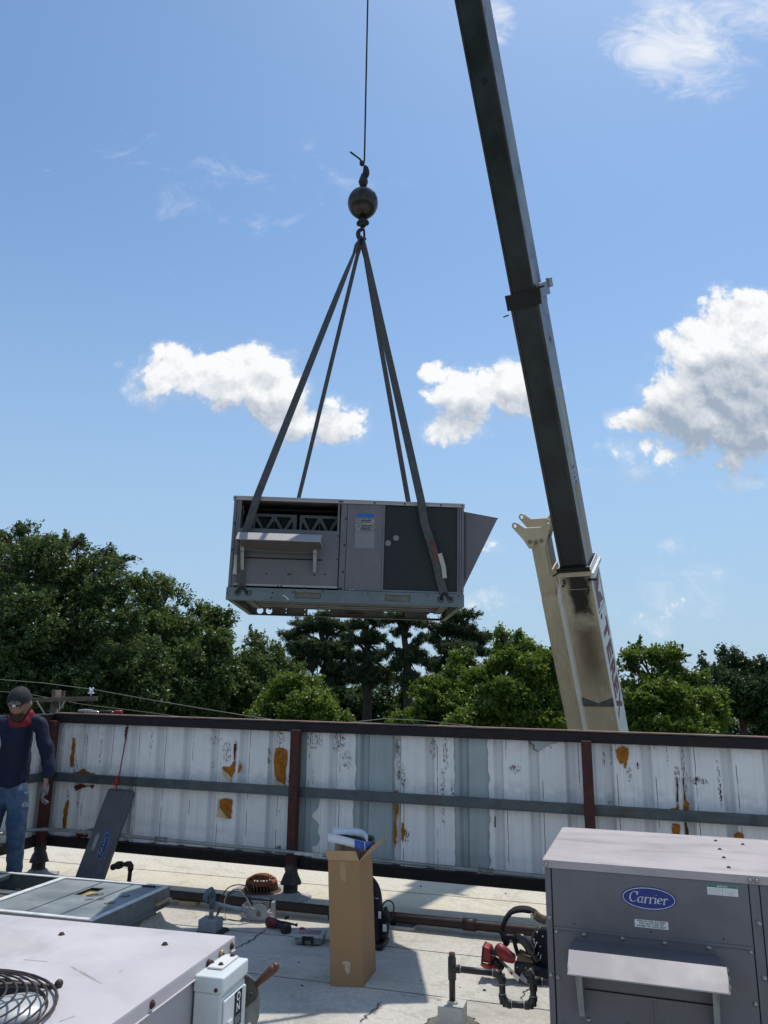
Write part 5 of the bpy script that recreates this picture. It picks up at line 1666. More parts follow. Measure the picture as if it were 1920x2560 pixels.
for a in (GA, GA + 120, GA + 240):
    ca_, sa_ = math.cos(rad(a)), math.sin(rad(a))
    mb = MB().tube([(fcx + r * ca_, fcy + r * sa_, dome(r) - 0.006) for r in (0.02, frr * 0.35, frr * 0.7, frr, frr + 0.02)], 0.0065, 6)
    mb.ball((fcx + (frr + 0.022) * ca_, fcy + (frr + 0.022) * sa_, LT + 0.008), 0.012, 0.012, 0.012, 8, 6)
    mb.build('guard_arm', GUARD, gd)
fan = MB()
for k in range(4):
    a0 = k * math.pi / 2 + 0.5
    pts = []
    for i in range(7):
        a = a0 + 0.95 * i / 6
        pts.append((a, i / 6))
    vs = []
    for a, f in pts:
        for r in (0.07, frr * 0.5, frr * 0.86):
            vs.append((fcx + r * math.cos(a), fcy + r * math.sin(a), LT - 0.10 - 0.07 * f))
    fs = [(3 * i + j, 3 * i + j + 1, 3 * i + j + 4, 3 * i + j + 3) for i in range(6) for j in range(2)]
    fan.add(vs, fs, True)
fan.build('fan_blade', mat('fan_grey', (0.10, 0.10, 0.11), 0.5, 0.3), L)
_hb = lf(42, 2548, LT - 0.05)
hub = MB().lathe([(0.02, 0), (0.085, 0.0), (0.092, 0.015), (0.092, 0.10), (0.085, 0.115), (0.04, 0.125)], 24, Matrix.Translation((_hb.x, _hb.y, LT - 0.13))).build('fan_motor', mat('motor_grey', (0.52, 0.54, 0.53), 0.4, 0.2), L)
# sloping hood on the side below the switch box
a = lf(318, 2522, LT - 0.10)
MB().hexa([(0.002, -1.3, LT - 0.12), (0.16, -1.3, LT - 0.20), (0.16, -0.40, LT - 0.20), (0.002, -0.40, LT - 0.12)], [(0.002, -1.3, LT - 0.115), (0.16, -1.3, LT - 0.195), (0.16, -0.40, LT - 0.195), (0.002, -0.40, LT - 0.115)]).build('side_hood', CABLEFT, L, bevel=0.002)
MB().hexa([(0.155, -1.3, LT - 0.33), (0.16, -1.3, LT - 0.33), (0.16, -0.40, LT - 0.33), (0.155, -0.40, LT - 0.33)], [(0.155, -1.3, LT - 0.202), (0.16, -1.3, LT - 0.202), (0.16, -0.40, LT - 0.202), (0.155, -0.40, LT - 0.202)]).build('side_hood_face', CABLEFT, L)

# ------------------------------------------------------------------ switch box on the unit's side
SWM = mat('switch_box_paint', (0.62, 0.66, 0.655), 0.4, var=0.04, vs=6, dirt=(0.4, 0.42, 0.42), da=0.3, ds=9)
# corners read off the picture on the plane of the box top
zt = None
best = None
for k in range(60):
    z = LT - 0.02 - 0.002 * k
    p = lf(485.7, 2437, z)
    if best is None or abs(p.x - 0.006) < best[0]:
        best = (abs(p.x - 0.006), z)
ZT = best[1]
pf0, pf1, pb1 = lf(485.7, 2437, ZT), lf(557.5, 2444, ZT), lf(627, 2402, ZT)
bx1 = pf1.x
by0 = (pf0.y + pf1.y) / 2
by1 = pb1.y + 0.02
print('switch box', pf0, pf1, pb1, ZT, 'unit corner', C, 'mesh LT', LT)
SB = thing('switch_box', 'white electrical disconnect box with brown handle, switched to ON, on the unit side', 'electrical box', (C.x, C.y, 0), (0, 0, LYAW))
H_ = 0.42
cap = MB().box(0.006, bx1 + 0.004, by0 - 0.004, by1 + 0.004, ZT - 0.045, ZT).build('cap', SWM, SB, bevel=0.006, seg=3)
bodyb = MB().box(0.008, bx1 - 0.006, by0 + 0.002, by1 - 0.002, ZT - H_, ZT - 0.046).build('box', SWM, SB, bevel=0.003)
wdt = by1 - by0
MB().box(0.02, bx1 - 0.028, by0 + wdt * 0.30, by1 - wdt * 0.02, ZT + 0.0005, ZT + 0.007).build('knockout_plate', mat('pinkish_plate', (0.68, 0.67, 0.66), 0.4, var=0.04), cap, bevel=0.006, seg=3)
screws(cap, [(bx1 - 0.045, by0 + wdt * 0.45, ZT + 0.007), (bx1 - 0.045, by0 + wdt * 0.92, ZT + 0.007), (0.018, by0 + wdt * 0.5, ZT + 0.007), (0.018, by0 + wdt * 0.93, ZT + 0.007)], SCR_R, 'top', k=1.0)
MB().lathe([(0.006, 0), (0.005, 0.004), (0.002, 0.005)], 8, Matrix.Translation((bx1 * 0.82, by0 - 0.0045, ZT - 0.034)) @ Matrix.Rotation(rad(90), 4, 'X')).build('rust_spot', SCREWR, cap)
X = bx1 - 0.0055
door_ = MB().box(X - 0.004, X + 0.004, by0 + wdt * 0.02, by1 - wdt * 0.02, ZT - H_ + 0.01, ZT - 0.056).build('door', SWM, SB, bevel=0.004)
MB().box(X + 0.0045, X + 0.011, by0 + wdt * 0.05, by0 + wdt * 0.86, ZT - H_ + 0.012, ZT - 0.066).build('raised_panel', SWM, door_, bevel=0.006, seg=3)
MB().box(X + 0.0045, X + 0.017, by0 + wdt * 0.80, by0 + wdt * 0.88, ZT - H_ + 0.012, ZT - 0.064).build('door_ridge', SWM, door_, bevel=0.006, seg=3)
RT_ = lambda y, z, o: basis((X + o, y, z), (0, 1, 0), (0, 0, 1), (1, 0, 0))
ly = by0 + wdt * 0.61
lw = wdt * 0.15
pl = MB().box(X + 0.0112, X + 0.0122, ly - lw, ly + lw, ZT - 0.165, ZT - 0.068).build('switch_label', mat('dark_label', (0.016, 0.018, 0.03), 0.4), door_)
for i, ch in enumerate('ON'):
    MB().mesh(text_mesh(ch, 0.0235, 0.0004, bold=0.0006), RT_(ly, ZT - 0.085 - i * 0.028, 0.0125)).build('letter', WHITE, pl)
mb = MB()
for i in range(4):
    mb.box(X + 0.0123, X + 0.0126, ly - lw * 0.8, ly + lw * (0.7 - 0.15 * (i % 2)), ZT - 0.139 - i * 0.006, ZT - 0.137 - i * 0.006)
mb.build('label_lines', TEXTG, pl)
MB().box(X + 0.0112, X + 0.0122, ly - lw, ly + lw, ZT - 0.185, ZT - 0.1655).build('pale_label', mat('pale_label', (0.4, 0.42, 0.42), 0.5), door_)
pl2 = MB().box(X + 0.0112, X + 0.0122, ly - lw, ly + lw, ZT - 0.30, ZT - 0.1855).build('warning_label', mat('dark_label2', (0.05, 0.05, 0.06), 0.4, var=0.4, vs=90), door_)
mb = MB()
for i in range(9):
    mb.box(X + 0.0123, X + 0.0126, ly - lw * 0.8, ly + lw * (0.8 - 0.2 * ((i * 2) % 3)), ZT - 0.20 - i * 0.009, ZT - 0.1975 - i * 0.009)
mb.build('label_lines', TEXTG, pl2)
MB().box(X + 0.0112, X + 0.0155, by0 + wdt * 0.2, by0 + wdt * 0.36, ZT - 0.150, ZT - 0.128).build('latch', WHITE, door_, bevel=0.002)
MB().mesh(plate([(0, 0), (0.012, 0.02), (0.016, 0.02), (0.016, -0.06), (0.002, -0.06)], (), 0.001), RT_(by0 + wdt * 0.27, ZT - 0.175, 0.0118)).build('indicator', INK, door_)
# operating handle on the far side
hy = by1 + 0.006
mb = MB()
discp = [(-0.02, 0.062), (0.0, 0.066), (0.03, 0.05), (0.046, 0.01), (0.045, -0.05), (0.03, -0.10), (0.005, -0.12), (-0.02, -0.105)]
MBASIS = basis((bx1 + 0.0, hy, ZT - 0.115), (0.99, 0.12, 0), (0, 0, 1), (0.12, -0.99, 0))
hp_ = MB().mesh(plate(discp, [circle(0.016, -0.075, 0.008, 12)], 0.004), MBASIS).build('handle_plate', mat('handle_steel', (0.25, 0.26, 0.24), 0.5, 0.4, var=0.2, vs=20), SB)
MB().mesh(plate([(-0.02, 0.06), (0.006, 0.064), (0.026, 0.05), (0.040, 0.02), (0.035, -0.0), (0.01, -0.02), (-0.02, -0.05)], [circle(0.018, 0.015, 0.006, 10)], 0.005), MBASIS @ Matrix.Translation((0, 0, 0.006))).build('handle_cam', mat('dark_olive_steel', (0.08, 0.075, 0.06), 0.5, 0.4, var=0.3, vs=20), hp_)
HB = MBASIS @ Vector((0.028, 0.035, 0.0))
he = MBASIS @ Vector((0.088, 0.088, -0.01))
MB().tube([HB, HB.lerp(he, 0.35), HB.lerp(he, 0.8), he], [0.008, 0.012, 0.0155, 0.0145], 12).ball(he, 0.0145, n=10, m=7).build('handle_grip', mat('brown_grip', (0.10, 0.038, 0.025), 0.45, var=0.2, vs=20), SB)

# ------------------------------------------------------------------ sheet metal curb adapter waiting for the hanging unit
CY = rad(-15.2)
fr0 = Vector((-1.85, 5.373, 0))
AD = thing('curb_adapter', 'low galvanised sheet metal curb adapter frame with open bays and flat deck on the roof', 'metal frame', fr0, (0, 0, CY))
AZ = 0.30
AL, AW = 2.35, 0.95
ZDECK = mat('galvanised_deck', (0.25, 0.285, 0.295), 0.5, 0.35, var=0.14, vs=3, dirt=(0.42, 0.44, 0.44), da=0.45, ds=4.5, bump=0.05, bs=30, scr=0.25)
ZSIDE = mat('dusty_zinc_side', (0.22, 0.225, 0.215), 0.65, 0.3, var=0.2, vs=5, dirt=(0.11, 0.10, 0.085), da=0.6, ds=5, bump=0.1, bs=40)
ADI = (Matrix.Translation(fr0) @ Matrix.Rotation(CY, 4, 'Z')).inverted()
al = lambda px, py, z=AZ: ADI @ gp(px, py, z)
A_z1 = lambda x, y: al(x / 3.456, y / 3.456 + 2100)
xd = (A_z1(680, 330).x + A_z1(0, 540).x) / 2
print('adapter divider', A_z1(680, 330), A_z1(0, 540), 'BR', A_z1(1530, 405), 'hole', A_z1(800, 400), A_z1(905, 405), A_z1(740, 470), A_z1(655, 450), 'bar', A_z1(290, 305), A_z1(0, 410), 'ledge', A_z1(205, 460), A_z1(0, 425))
xd = -0.93
sides = MB().box(-0.003, 0.0, 0.0, AW, 0.185, AZ).box(-AL, 0.0, 0.0, 0.003, 0.185, AZ).box(-AL, 0.0, AW - 0.003, AW, 0.185, AZ).box(-AL, -AL + 0.003, 0, AW, 0.185, AZ)
sides.build('side_panel', ZSIDE, AD)
MB().box(-0.012, 0.025, 0.0, AW, 0.178, 0.186).box(-AL, 0.012, -0.025, 0.0, 0.178, 0.186).build('bottom_flange', ZSIDE, AD)
lipw = 0.035
mb = MB().box(-lipw, 0.002, -0.002, AW + 0.002, AZ, AZ + 0.006).box(-AL, -lipw, -0.002, lipw, AZ, AZ + 0.006).box(-AL, -lipw, AW - lipw, AW + 0.002, AZ, AZ + 0.006).box(xd - 0.025, xd + 0.025, lipw, AW - lipw, AZ, AZ + 0.006)
mb.build('white_rim', mat('pale_gasket', (0.66, 0.68, 0.68), 0.5, 0.1, var=0.1, vs=10, dirt=(0.4, 0.4, 0.4), da=0.3, ds=8), AD)
hx0, hx1, hy0, hy1 = -0.545, -0.435, 0.53, 0.75
sx = [xd + 0.026, -0.56, -0.29, -lipw - 0.001]
for i in range(3):
    x0, x1 = sx[i], sx[i + 1]
    holes = [[(hx0, hy0), (hx1, hy0), (hx1, hy1), (hx0, hy1)]] if i == 1 else []
    o = MB().mesh(plate(rect(x0 + 0.001, x1 - 0.003, lipw + 0.001, AW - lipw - 0.001), holes, 0.003), Matrix.Translation((0, 0, AZ - 0.004 - 0.0 * i))).build('deck_sheet', ZDECK, AD)
    MB().box(x1 - 0.004, x1 - 0.001, lipw + 0.001, AW - lipw - 0.001, AZ - 0.003, AZ + 0.004).build('standing_seam', ZDECK, o)
MB().box(hx0 - 0.02, hx1 + 0.02, hy0 - 0.02, hy1 + 0.02, AZ - 0.03, AZ - 0.026).build('insulation', mat('yellow_insulation', (0.36, 0.28, 0.12), 0.95, var=0.3, vs=15), AD)
MB().tube([(-0.2, 0.88, AZ + 0.002), (-0.09, 0.885, AZ + 0.004)], 0.008, 6, flat=0.5).build('dirt_strip', SCREWR, AD)
mk = random.Random(3)
for k in range(6):
    cx_, cy_ = mk.uniform(-0.42, -0.12), mk.uniform(0.25, 0.6)
    r = mk.uniform(0.015, 0.035)
    MB().tube([(cx_ + r * math.cos(a) * (1 + 0.3 * math.sin(a * 2)), cy_ + 1.4 * r * math.sin(a), AZ - 0.0015) for a in [mk.uniform(0, 6) + 0.45 * i for i in range(10)]], 0.0016, 4).build('marker_scribble', INK, AD)
# bays open to the duct on the far left
MB().box(-1.50, -1.42, 0.10, AW - lipw, AZ - 0.035, AZ - 0.002).box(-AL + 0.02, xd - 0.026, 0.42, 0.50, AZ - 0.03, AZ - 0.003).build('cross_bar', ZINC, AD, bevel=0.004)
MB().box(-AL + 0.05, xd - 0.03, 0.06, 0.40, AZ - 0.02, AZ - 0.01).build('wood_nailer', mat('old_brown_wood', (0.12, 0.085, 0.055), 0.9, var=0.3, vs=9), AD)
inn = MB().box(-AL + 0.01, xd - 0.01, 0.52, 0.522, 0.0, AZ - 0.031).box(xd - 0.012, xd - 0.010, 0.01, AW - 0.01, 0.0, AZ - 0.001).box(-AL + 0.01, xd - 0.014, AW - 0.012, AW - 0.009, 0, AZ - 0.001).box(-AL + 0.02, xd - 0.015, 0.01, AW - 0.014, 0.015, 0.02)
inn.build('duct_lining', mat('grey_blue_lining', (0.10, 0.12, 0.125), 0.6, 0.3, var=0.2, vs=6), AD)
MB().tube([(-1.2, 0.75, 0.02), (-1.2, 0.75, 0.24)], 0.02, 8).build('inner_pipe', SEAMD, AD)
curb = MB().hexa([(-AL - 0.02, -0.05, -0.002), (-0.06, -0.05, -0.002), (-0.06, AW - 0.05, -0.002), (-AL - 0.02, AW - 0.05, -0.002)], [(-AL, -0.01, 0.178), (-0.075, -0.01, 0.178), (-0.075, AW - 0.06, 0.178), (-AL, AW - 0.06, 0.178)]).build('roof_curb', mat('flashed_curb', (0.20, 0.205, 0.20), 0.85, var=0.2, vs=4, bump=0.3, bs=30, dirt=(0.12, 0.115, 0.1), da=0.5, ds=5), AD)
# soft fillet of flashing where the curb meets the roof
vs, fs = [], []
fil = random.Random(8)
path = [(-0.075, -0.06 + 0.06 * i) for i in range(18)]
for x, y in path:
    j = 0.02 * math.sin(y * 9) + 0.012 * fil.uniform(-1, 1)
    vs += [(x + 0.0, y, 0.11 + j), (x + 0.05, y, 0.05 + j * 0.5), (x + 0.20 + 2 * j, y, 0.008)]
for i in range(len(path) - 1):
    for k in range(2):
        fs.append((3 * i + k, 3 * i + k + 1, 3 * i + 4 + k, 3 * i + 3 + k))
MB().add(vs, fs, True).build('curb_flashing', ROOF, AD)
MB().box(-0.02, 0.03, AW - 0.2, AW - 0.01, 0.186, 0.196, Matrix.Rotation(rad(2), 4, 'X')).build('wood_shim', mat('fresh_yellow_wood', (0.50, 0.34, 0.16), 0.8, var=0.15, vs=12), AD)

# ------------------------------------------------------------------ removed door leaning on the wall
tl, tr = Vector((-2.775, 7.88, 0.815)), Vector((-2.515, 7.805, 0.812))
bl, br_ = Vector((-2.80, 7.44, 0.0)), Vector((-2.54, 7.37, 0.0))
xx = ((tr - tl) + (br_ - bl)).normalized()
yv = ((tl - bl) + (tr - br_)).normalized()
yv = (yv - xx * xx.dot(yv)).normalized()
zv = xx.cross(yv)
PW, PH = 0.255, (tl - bl).length
LP = thing('access_panel', 'dark grey unit panel with faded blue badge leaning against the white wall', 'panel')
LP.matrix_world = basis(bl, xx, yv, zv)
PANELD = mat('panel_slate', (0.105, 0.108, 0.118), 0.55, var=0.1, vs=4, dirt=(0.17, 0.17, 0.18), da=0.4, ds=4, scr=0.15)
pn = MB().box(0.0, PW, 0.0, PH, -0.035, 0.0).build('panel', PANELD, LP, bevel=0.018, seg=4)
MB().box(PW - 0.02, PW + 0.032, 0.0, PH - 0.015, -0.055, -0.012).build('return_edge', PANELD, LP, bevel=0.006)
PM = lambda x, y, a: Matrix.Translation((x, y, 0.0015)) @ Matrix.Rotation(rad(a), 4, 'Z')
logo(pn, PM(PW * 0.72, PH * 0.44, -90), 0.145, 0.045, faded=True)
st = MB().box(PW * 0.26, PW * 0.40, PH * 0.37, PH * 0.54, 0.0, 0.0015).build('label', mat('worn_label', (0.20, 0.21, 0.22), 0.6, var=0.3, vs=50), pn)
for i, tx in enumerate(('FOR FILTER ACCESS', 'LIFT BOTTOM OF', 'PANEL UP AND OUT')):
    MB().mesh(text_mesh(tx, 0.008, 0.0004, bold=0.0006, wide=1.1), PM(PW * 0.36 - i * 0.0115, PH * 0.455, -90) @ Matrix.Translation((0, 0, 0.0005))).build('label_line', mat('worn_white', (0.45, 0.47, 0.48), 0.6, var=0.3, vs=80), st)
mb = MB()
zx = [(0.0, 0.0), (0.035, 0.0), (0.035, 0.05), (0.012, 0.055), (0.012, 0.09), (0.04, 0.095), (0.04, 0.13), (0.006, 0.13)]
for (a, b_), (c, d_) in zip(zx, zx[1:]):
    mb.tube([(PW * 0.72 + a, PH * 0.06 + b_, 0.0015), (PW * 0.72 + c, PH * 0.06 + d_, 0.0015)], 0.0045, 5, flat=0.3)
mb.build('scrawl', mat('pale_scrawl', (0.25, 0.30, 0.31), 0.6), pn)

# ------------------------------------------------------------------ gas pipes
GASB = mat('brown_pipe_paint', (0.030, 0.016, 0.014), 0.6, 0.15, var=0.3, vs=10, bump=0.15, bs=60, dirt=(0.06, 0.045, 0.04), da=0.35, ds=8)
gpz = 0.075
pp = [gp(*p, gpz) for p in ((200, 2216), (443, 2238), (690, 2263), (900, 2284), (1080, 2302), (1270, 2321), (1420, 2336))]
dd = (pp[-1] - pp[-2]).normalized()
lg = thing('gas_pipe', 'long dark brown gas pipe lying along the roof in front of the white wall', 'pipe', pp[0])
MB().tube([q - pp[0] for q in pp] + [pp[-1] + dd * 2.6 - pp[0]], 0.036, 12).build('pipe_run', GASB, lg)
dL = (pp[0] - pp[1]).normalized()
MB().tube([Vector((0, 0, 0)), dL * 1.4], 0.036, 12).build('pipe_run', GASB, lg)
for f in (0.9, 3.05, 5.2):
    p_ = (pp[1] - pp[0]) + (pp[-1] - pp[1]).normalized() * (f - 0.55)
    mb = MB().tube([p_ - dd * 0.05, p_ + dd * 0.05], 0.044, 12)
    mb.build('coupling', GASB, lg)
WOODB = mat('pale_block_wood', (0.42, 0.33, 0.22), 0.85, var=0.25, vs=9, bump=0.3, bs=50)
q = gp(470, 2262)
wb = thing('wood_block', 'pale wooden block lying under the brown gas pipe beside the curb adapter', 'block', q, (0, 0, rad(-10)))
MB().box(-0.07, 0.09, -0.05, 0.05, 0.0, 0.04).build('block', WOODB, wb, bevel=0.004)
MB().box(-0.10, -0.03, 0.02, 0.1, 0.0, 0.06).build('block', mat('dark_block', (0.08, 0.065, 0.05), 0.9, var=0.3, vs=9), wb, bevel=0.004)
# stub with cock behind the adapter
g0 = gp(322, 2232)
s1 = (onp(322, 2212, g0, Vector((0, 1, 0))))
st_ = thing('gas_pipe', 'short brown gas pipe stub with elbow and shut-off cock behind the curb adapter', 'pipe', g0)
Rq = lambda x, y: onp(x / 3.456, y / 3.456 + 2100, g0, Vector((0.26, 0.965, 0))) - g0
MB().tube([Vector((0, 0, 0)), Rq(1115, 350), Rq(1128, 245)], 0.019, 10).build('riser', GASB, st_)
MB().tube([Rq(1127, 262), Rq(1130, 225), Rq(1118, 208), Rq(1092, 208)], [0.026, 0.028, 0.028, 0.025], 10).build('elbow', GASB, st_)
MB().tube([Rq(1100, 208), Rq(1040, 214)], 0.019, 10).build('nipple', GASB, st_)
MB().tube([Rq(1052, 212), Rq(1020, 218), Rq(990, 228)], [0.03, 0.034, 0.024], 10).ball(Rq(1028, 228), 0.026, 0.022, 0.024).build('cock', GASB, st_)
MB().ball(Rq(978, 234), 0.028, 0.026, 0.028).build('plug', GASB, st_)

# ------------------------------------------------------------------ roof drain strainer
RUSTO = mat('rusty_orange_iron', (0.27, 0.085, 0.035), 0.85, 0.1, var=0.3, vs=12, bump=0.5, bs=70, dirt=(0.12, 0.045, 0.025), da=0.6, ds=14)
RUSTD = mat('rusty_brown_iron', (0.11, 0.055, 0.03), 0.9, 0.1, var=0.3, vs=14, bump=0.5, bs=70, dirt=(0.05, 0.03, 0.02), da=0.5, ds=14)
dq = gp(653, 2227)
dr = thing('roof_drain', 'rusty orange domed cast iron roof drain strainer on the roof', 'drain', dq)
R0 = 0.155
MB().lathe([(0.0, 0.0), (R0 + 0.03, 0.0), (R0 + 0.02, 0.012), (R0 - 0.004, 0.016), (R0 - 0.02, 0.004)], 32, jit=0.01).build('rim', RUSTD, dr)
top = MB()
for r in (0.02, 0.045, 0.07, 0.095, 0.12):
    top.tube([(r * math.cos(2 * math.pi * i / 28), r * math.sin(2 * math.pi * i / 28), 0.135 - 0.05 * (r / 0.13) ** 3) for i in range(29)], 0.0085, 6, cap=False)
for k in range(8):
    a = k * math.pi / 4
    top.tube([(0, 0, 0.135), (0.06 * math.cos(a), 0.06 * math.sin(a), 0.13), (0.125 * math.cos(a), 0.125 * math.sin(a), 0.094)], 0.007, 5)
top.build('dome_top', RUSTO, dr)
mb = MB()
n_ = 36
vs, fs = [], []
for z, r in ((0.100, 0.116), (0.105, 0.130), (0.078, 0.143), (0.072, 0.137)):
    vs += [(r * math.cos(2 * math.pi * i / n_), r * math.sin(2 * math.pi * i / n_), z) for i in range(n_)]
for j in range(4):
    for i in range(n_):
        fs.append((j * n_ + i, j * n_ + (i + 1) % n_, ((j + 1) % 4) * n_ + (i + 1) % n_, ((j + 1) % 4) * n_ + i))
MB().add(vs, fs, True).build('dome_ring', RUSTO, dr)
sl_me = None
for k in range(30):
    a = 2 * math.pi * k / 30
    if sl_me is None:
        o = MB().hexa([(0.141, -0.006, 0.012), (0.154, -0.006, 0.012), (0.154, 0.006, 0.012), (0.141, 0.006, 0.012)], [(0.130, -0.0055, 0.08), (0.141, -0.0055, 0.08), (0.141, 0.0055, 0.08), (0.130, 0.0055, 0.08)]).build('slat', RUSTD, dr)
        sl_me = o.data
    else:
        o = link('slat', sl_me, None, dr)
    o.rotation_euler = (0, 0, a)
MB().lathe([(R0 + 0.025, 0.004), (R0 + 0.06, 0.006), (R0 + 0.11, 0.003), (R0 + 0.13, 0.0)], 24, jit=0.08).build('lead_flashing', mat('grey_flashing', (0.30, 0.29, 0.27), 0.8, var=0.25, vs=9, dirt=(0.15, 0.13, 0.11), da=0.5, ds=9), dr)

# ------------------------------------------------------------------ loose electrical box, wires and conduit stub
BOXG = mat('grey_box_paint', (0.36, 0.37, 0.37), 0.55, 0.2, var=0.1, vs=9, dirt=(0.2, 0.2, 0.19), da=0.4, ds=10)
jb = gp(637, 2303)
JB = thing('actuator_box', 'grey open electrical actuator box with loose wires lying on the roof', 'electrical box', jb, (0, 0, rad(-12)))
JB.scale = (0.84, 0.84, 0.84)
mb = MB().box(-0.135, 0.10, -0.003, 0.0, 0.0, 0.125).box(-0.135, 0.10, 0.10, 0.103, 0.0, 0.15).box(-0.135, -0.132, 0.0, 0.10, 0.0, 0.13).box(-0.135, 0.10, 0.0, 0.10, 0.0, 0.003)
mb.build('box_body', BOXG, JB)
MB().box(0.10, 0.16, -0.006, 0.11, 0.0, 0.085).box(0.135, 0.16, 0.04, 0.11, 0.085, 0.16).build('box_end', mat('zinc_box_end', (0.42, 0.43, 0.43), 0.45, 0.4, var=0.15, vs=10), JB, bevel=0.003)
MB().mesh(plate([(0.085 * math.cos(a), 0.085 * math.sin(a)) for a in [rad(x) for x in range(-20, 215, 12)]] + [(-0.05, -0.055), (0.055, -0.055)], [circle(-0.02, 0.06, 0.005, 8), circle(0.05, 0.045, 0.005, 8)], 0.004), FRONT(0.042, -0.012, 0.07)).build('disc', BOXG, JB, bevel=0.001)
MB().lathe([(0.022, 0), (0.022, 0.006), (0.012, 0.008), (0.012, 0.014)], 10, FRONT(0.042, -0.014, 0.07)).build('spindle', mat('spindle', (0.2, 0.2, 0.2), 0.4, 0.6), JB)
MB().box(0.0, 0.05, 0.03, 0.07, 0.10, 0.15).build('motor', mat('dark_brown_block', (0.05, 0.025, 0.025), 0.6), JB)
WB = mat('black_wire', (0.02, 0.02, 0.021), 0.5)
WW = mat('grey_white_wire', (0.42, 0.42, 0.36), 0.6)
Jq = lambda x, y, dy=0.0: Vector((((x / 3.318 + 480) - 640) / 255.0, dy, (2297 - (y / 3.318 + 2180)) / 248.0))
for pts, m_, r in (([(510, 280), (485, 190), (440, 140), (370, 132), (290, 170), (250, 240), (230, 320), (215, 380), (260, 400), (290, 430)], WB, 0.0035), ([(505, 270), (470, 205), (400, 165), (320, 190), (270, 270), (235, 350), (230, 400), (285, 440)], WB, 0.0035),
                   ([(500, 290), (450, 195), (360, 170), (290, 230), (280, 310), (300, 380), (270, 400), (220, 400)], WW, 0.0028), ([(515, 265), (470, 200), (420, 175), (330, 195), (285, 270), (300, 330)], WB, 0.003),
                   ([(545, 300), (500, 285), (450, 300), (440, 340), (480, 370)], WW, 0.0028), ([(550, 310), (540, 350), (470, 395), (400, 410), (330, 425), (290, 405)], WW, 0.0028), ([(300, 395), (250, 375), (210, 400), (200, 430), (220, 470)], WB, 0.003), ([(300, 400), (400, 390), (430, 385)], WB, 0.003)):
    P = [Jq(x, y, -0.02 - 0.03 * (i % 2)) for i, (x, y) in enumerate(pts)]
    for v in P:
        v.z = max(v.z, 0.006)
    fin = []
    n = len(P)
    for i in range(n - 1):
        p0, p1, p2, p3 = P[max(i - 1, 0)], P[i], P[i + 1], P[min(i + 2, n - 1)]
        for k in range(4):
            f = k / 4
            fin.append(0.5 * ((2 * p1) + (p2 - p0) * f + (2 * p0 - 5 * p1 + 4 * p2 - p3) * f * f + (3 * p1 - p0 - 3 * p2 + p3) * f ** 3))
    fin.append(P[-1])
    MB().tube(fin, r * 1.5, 6).build('wire', m_, JB)
cb = gp(517, 2334)
CB = thing('conduit_stub', 'grey conduit elbow on a square grey block with flexible pipe to the actuator box', 'electrical box', cb, (0, 0, rad(-14)))
CB.scale = (0.8, 0.8, 0.8)
BG = mat('block_grey_paint', (0.27, 0.30, 0.32), 0.75, var=0.15, vs=9, bump=0.25, bs=60, dirt=(0.14, 0.14, 0.14), da=0.4, ds=9)
MB().box(-0.09, 0.09, -0.01, 0.15, 0.0, 0.115).build('block', BG, CB, bevel=0.006)
MB().lathe([(0.15, 0.003), (0.14, 0.012), (0.10, 0.015)], 14, Matrix.Translation((0.02, 0.07, 0)), jit=0.12).build('sealant', TAR, CB)
MB().tube([(0, 0.07, 0.11), (0, 0.07, 0.23)], 0.022, 12).build('riser', BG, CB)
MB().tube([(0, 0.07, 0.20), (0.002, 0.07, 0.30)], 0.028, 12).tube([(0.002, 0.07, 0.29), (0.004, 0.065, 0.335), (0.0, 0.04, 0.362), (-0.012, 0.0, 0.355), (-0.026, -0.02, 0.32), (-0.022, -0.015, 0.27)], [0.027, 0.03, 0.03, 0.028, 0.026, 0.024], 12).build('elbow', mat('blue_grey_fitting', (0.13, 0.165, 0.185), 0.55, 0.2, var=0.2, vs=12), CB)
MB().tube([(0.0, 0.10, 0.235), (0.08, 0.13, 0.215), (0.18, 0.17, 0.19), (0.27, 0.20, 0.17)], 0.019, 10).tube([(0.265, 0.2, 0.17), (0.30, 0.205, 0.165)], 0.024, 10).build('flexible_pipe', mat('pale_grey_pipe', (0.33, 0.34, 0.34), 0.5, 0.1, var=0.1, vs=15), CB)

# ------------------------------------------------------------------ red drill lying on the roof
def smooth(P, k=5):
    out = []
    n = len(P)
    P = [Vector(p) for p in P]
    for i in range(n - 1):
        p0, p1, p2, p3 = P[max(i - 1, 0)], P[i], P[i + 1], P[min(i + 2, n - 1)]
        for j in range(k):
            f = j / k
            out.append(0.5 * ((2 * p1) + (p2 - p0) * f + (2 * p0 - 5 * p1 + 4 * p2 - p3) * f * f + (3 * p1 - p0 - 3 * p2 + p3) * f ** 3))
    out.append(P[-1])
    return out


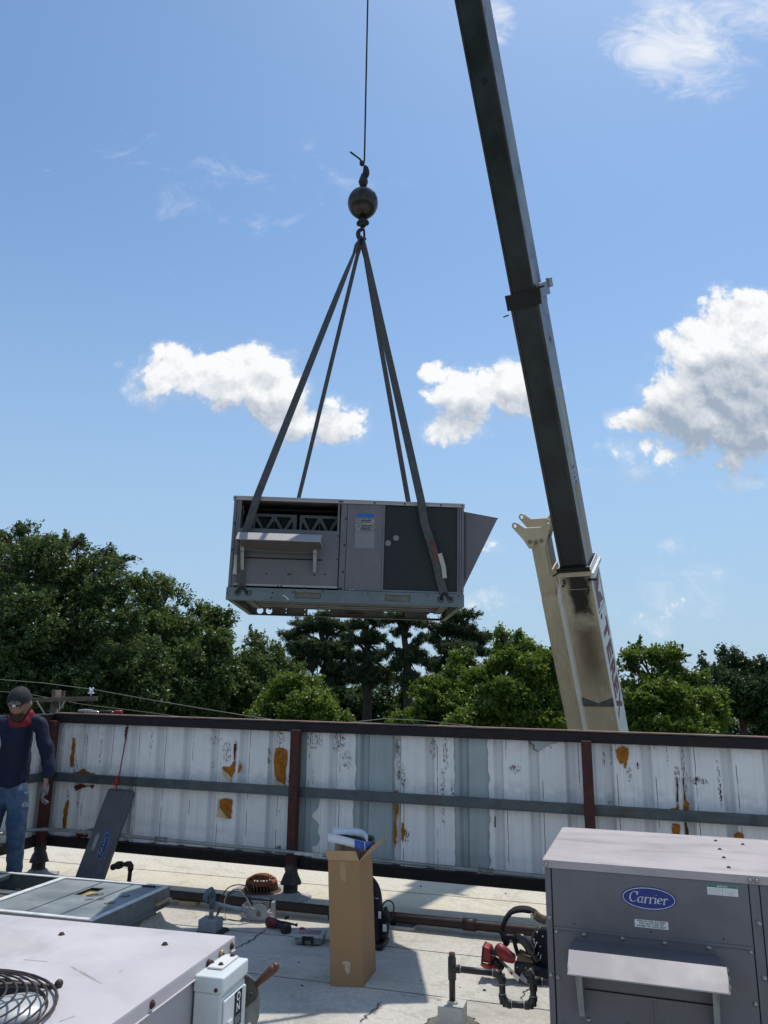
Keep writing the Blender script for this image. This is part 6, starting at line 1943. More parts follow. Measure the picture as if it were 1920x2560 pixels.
def drill(label, loc, rot, k=1.0):
    o = thing('cordless_drill', label, 'drill', loc, rot)
    MB().tube([(-0.095, 0, 0.0), (-0.085, 0, 0), (0.0, 0, 0.0), (0.06, 0, 0), (0.075, 0, 0)], [0.028, 0.036, 0.036, 0.032, 0.026], 14, M=Matrix.Scale(k, 4)).build('motor_housing', TRED, o, bevel=0.002)
    MB().tube([(-0.105, 0, 0), (-0.094, 0, 0)], [0.03, 0.034], 14, M=Matrix.Scale(k, 4)).build('end_cap', BLK, o)
    MB().tube([(0.07, 0, 0), (0.10, 0, 0), (0.135, 0, 0), (0.145, 0, 0)], [0.026, 0.024, 0.016, 0.01], 12, M=Matrix.Scale(k, 4)).build('chuck', BLK, o)
    MB().tube(smooth([(-0.03, 0, -0.02), (-0.045, 0, -0.07), (-0.055, 0, -0.12)], 4), 0.022, 12, flat=0.85, M=Matrix.Scale(k, 4)).build('grip', BLK, o)
    MB().box(-0.095, 0.005, -0.035, 0.035, -0.17, -0.118, Matrix.Scale(k, 4)).build('battery', TRED, o, bevel=0.008, seg=3)
    MB().box(-0.10, 0.01, -0.037, 0.037, -0.122, -0.108, Matrix.Scale(k, 4)).build('battery_foot', BLK, o, bevel=0.004)
    MB().box(-0.012, 0.0, -0.008, 0.008, -0.06, -0.03, Matrix.Scale(k, 4)).build('trigger', TRED, o)
    return o


d1 = gp(690, 2322)
drl = thing('cordless_drill', 'red and black cordless drill lying on the roof beside a dark seam', 'drill', d1, (0, 0, rad(-14)))
drl.scale = (0.74, 0.74, 0.74)
MB().tube([(-0.11, 0.02, 0.055), (-0.10, 0.02, 0.055), (-0.02, 0.0, 0.05), (0.03, -0.01, 0.05)], [0.034, 0.048, 0.046, 0.036], 14).build('motor_housing', mat('dark_tool_red', (0.13, 0.018, 0.024), 0.45, var=0.3, vs=15), drl)
MB().tube([(-0.118, 0.021, 0.055), (-0.108, 0.02, 0.055)], [0.03, 0.043], 14).build('end_ring', TRED, drl)
MB().tube([(0.0, -0.0, 0.05), (0.06, -0.05, 0.045), (0.11, -0.09, 0.045)], [0.032, 0.026, 0.032], 12).build('grip', BLK, drl)
MB().box(-0.04, 0.04, -0.045, 0.045, 0.0, 0.075, Matrix.Translation((0.15, -0.11, 0.002)) @ Matrix.Rotation(rad(-40), 4, 'Z')).build('battery', mat('dark_battery', (0.028, 0.022, 0.026), 0.5), drl, bevel=0.014, seg=3)
MB().tube([(0.03, 0.0, 0.06), (0.1, 0.02, 0.06), (0.2, 0.01, 0.05), (0.225, 0.01, 0.05)], [0.022, 0.012, 0.01, 0.018], 10).build('bit_holder', BLK, drl)
MB().tube([(0.07, 0.05, 0.09), (0.11, 0.07, 0.10)], 0.016, 8).build('belt_clip', BLK, drl)

# ------------------------------------------------------------------ clear plastic parts case
TC = gp(768, 2364)
tcs = thing('parts_case', 'grey translucent plastic parts case with black latch lying on the roof', 'case', TC, (0, 0, rad(-7)))
tcs.scale = (0.80, 0.80, 0.80)
CLEAR = mat('cloudy_plastic', (0.24, 0.25, 0.25), 0.3, var=0.25, vs=25, dirt=(0.10, 0.09, 0.09), da=0.5, ds=18)
LIDM = mat('lid_plastic', (0.40, 0.42, 0.43), 0.28, var=0.12, vs=10, dirt=(0.25, 0.25, 0.25), da=0.4, ds=12)
MB().hexa([(-0.105, 0.0, 0.004), (0.125, 0.0, 0.004), (0.125, 0.17, 0.004), (-0.105, 0.17, 0.004)], [(-0.125, -0.01, 0.055), (0.14, -0.01, 0.055), (0.14, 0.18, 0.055), (-0.125, 0.18, 0.055)]).build('tray', CLEAR, tcs, bevel=0.015, seg=3)
lid = MB().box(-0.128, 0.143, -0.014, 0.184, 0.056, 0.085).build('lid', LIDM, tcs, bevel=0.013, seg=3)
MB().box(-0.09, 0.105, 0.03, 0.15, 0.0855, 0.0875).build('lid_label', mat('faded_red_card', (0.26, 0.17, 0.17), 0.6, var=0.4, vs=30, dirt=(0.4, 0.4, 0.4), da=0.5, ds=25), lid)
MB().mesh(plate([(-0.045, -0.05), (-0.025, -0.05), (-0.02, -0.012), (0.03, -0.012), (0.035, -0.05), (0.055, -0.05), (0.055, 0.02), (-0.045, 0.02)], (), 0.012), FRONT(0.0, -0.02, 0.06)).build('latch', BLK, tcs, bevel=0.003)
MB().ball((-0.09, 0.17, 0.088), 0.03, 0.03, 0.01).build('hinge_lug', TRED, lid)

# ------------------------------------------------------------------ tall cardboard box
b0, b1, b2 = gp(826, 2465), gp(908, 2468), gp(940, 2427)
t0, t1, t2 = onp(819, 2152, b0, Vector((0.05, 1, 0))), onp(898.6, 2151.4, b1, Vector((0.05, 1, 0))), onp(928.5, 2131, b2, Vector((0.05, 1, 0)))
b3 = b0 + (b2 - b1)
ztop = (t0.z + t1.z + t2.z) / 3 + 0.0
lean = ((t0 - b0) + (t1 - b1)) / 2
t0 = b0 + Vector((lean.x, lean.y + 0.02, ztop))
t1 = b1 + Vector((lean.x, lean.y + 0.02, ztop))
t2 = b2 + Vector((lean.x, lean.y + 0.02, ztop))
t3 = b3 + Vector((lean.x, lean.y + 0.02, ztop))
BX = thing('cardboard_box', 'tall narrow brown cardboard box with open flaps standing on the roof', 'box', b0)
ex, ey = (b1 - b0).normalized(), (b3 - b0).normalized()
rel = lambda v: v - b0
th = 0.005
walls = [(b0, b1, t1, t0), (b1, b2, t2, t1), (b2, b3, t3, t2), (b3, b0, t0, t3)]
mb = MB()
cen = (b0 + b2) / 2
for a, b_, c, d_ in walls:
    n = ((b_ - a).cross(d_ - a)).normalized()
    if n.dot(a - cen) > 0:
        n = -n
    mb.hexa([rel(a), rel(b_), rel(b_ + n * th), rel(a + n * th)], [rel(d_), rel(c), rel(c + n * th), rel(d_ + n * th)])
mb.hexa([rel(b0), rel(b1), rel(b2), rel(b3)], [rel(b0) + Vector((0, 0, .005)), rel(b1) + Vector((0, 0, .005)), rel(b2) + Vector((0, 0, .005)), rel(b3) + Vector((0, 0, .005))])
mb.build('carton', CARD, BX, bevel=0.002)


def flap(a, b_, out, up_, h, shrink, name='flap', m=None):
    a, b_ = rel(a), rel(b_)
    e = (b_ - a).normalized()
    w = out * (h * 0.30) + Vector((0, 0, up_ * h))
    n = e.cross(w).normalized() * th
    c, d_ = b_ + w - e * shrink[1], a + w + e * shrink[0]
    return MB().hexa([a, b_, b_ + n, a + n], [d_, c, c + n, d_ + n]).build(name, m or mat('cardboard_flap', (0.45, 0.30, 0.17), 0.85, var=0.06, vs=4, dirt=(0.34, 0.22, 0.12), da=0.3, ds=6), BX, bevel=0.0015)


fl = flap(t0, t1, -ey, 0.95, 0.062, (-0.018, 0.02))
flap(t1, t2, ex * 2.6 - ey * 0.3, 0.9, 0.098, (0.025, -0.10))
flap(t3, t2, ey, 0.8, 0.07, (0.0, 0.0))
flap(t0, t3, -ex * 0.2, 0.5, 0.05, (0.0, 0.02))
MB().mesh(text_mesh('1-00000', 0.0085, 0.0006, bold=0.0002), Matrix.Translation(rel(t0) + Vector((0.055, -0.011, 0.026))) @ Matrix.Rotation(rad(75), 4, 'X')).build('print', mat('brown_print', (0.12, 0.07, 0.04), 0.8), fl)
TAPE = mat('clear_tape', (0.385, 0.255, 0.145), 0.28, var=0.05, vs=20)
for (f0, f1), (g0_, g1_) in (((0.37, 0.56), (0.985, 0.86)), ((0.40, 0.57), (0.86, 0.82)),):
    P = lambda f, g: rel((b0.lerp(b1, f)).lerp(t0.lerp(t1, f), g)) - ey * 0.0007
    MB().add([P(f0, g0_), P(f1, g0_), P(f1, g1_), P(f0, g1_)], [(0, 1, 2, 3)]).build('tape', TAPE, BX)
P = lambda f, g: rel((b0.lerp(b1, f)).lerp(t0.lerp(t1, f), g)) - ey * 0.0008
tpoly = [P(f, g) for f, g in ((0.37, 0.19), (0.55, 0.195), (0.62, 0.18), (0.615, 0.12), (0.58, 0.10), (0.52, 0.095), (0.47, 0.125), (0.46, 0.165), (0.38, 0.17))]
MB().add(tpoly, [tuple(range(len(tpoly)))]).build('torn_tape', mat('torn_tape', (0.52, 0.41, 0.29), 0.6, var=0.15, vs=60), BX)
# what sticks out of it
tc = (t0 + t2) / 2
ti = basis(t0, ex, ey, Vector((0, 0, 1)))
KRAFT = mat('kraft_tube', (0.30, 0.185, 0.12), 0.8, var=0.1, vs=5)
tb = thing('cardboard_tube', 'brown cardboard tube standing in the open cardboard box', 'tube', ti @ Vector((0.045, 0.10, 0)))
MB().tube([(0, 0, -0.35), (0.003, 0, 0.125)], 0.036, 18).build('tube', KRAFT, tb)
kp = thing('kraft_paper', 'crumpled pale kraft paper sheet inside the open cardboard box', 'paper', ti @ Vector((0.11, 0.08, 0)))
MB().hexa([(-0.035, 0.0, -0.2), (0.055, 0.01, -0.2), (0.055, 0.02, -0.2), (-0.035, 0.01, -0.2)], [(-0.028, -0.01, 0.10), (0.075, 0.03, 0.085), (0.075, 0.036, 0.085), (-0.028, -0.002, 0.10)]).build('sheet', mat('kraft_pale', (0.44, 0.33, 0.20), 0.8, var=0.15, vs=12), kp)
TRIMW = mat('white_trim', (0.62, 0.66, 0.72), 0.3, var=0.05, vs=6)
gk = thing('trim_strip', 'white trim strip bent in a loop with blue tape on top of the box', 'strip', t0)
Q = lambda x, y, d_: onp(x / 6.9125 + 780, y / 6.9125 + 2040, t0 + Vector((0, d_, 0)), Vector((0, 1, 0))) - t0
front = [Q(272, 372, -0.02), Q(480, 410, -0.02), Q(740, 478, -0.01), Q(930, 520, 0.02)]
back_ = [Q(1030, 500, 0.06), Q(1085, 455, 0.12), Q(1070, 400, 0.17), Q(980, 375, 0.20)]
upper = [Q(960, 385, 0.0), Q(900, 320, 0.05), Q(820, 285, 0.08), Q(620, 275, 0.09), Q(365, 268, 0.10)]
hgt = (Q(272, 300, 0) - Q(272, 445, 0)).length


def band(P, h, name, m, tilt=0.0):
    P = smooth(P, 6)
    vs, fs = [], []
    for i, p in enumerate(P):
        vs += [p + Vector((0, tilt, h / 2)), p - Vector((0, tilt, h / 2))]
    for i in range(len(P) - 1):
        fs.append((2 * i, 2 * i + 1, 2 * i + 3, 2 * i + 2))
    o = MB().add(vs, fs, True).build(name, m, gk)
    md = o.modifiers.new('t', 'SOLIDIFY')
    md.thickness = 0.005
    return o


band(front, hgt, 'lower_band', TRIMW)
band(back_ , hgt * 0.75, 'return_band', mat('dark_trim_inside', (0.05, 0.07, 0.075), 0.3))
band(upper, hgt * 0.78, 'upper_band', TRIMW, 0.012)
band([Q(740, 487, -0.016), Q(830, 508, -0.012), Q(900, 522, 0.004)], hgt * 1.02, 'blue_tape', mat('blue_tape', (0.03, 0.10, 0.42), 0.5, var=0.1, vs=30))
band([Q(940, 530, 0.012), Q(975, 520, 0.03), Q(1010, 500, 0.045)], hgt * 0.9, 'blue_tape', mat('blue_tape', (0.03, 0.10, 0.42), 0.5))
MB().hexa([Q(330, 330, 0.0), Q(920, 480, 0.03), Q(960, 420, 0.12), Q(700, 330, 0.10)], [Q(340, 318, 0.0), Q(900, 440, 0.03), Q(940, 400, 0.12), Q(700, 322, 0.10)]).build('dark_lining', SEAMD, gk)

# ------------------------------------------------------------------ backpack behind the box
BAG = mat('black_nylon', (0.017, 0.018, 0.023), 0.75, var=0.35, vs=14, bump=0.35, bs=90, dirt=(0.04, 0.045, 0.06), da=0.4, ds=9, spec=0.15)
bk = gp(905, 2362)
BP = thing('backpack', 'black tool backpack standing on the roof behind the tall cardboard box', 'bag', bk, (0, 0, rad(-14)))


def puff(mb, x0, x1, y0, y1, z0, z1, topround=0.3):
    vs, fs = [], []
    n = 12
    N = 9
    for i in range(N):
        f = i / (N - 1)
        z = z0 + (z1 - z0) * f
        s = 1.0
        if f > 1 - topround:
            g_f = (f - (1 - topround)) / topround
            s = math.sqrt(max(0.03, 1 - g_f ** 2))
        if f < 0.1:
            s = 0.85 + 1.5 * f
        for k in range(n):
            a = 2 * math.pi * k / n
            cx_, cy_ = abs(math.cos(a)) ** 0.6 * math.copysign(1, math.cos(a)), abs(math.sin(a)) ** 0.6 * math.copysign(1, math.sin(a))
            w = 1 + 0.02 * math.sin(7 * f + 3 * k)
            vs.append(((x0 + x1) / 2 + (x1 - x0) / 2 * cx_ * s * w, (y0 + y1) / 2 + (y1 - y0) / 2 * cy_ * (0.5 + 0.5 * s), z))
    for i in range(N - 1):
        for k in range(n):
            fs.append((i * n + k, i * n + (k + 1) % n, (i + 1) * n + (k + 1) % n, (i + 1) * n + k))
    fs += [tuple(range(n))[::-1], tuple(range((N - 1) * n, N * n))]
    return mb.add(vs, fs, True)


BP.scale = (0.88, 0.88, 0.9)
puff(MB(), -0.17, 0.155, -0.06, 0.16, 0.0, 0.52, 0.42).build('main_bag', BAG, BP, sub=1)
puff(MB(), -0.14, 0.165, -0.12, -0.05, 0.02, 0.28, 0.3).build('front_pocket', BAG, BP, sub=1)
puff(MB(), 0.10, 0.215, -0.06, 0.10, 0.06, 0.24, 0.3).build('side_pocket', BAG, BP, sub=1)
MB().box(-0.15, 0.20, -0.11, 0.13, 0.0, 0.045).build('rubber_base', BLK, BP, bevel=0.015)
MB().tube(smooth([(-0.12, 0.12, 0.34), (-0.24, 0.06, 0.26), (-0.275, 0.02, 0.20), (-0.24, 0.0, 0.14), (-0.16, 0.04, 0.09)], 5), 0.034, 8, flat=0.35).build('shoulder_strap', BAG, BP)
MB().tube([(-0.215, 0.0, 0.13), (-0.23, -0.01, 0.06), (-0.235, -0.02, 0.01)], 0.022, 6, flat=0.2).build('strap_end', BAG, BP)
TAGW = mat('white_tag', (0.62, 0.62, 0.62), 0.6, var=0.08, vs=30)
for x, z, w, h in ((0.163, 0.245, 0.012, 0.052), (0.205, 0.155, 0.016, 0.052)):
    MB().box(x - w, x + w, -0.075, -0.068, z - h / 2, z + h / 2).build('white_tag', TAGW, BP, bevel=0.003)
MB().tube([(0.222 + 0.045 * math.cos(a) * (1 + 0.12 * math.sin(3 * a)), -0.03 + 0.02 * math.sin(2 * a), 0.27 + 0.075 * math.sin(a)) for a in [i * 0.33 for i in range(40)]], 0.006, 6).build('cord_coil', BLK, BP)
MB().tube([(0.20, -0.05, 0.30), (0.225, -0.06, 0.25), (0.235, -0.06, 0.20)], [0.016, 0.02, 0.012], 8).build('cord_plug', BLK, BP)
for z in (0.36, 0.16):
    MB().tube(smooth([(-0.12, -0.075 if z > 0.3 else -0.125, z), (0.02, -0.085 if z > 0.3 else -0.13, z + 0.01), (0.15, -0.06 if z > 0.3 else -0.10, z)], 4), 0.003, 5).build('zip', CHROME, BP)

# ------------------------------------------------------------------ flat tray and lidless dark box beside the backpack
tq = gp(1000, 2325)
tr_ = thing('tray', 'shallow grey plastic tray lying on the roof next to the backpack', 'tray', tq, (0, 0, rad(-17)))
tr_.scale = (0.88, 0.88, 0.88)
TRAY = mat('grey_tray', (0.38, 0.39, 0.385), 0.6, var=0.12, vs=9, dirt=(0.22, 0.21, 0.2), da=0.5, ds=8)
mb = MB().box(-0.10, 0.12, -0.005, 0.12, 0.0, 0.004)
for a in ((-0.11, -0.1, -0.015, 0.13), (0.12, 0.13, -0.015, 0.13)):
    mb.box(a[0], a[1], a[2], a[3], 0.0, 0.035)
mb.box(-0.1, 0.12, -0.015, -0.005, 0.0, 0.03).box(-0.1, 0.12, 0.12, 0.13, 0.0, 0.035)
mb.build('tray', TRAY, tr_, bevel=0.003)
MB().box(-0.05, 0.08, 0.02, 0.09, 0.004, 0.012).build('tray_insert', mat('tray_insert', (0.28, 0.27, 0.25), 0.7, var=0.2, vs=12), tr_, bevel=0.003)
sq = gp(972, 2318)
sb = thing('socket_case', 'small black case lying between the backpack and the grey tray', 'case', sq, (0, 0, rad(-17)))
MB().box(-0.06, 0.04, 0.0, 0.12, 0.0, 0.07).build('case', BLK, sb, bevel=0.01)
MB().box(0.015, 0.035, 0.02, 0.10, 0.07, 0.085).build('case_handle', BLK, sb, bevel=0.004)

# ------------------------------------------------------------------ tool belt standing in a heap with a red saw
tb0 = gp(1310, 2440)
TB = thing('tool_belt', 'black padded tool belt and tan pouches heaped on the roof beside the big grey unit', 'tool belt', tb0, (0, 0, rad(-16)))
TAN = mat('tan_canvas', (0.17, 0.125, 0.075), 0.85, var=0.25, vs=14, bump=0.4, bs=80, dirt=(0.07, 0.05, 0.03), da=0.5, ds=12)
LEATH = mat('shiny_black_leather', (0.016, 0.016, 0.018), 0.3, var=0.3, vs=12, spec=0.6)
TQ = lambda x, y, d_=0.0: Vector(((x / 5.184 + 1080 - 1310) / 316.0, d_, (2440 - (y / 5.184 + 2260)) / 300.0))
# padded band rising in an arch
seg = [TQ(1010, 620, -0.03), TQ(955, 500, -0.02), TQ(985, 390, 0.0), TQ(1060, 305, 0.03), TQ(1170, 280, 0.06), TQ(1290, 300, 0.09), TQ(1370, 360, 0.11)]
sm = smooth(seg, 4)
vs, fs = [], []
sm = smooth(seg, 8)
for j, p in enumerate(sm):
    t = (sm[min(j + 1, len(sm) - 1)] - sm[max(j - 1, 0)]).normalized()
    inn_ = Vector((t.z, 0, -t.x))
    bul = 1.0 - 0.16 * math.exp(-(((j % 16) - 8) / 1.3) ** 2)
    for k in range(12):
        a_n = 2 * math.pi * k / 12
        cc, ss_ = math.cos(a_n), math.sin(a_n)
        vs.append(p + inn_ * (0.019 * math.copysign(abs(cc) ** 0.7, cc) * bul) + Vector((0, 1, 0)) * (0.058 * math.copysign(abs(ss_) ** 0.6, ss_) * (0.6 + 0.4 * bul)))
for j in range(len(sm) - 1):
    for k in range(12):
        fs.append((12 * j + k, 12 * j + (k + 1) % 12, 12 * j + 12 + (k + 1) % 12, 12 * j + 12 + k))
fs += [tuple(range(12))[::-1], tuple(range(12 * len(sm) - 12, 12 * len(sm)))]
MB().add(vs, fs, True).build('belt_pad', BAG, TB)
MB().tube(smooth([TQ(940, 470, -0.09), TQ(1000, 520, -0.10), TQ(1090, 520, -0.10), TQ(1120, 600, -0.10), TQ(1150, 690, -0.10)], 5), 0.016, 8, flat=0.4).build('belt_strap', BAG, TB)
MB().tube(smooth([TQ(1340, 300, 0.0), TQ(1400, 350, 0.04), TQ(1470, 370, 0.05)], 4), 0.03, 8, flat=0.4).build('canvas_strap', TAN, TB)
MB().box(-0.008, 0.008, -0.004, 0.004, -0.02, 0.02, Matrix.Translation(TQ(1303, 325, -0.0))).build('care_label', TAGW, TB)
puff(MB(), 0.05, 0.22, -0.02, 0.12, 0.0, 0.32, 0.25).build('canvas_pouch', TAN, TB, sub=1)
puff(MB(), 0.08, 0.24, -0.06, 0.02, 0.04, 0.34, 0.2).build('tool_pouch', BAG, TB, sub=1)
rv = [TQ(1375, 450, -0.075), TQ(1437, 487, -0.075), TQ(1300, 598, -0.08), TQ(1340, 552, -0.08), TQ(1366, 555, -0.08), TQ(1407, 585, -0.08), TQ(1335, 525, -0.08)]
for p in rv:
    MB().ball(p, 0.006, n=8, m=6).build('rivet', CHROME, TB)
for a, b_ in ((TQ(1325, 632, -0.085), TQ(1360, 560, -0.085)), (TQ(1400, 720, -0.085), TQ(1412, 660, -0.085)), (TQ(1365, 690, -0.085), TQ(1390, 640, -0.085))):
    MB().tube([a, b_], 0.0035, 6).build('bit', CHROME, TB)
MB().tube(smooth([TQ(1090, 560, -0.06), TQ(1170, 520, -0.08), TQ(1260, 580, -0.09), TQ(1310, 660, -0.10), TQ(1370, 730, -0.1)], 5), [0.03] * 6 + [0.034] * 9 + [0.02] * 6, 10, flat=0.7).build('leather_sheath', LEATH, TB)
MB().hexa([TQ(1130, 735, -0.13), TQ(1330, 740, -0.13), TQ(1330, 740, 0.0), TQ(1130, 735, 0.0)], [TQ(1150, 660, -0.12), TQ(1300, 700, -0.12), TQ(1300, 700, 0.0), TQ(1150, 660, 0.0)]).build('canvas_flap', TAN, TB, bevel=0.006)
puff(MB(), -0.06, 0.1, -0.15, -0.04, 0.03, 0.13, 0.2).build('nail_pouch', mat('dark_brown_pouch', (0.028, 0.023, 0.02), 0.6, var=0.3, vs=14, bump=0.3), TB, sub=1)
puff(MB(), 0.02, 0.22, -0.12, 0.06, 0.0, 0.10, 0.3).build('lower_pouch', BAG, TB, sub=1)
for x in (-0.03, 0.03, 0.07):
    MB().ball((x, -0.155, 0.10), 0.005, n=8, m=6).build('rivet', CHROME, TB)
MB().tube(smooth([TQ(1310, 800, -0.1), TQ(1400, 830, -0.1), TQ(1440, 890, -0.1), TQ(1380, 930, -0.11)], 4), 0.026, 8, flat=0.4).build('blue_strap', mat('navy_strap', (0.015, 0.03, 0.06), 0.6, var=0.3, vs=12), TB)
kn = thing('utility_knife', 'shiny folding utility knife leaning against the tool belt', 'knife', tb0, (0, 0, rad(-16)))
MB().tube([TQ(930, 720, -0.14), TQ(1030, 790, -0.16), TQ(1090, 845, -0.17)], 0.011, 8, flat=0.6).build('handle', mat('knife_grey', (0.12, 0.10, 0.10), 0.4, 0.4), kn)
MB().hexa([TQ(1020, 790, -0.172), TQ(1150, 915, -0.172), TQ(1150, 915, -0.162), TQ(1020, 790, -0.162)], [TQ(1050, 780, -0.172), TQ(1172, 865, -0.172), TQ(1172, 865, -0.162), TQ(1050, 780, -0.162)]).build('blade', CHROME, kn)
MB().tube([TQ(1180, 850, -0.17), TQ(1260, 890, -0.17), TQ(1300, 935, -0.16)], [0.022, 0.026, 0.02], 10).build('rag', mat('grey_rag', (0.3, 0.31, 0.32), 0.8, var=0.2, vs=20), kn)
# red cordless tool in front of the belt
rs = thing('cordless_drill', 'bright red cordless tool with battery lying against the black tool belt', 'drill', tb0, (0, 0, rad(-16)))
MB().hexa([TQ(728, 760, -0.17), TQ(840, 770, -0.17), TQ(850, 770, -0.06), TQ(740, 760, -0.06)], [TQ(748, 600, -0.17), TQ(830, 620, -0.17), TQ(845, 615, -0.06), TQ(765, 595, -0.06)]).build('battery', TRED, rs, bevel=0.012, seg=3)
MB().hexa([TQ(722, 768, -0.175), TQ(745, 768, -0.175), TQ(750, 768, -0.055), TQ(728, 768, -0.055)], [TQ(742, 598, -0.175), TQ(762, 600, -0.175), TQ(770, 596, -0.055), TQ(750, 594, -0.055)]).build('battery_foot', BLK, rs, bevel=0.005)
MB().tube([TQ(825, 650, -0.12), TQ(880, 665, -0.13), TQ(930, 670, -0.12)], [0.028, 0.022, 0.026], 12).build('grip', BLK, rs)
MB().tube(smooth([TQ(925, 600, -0.12), TQ(960, 640, -0.14), TQ(1030, 690, -0.13), TQ(1100, 720, -0.11)], 4), [0.028, 0.034, 0.038, 0.042, 0.045, 0.046, 0.045, 0.044, 0.042, 0.04, 0.036, 0.034, 0.03], 14).build('motor_housing', mat('scuffed_tool_red', (0.24, 0.025, 0.028), 0.45, var=0.3, vs=12, dirt=(0.07, 0.05, 0.05), da=0.6, ds=14), rs)
MB().box(-0.018, 0.018, -0.003, 0.003, -0.016, 0.016, Matrix.Translation(TQ(975, 650, -0.176)) @ Matrix.Rotation(rad(20), 4, 'Y')).build('dark_badge', BLK, rs)
MB().tube(smooth([TQ(735, 790, -0.16), TQ(760, 775, -0.19), TQ(800, 780, -0.19), TQ(815, 800, -0.15), TQ(780, 820, -0.13), TQ(740, 805, -0.14)], 4), 0.014, 8).build('base_ring', mat('bright_tool_red', (0.42, 0.025, 0.028), 0.4, var=0.1), rs)
MB().tube([TQ(800, 810, -0.14), TQ(880, 830, -0.12), TQ(920, 800, -0.1)], [0.022, 0.024, 0.02], 10).build('lower_body', TRED, rs)
MB().tube([TQ(850, 745, -0.12), TQ(900, 790, -0.1), TQ(960, 830, -0.08)], [0.03, 0.034, 0.026], 10).build('trigger_guard', BLK, rs)
MB().tube([TQ(910, 850, -0.13), TQ(960, 840, -0.12)], 0.008, 6).build('latch_bar', CHROME, rs)

for o_ in (TB, kn, rs):
    o_.scale = (0.88, 0.88, 0.9)

# ------------------------------------------------------------------ condensate drain trap on a pale block
PVC = mat('black_pvc', (0.022, 0.022, 0.023), 0.45, var=0.3, vs=14, dirt=(0.13, 0.13, 0.12), da=0.45, ds=16, bump=0.1, bs=80)
GLUE = mat('pale_cement_ring', (0.34, 0.35, 0.32), 0.6, var=0.2, vs=30)
p0 = gp(1131, 2513, 0.10)
CT = thing('drain_trap', 'black plastic condensate drain pipe with a U-shaped trap running to the big grey unit', 'pipe', p0)
vd = (RP + Vector((math.cos(RYAW), math.sin(RYAW), 0)) * 0.0 - p0)
Tn = Vector((0.0, 1, 0))
# the pipe stands in a plane through the post and the unit's near corner
target = Vector((0.95, 4.50, 0))
hx = Vector((target.x - p0.x, target.y - p0.y, 0)).normalized()
pn_ = Vector((-hx.y, hx.x, 0))
T5 = lambda x, y: onp(x / 5.184 + 1080, y / 5.184 + 2260, p0, pn_) - p0
pr = 0.0172
A = T5(262, 1315)
zt_top = T5(265, 635)
up0 = Vector((0, 0, -0.02))
upT = Vector((zt_top.x * 0.0, 0, zt_top.z))
mb = MB().tube([up0, upT], pr, 12)
mb.build('riser', PVC, CT)
MB().tube([upT * 0.985, upT], pr * 0.86, 12).tube([upT - Vector((0, 0, 0.075)), upT + Vector((0, 0, 0.002))], pr * 1.005, 12).build('riser_end', mat('brown_pvc', (0.05, 0.028, 0.028), 0.5, var=0.2, vs=12), CT)
zj = T5(300, 838).z
MB().tube([(0, 0, zj - 0.055), (0, 0, zj + 0.055)], pr * 1.3, 12).tube([(0, 0, zj), hx * 0.045 + Vector((0, 0, zj))], pr * 1.25, 12).build('tee', PVC, CT)
e1 = T5(905, 905)
e2 = T5(918, 1290)
e3 = T5(1315, 1320)
e4 = T5(1310, 985)
e1 = Vector((e1.x, e1.y, e1.z))


def elb(c, d1_, d2_):
    P = [c + d1_ * 0.045, c + d1_ * 0.03, c + d1_ * 0.012 + d2_ * 0.012, c + d2_ * 0.03, c + d2_ * 0.045]
    return MB().tube(P, pr * 1.27, 12).build('elbow', PVC, CT)


j0 = Vector((0, 0, zj))
dh = (e1 - j0).normalized()
MB().tube([j0, e1], pr, 12).build('arm', PVC, CT)
dv = (e2 - e1).normalized()
MB().tube([e1, e2], pr, 12).build('trap_leg', PVC, CT)
db = (e3 - e2).normalized()
MB().tube([e2, e3], pr, 12).build('trap_bottom', PVC, CT)
du = (e4 - e3).normalized()
MB().tube([e3, e4], pr, 12).build('trap_leg', PVC, CT)
e5 = T5(1520, 1025)
dr_ = (e5 - e4).normalized()
MB().tube([e4, e4 + dr_ * 0.4], pr, 12).build('arm', PVC, CT)
elb(e1, -dh, dv)
elb(e2, -dv, db)
elb(e3, -db, du)
MB().tube([e4 - du * 0.05, e4, e4 + du * 0.03 - hx * 0.015 + Vector((0, 0, 0.01)), e4 + du * 0.015 - hx * 0.04], pr * 1.3, 12).build('elbow', PVC, CT)
MB().tube([e4 - hx * 0.03, e4 + dr_ * 0.045], pr * 1.27, 12).build('tee', PVC, CT)
for c, d_ in ((j0, dh), (e1, -dh), (e1, dv), (e2, -dv), (e2, db), (e3, -db), (e3, du), (e4, dr_), (Vector((0, 0, zj)), Vector((0, 0, -1))), (Vector((0, 0, zj)), Vector((0, 0, 1)))):
    MB().tube([c + d_ * 0.044, c + d_ * 0.05], pr * 1.1, 12).build('glue_ring', GLUE, CT)
cbq = gp(1127, 2556)
CBK = thing('concrete_block', 'small pale square pitch block holding the black drain pipe', 'block', (p0.x, p0.y, 0), (0, 0, rad(-17)))
PBL = mat('pale_block_paint', (0.50, 0.49, 0.45), 0.8, var=0.1, vs=9, bump=0.3, bs=60, dirt=(0.3, 0.29, 0.27), da=0.4, ds=10)
MB().box(-0.068, 0.068, -0.068, 0.068, 0.0, 0.112).build('block', PBL, CBK, bevel=0.004)
MB().lathe([(0.03, 0.112), (0.03, 0.116), (0.02, 0.124)], 10, jit=0.15).build('sealant', mat('yellowish_sealant', (0.5, 0.47, 0.36), 0.7, var=0.2, vs=30), CBK)
MB().lathe([(0.155, 0.002), (0.135, 0.009), (0.09, 0.012)], 22, jit=0.14).build('tar_bed', mat('grey_tar', (0.13, 0.125, 0.115), 0.9, var=0.3, vs=20, bump=0.6, bs=50), CBK)

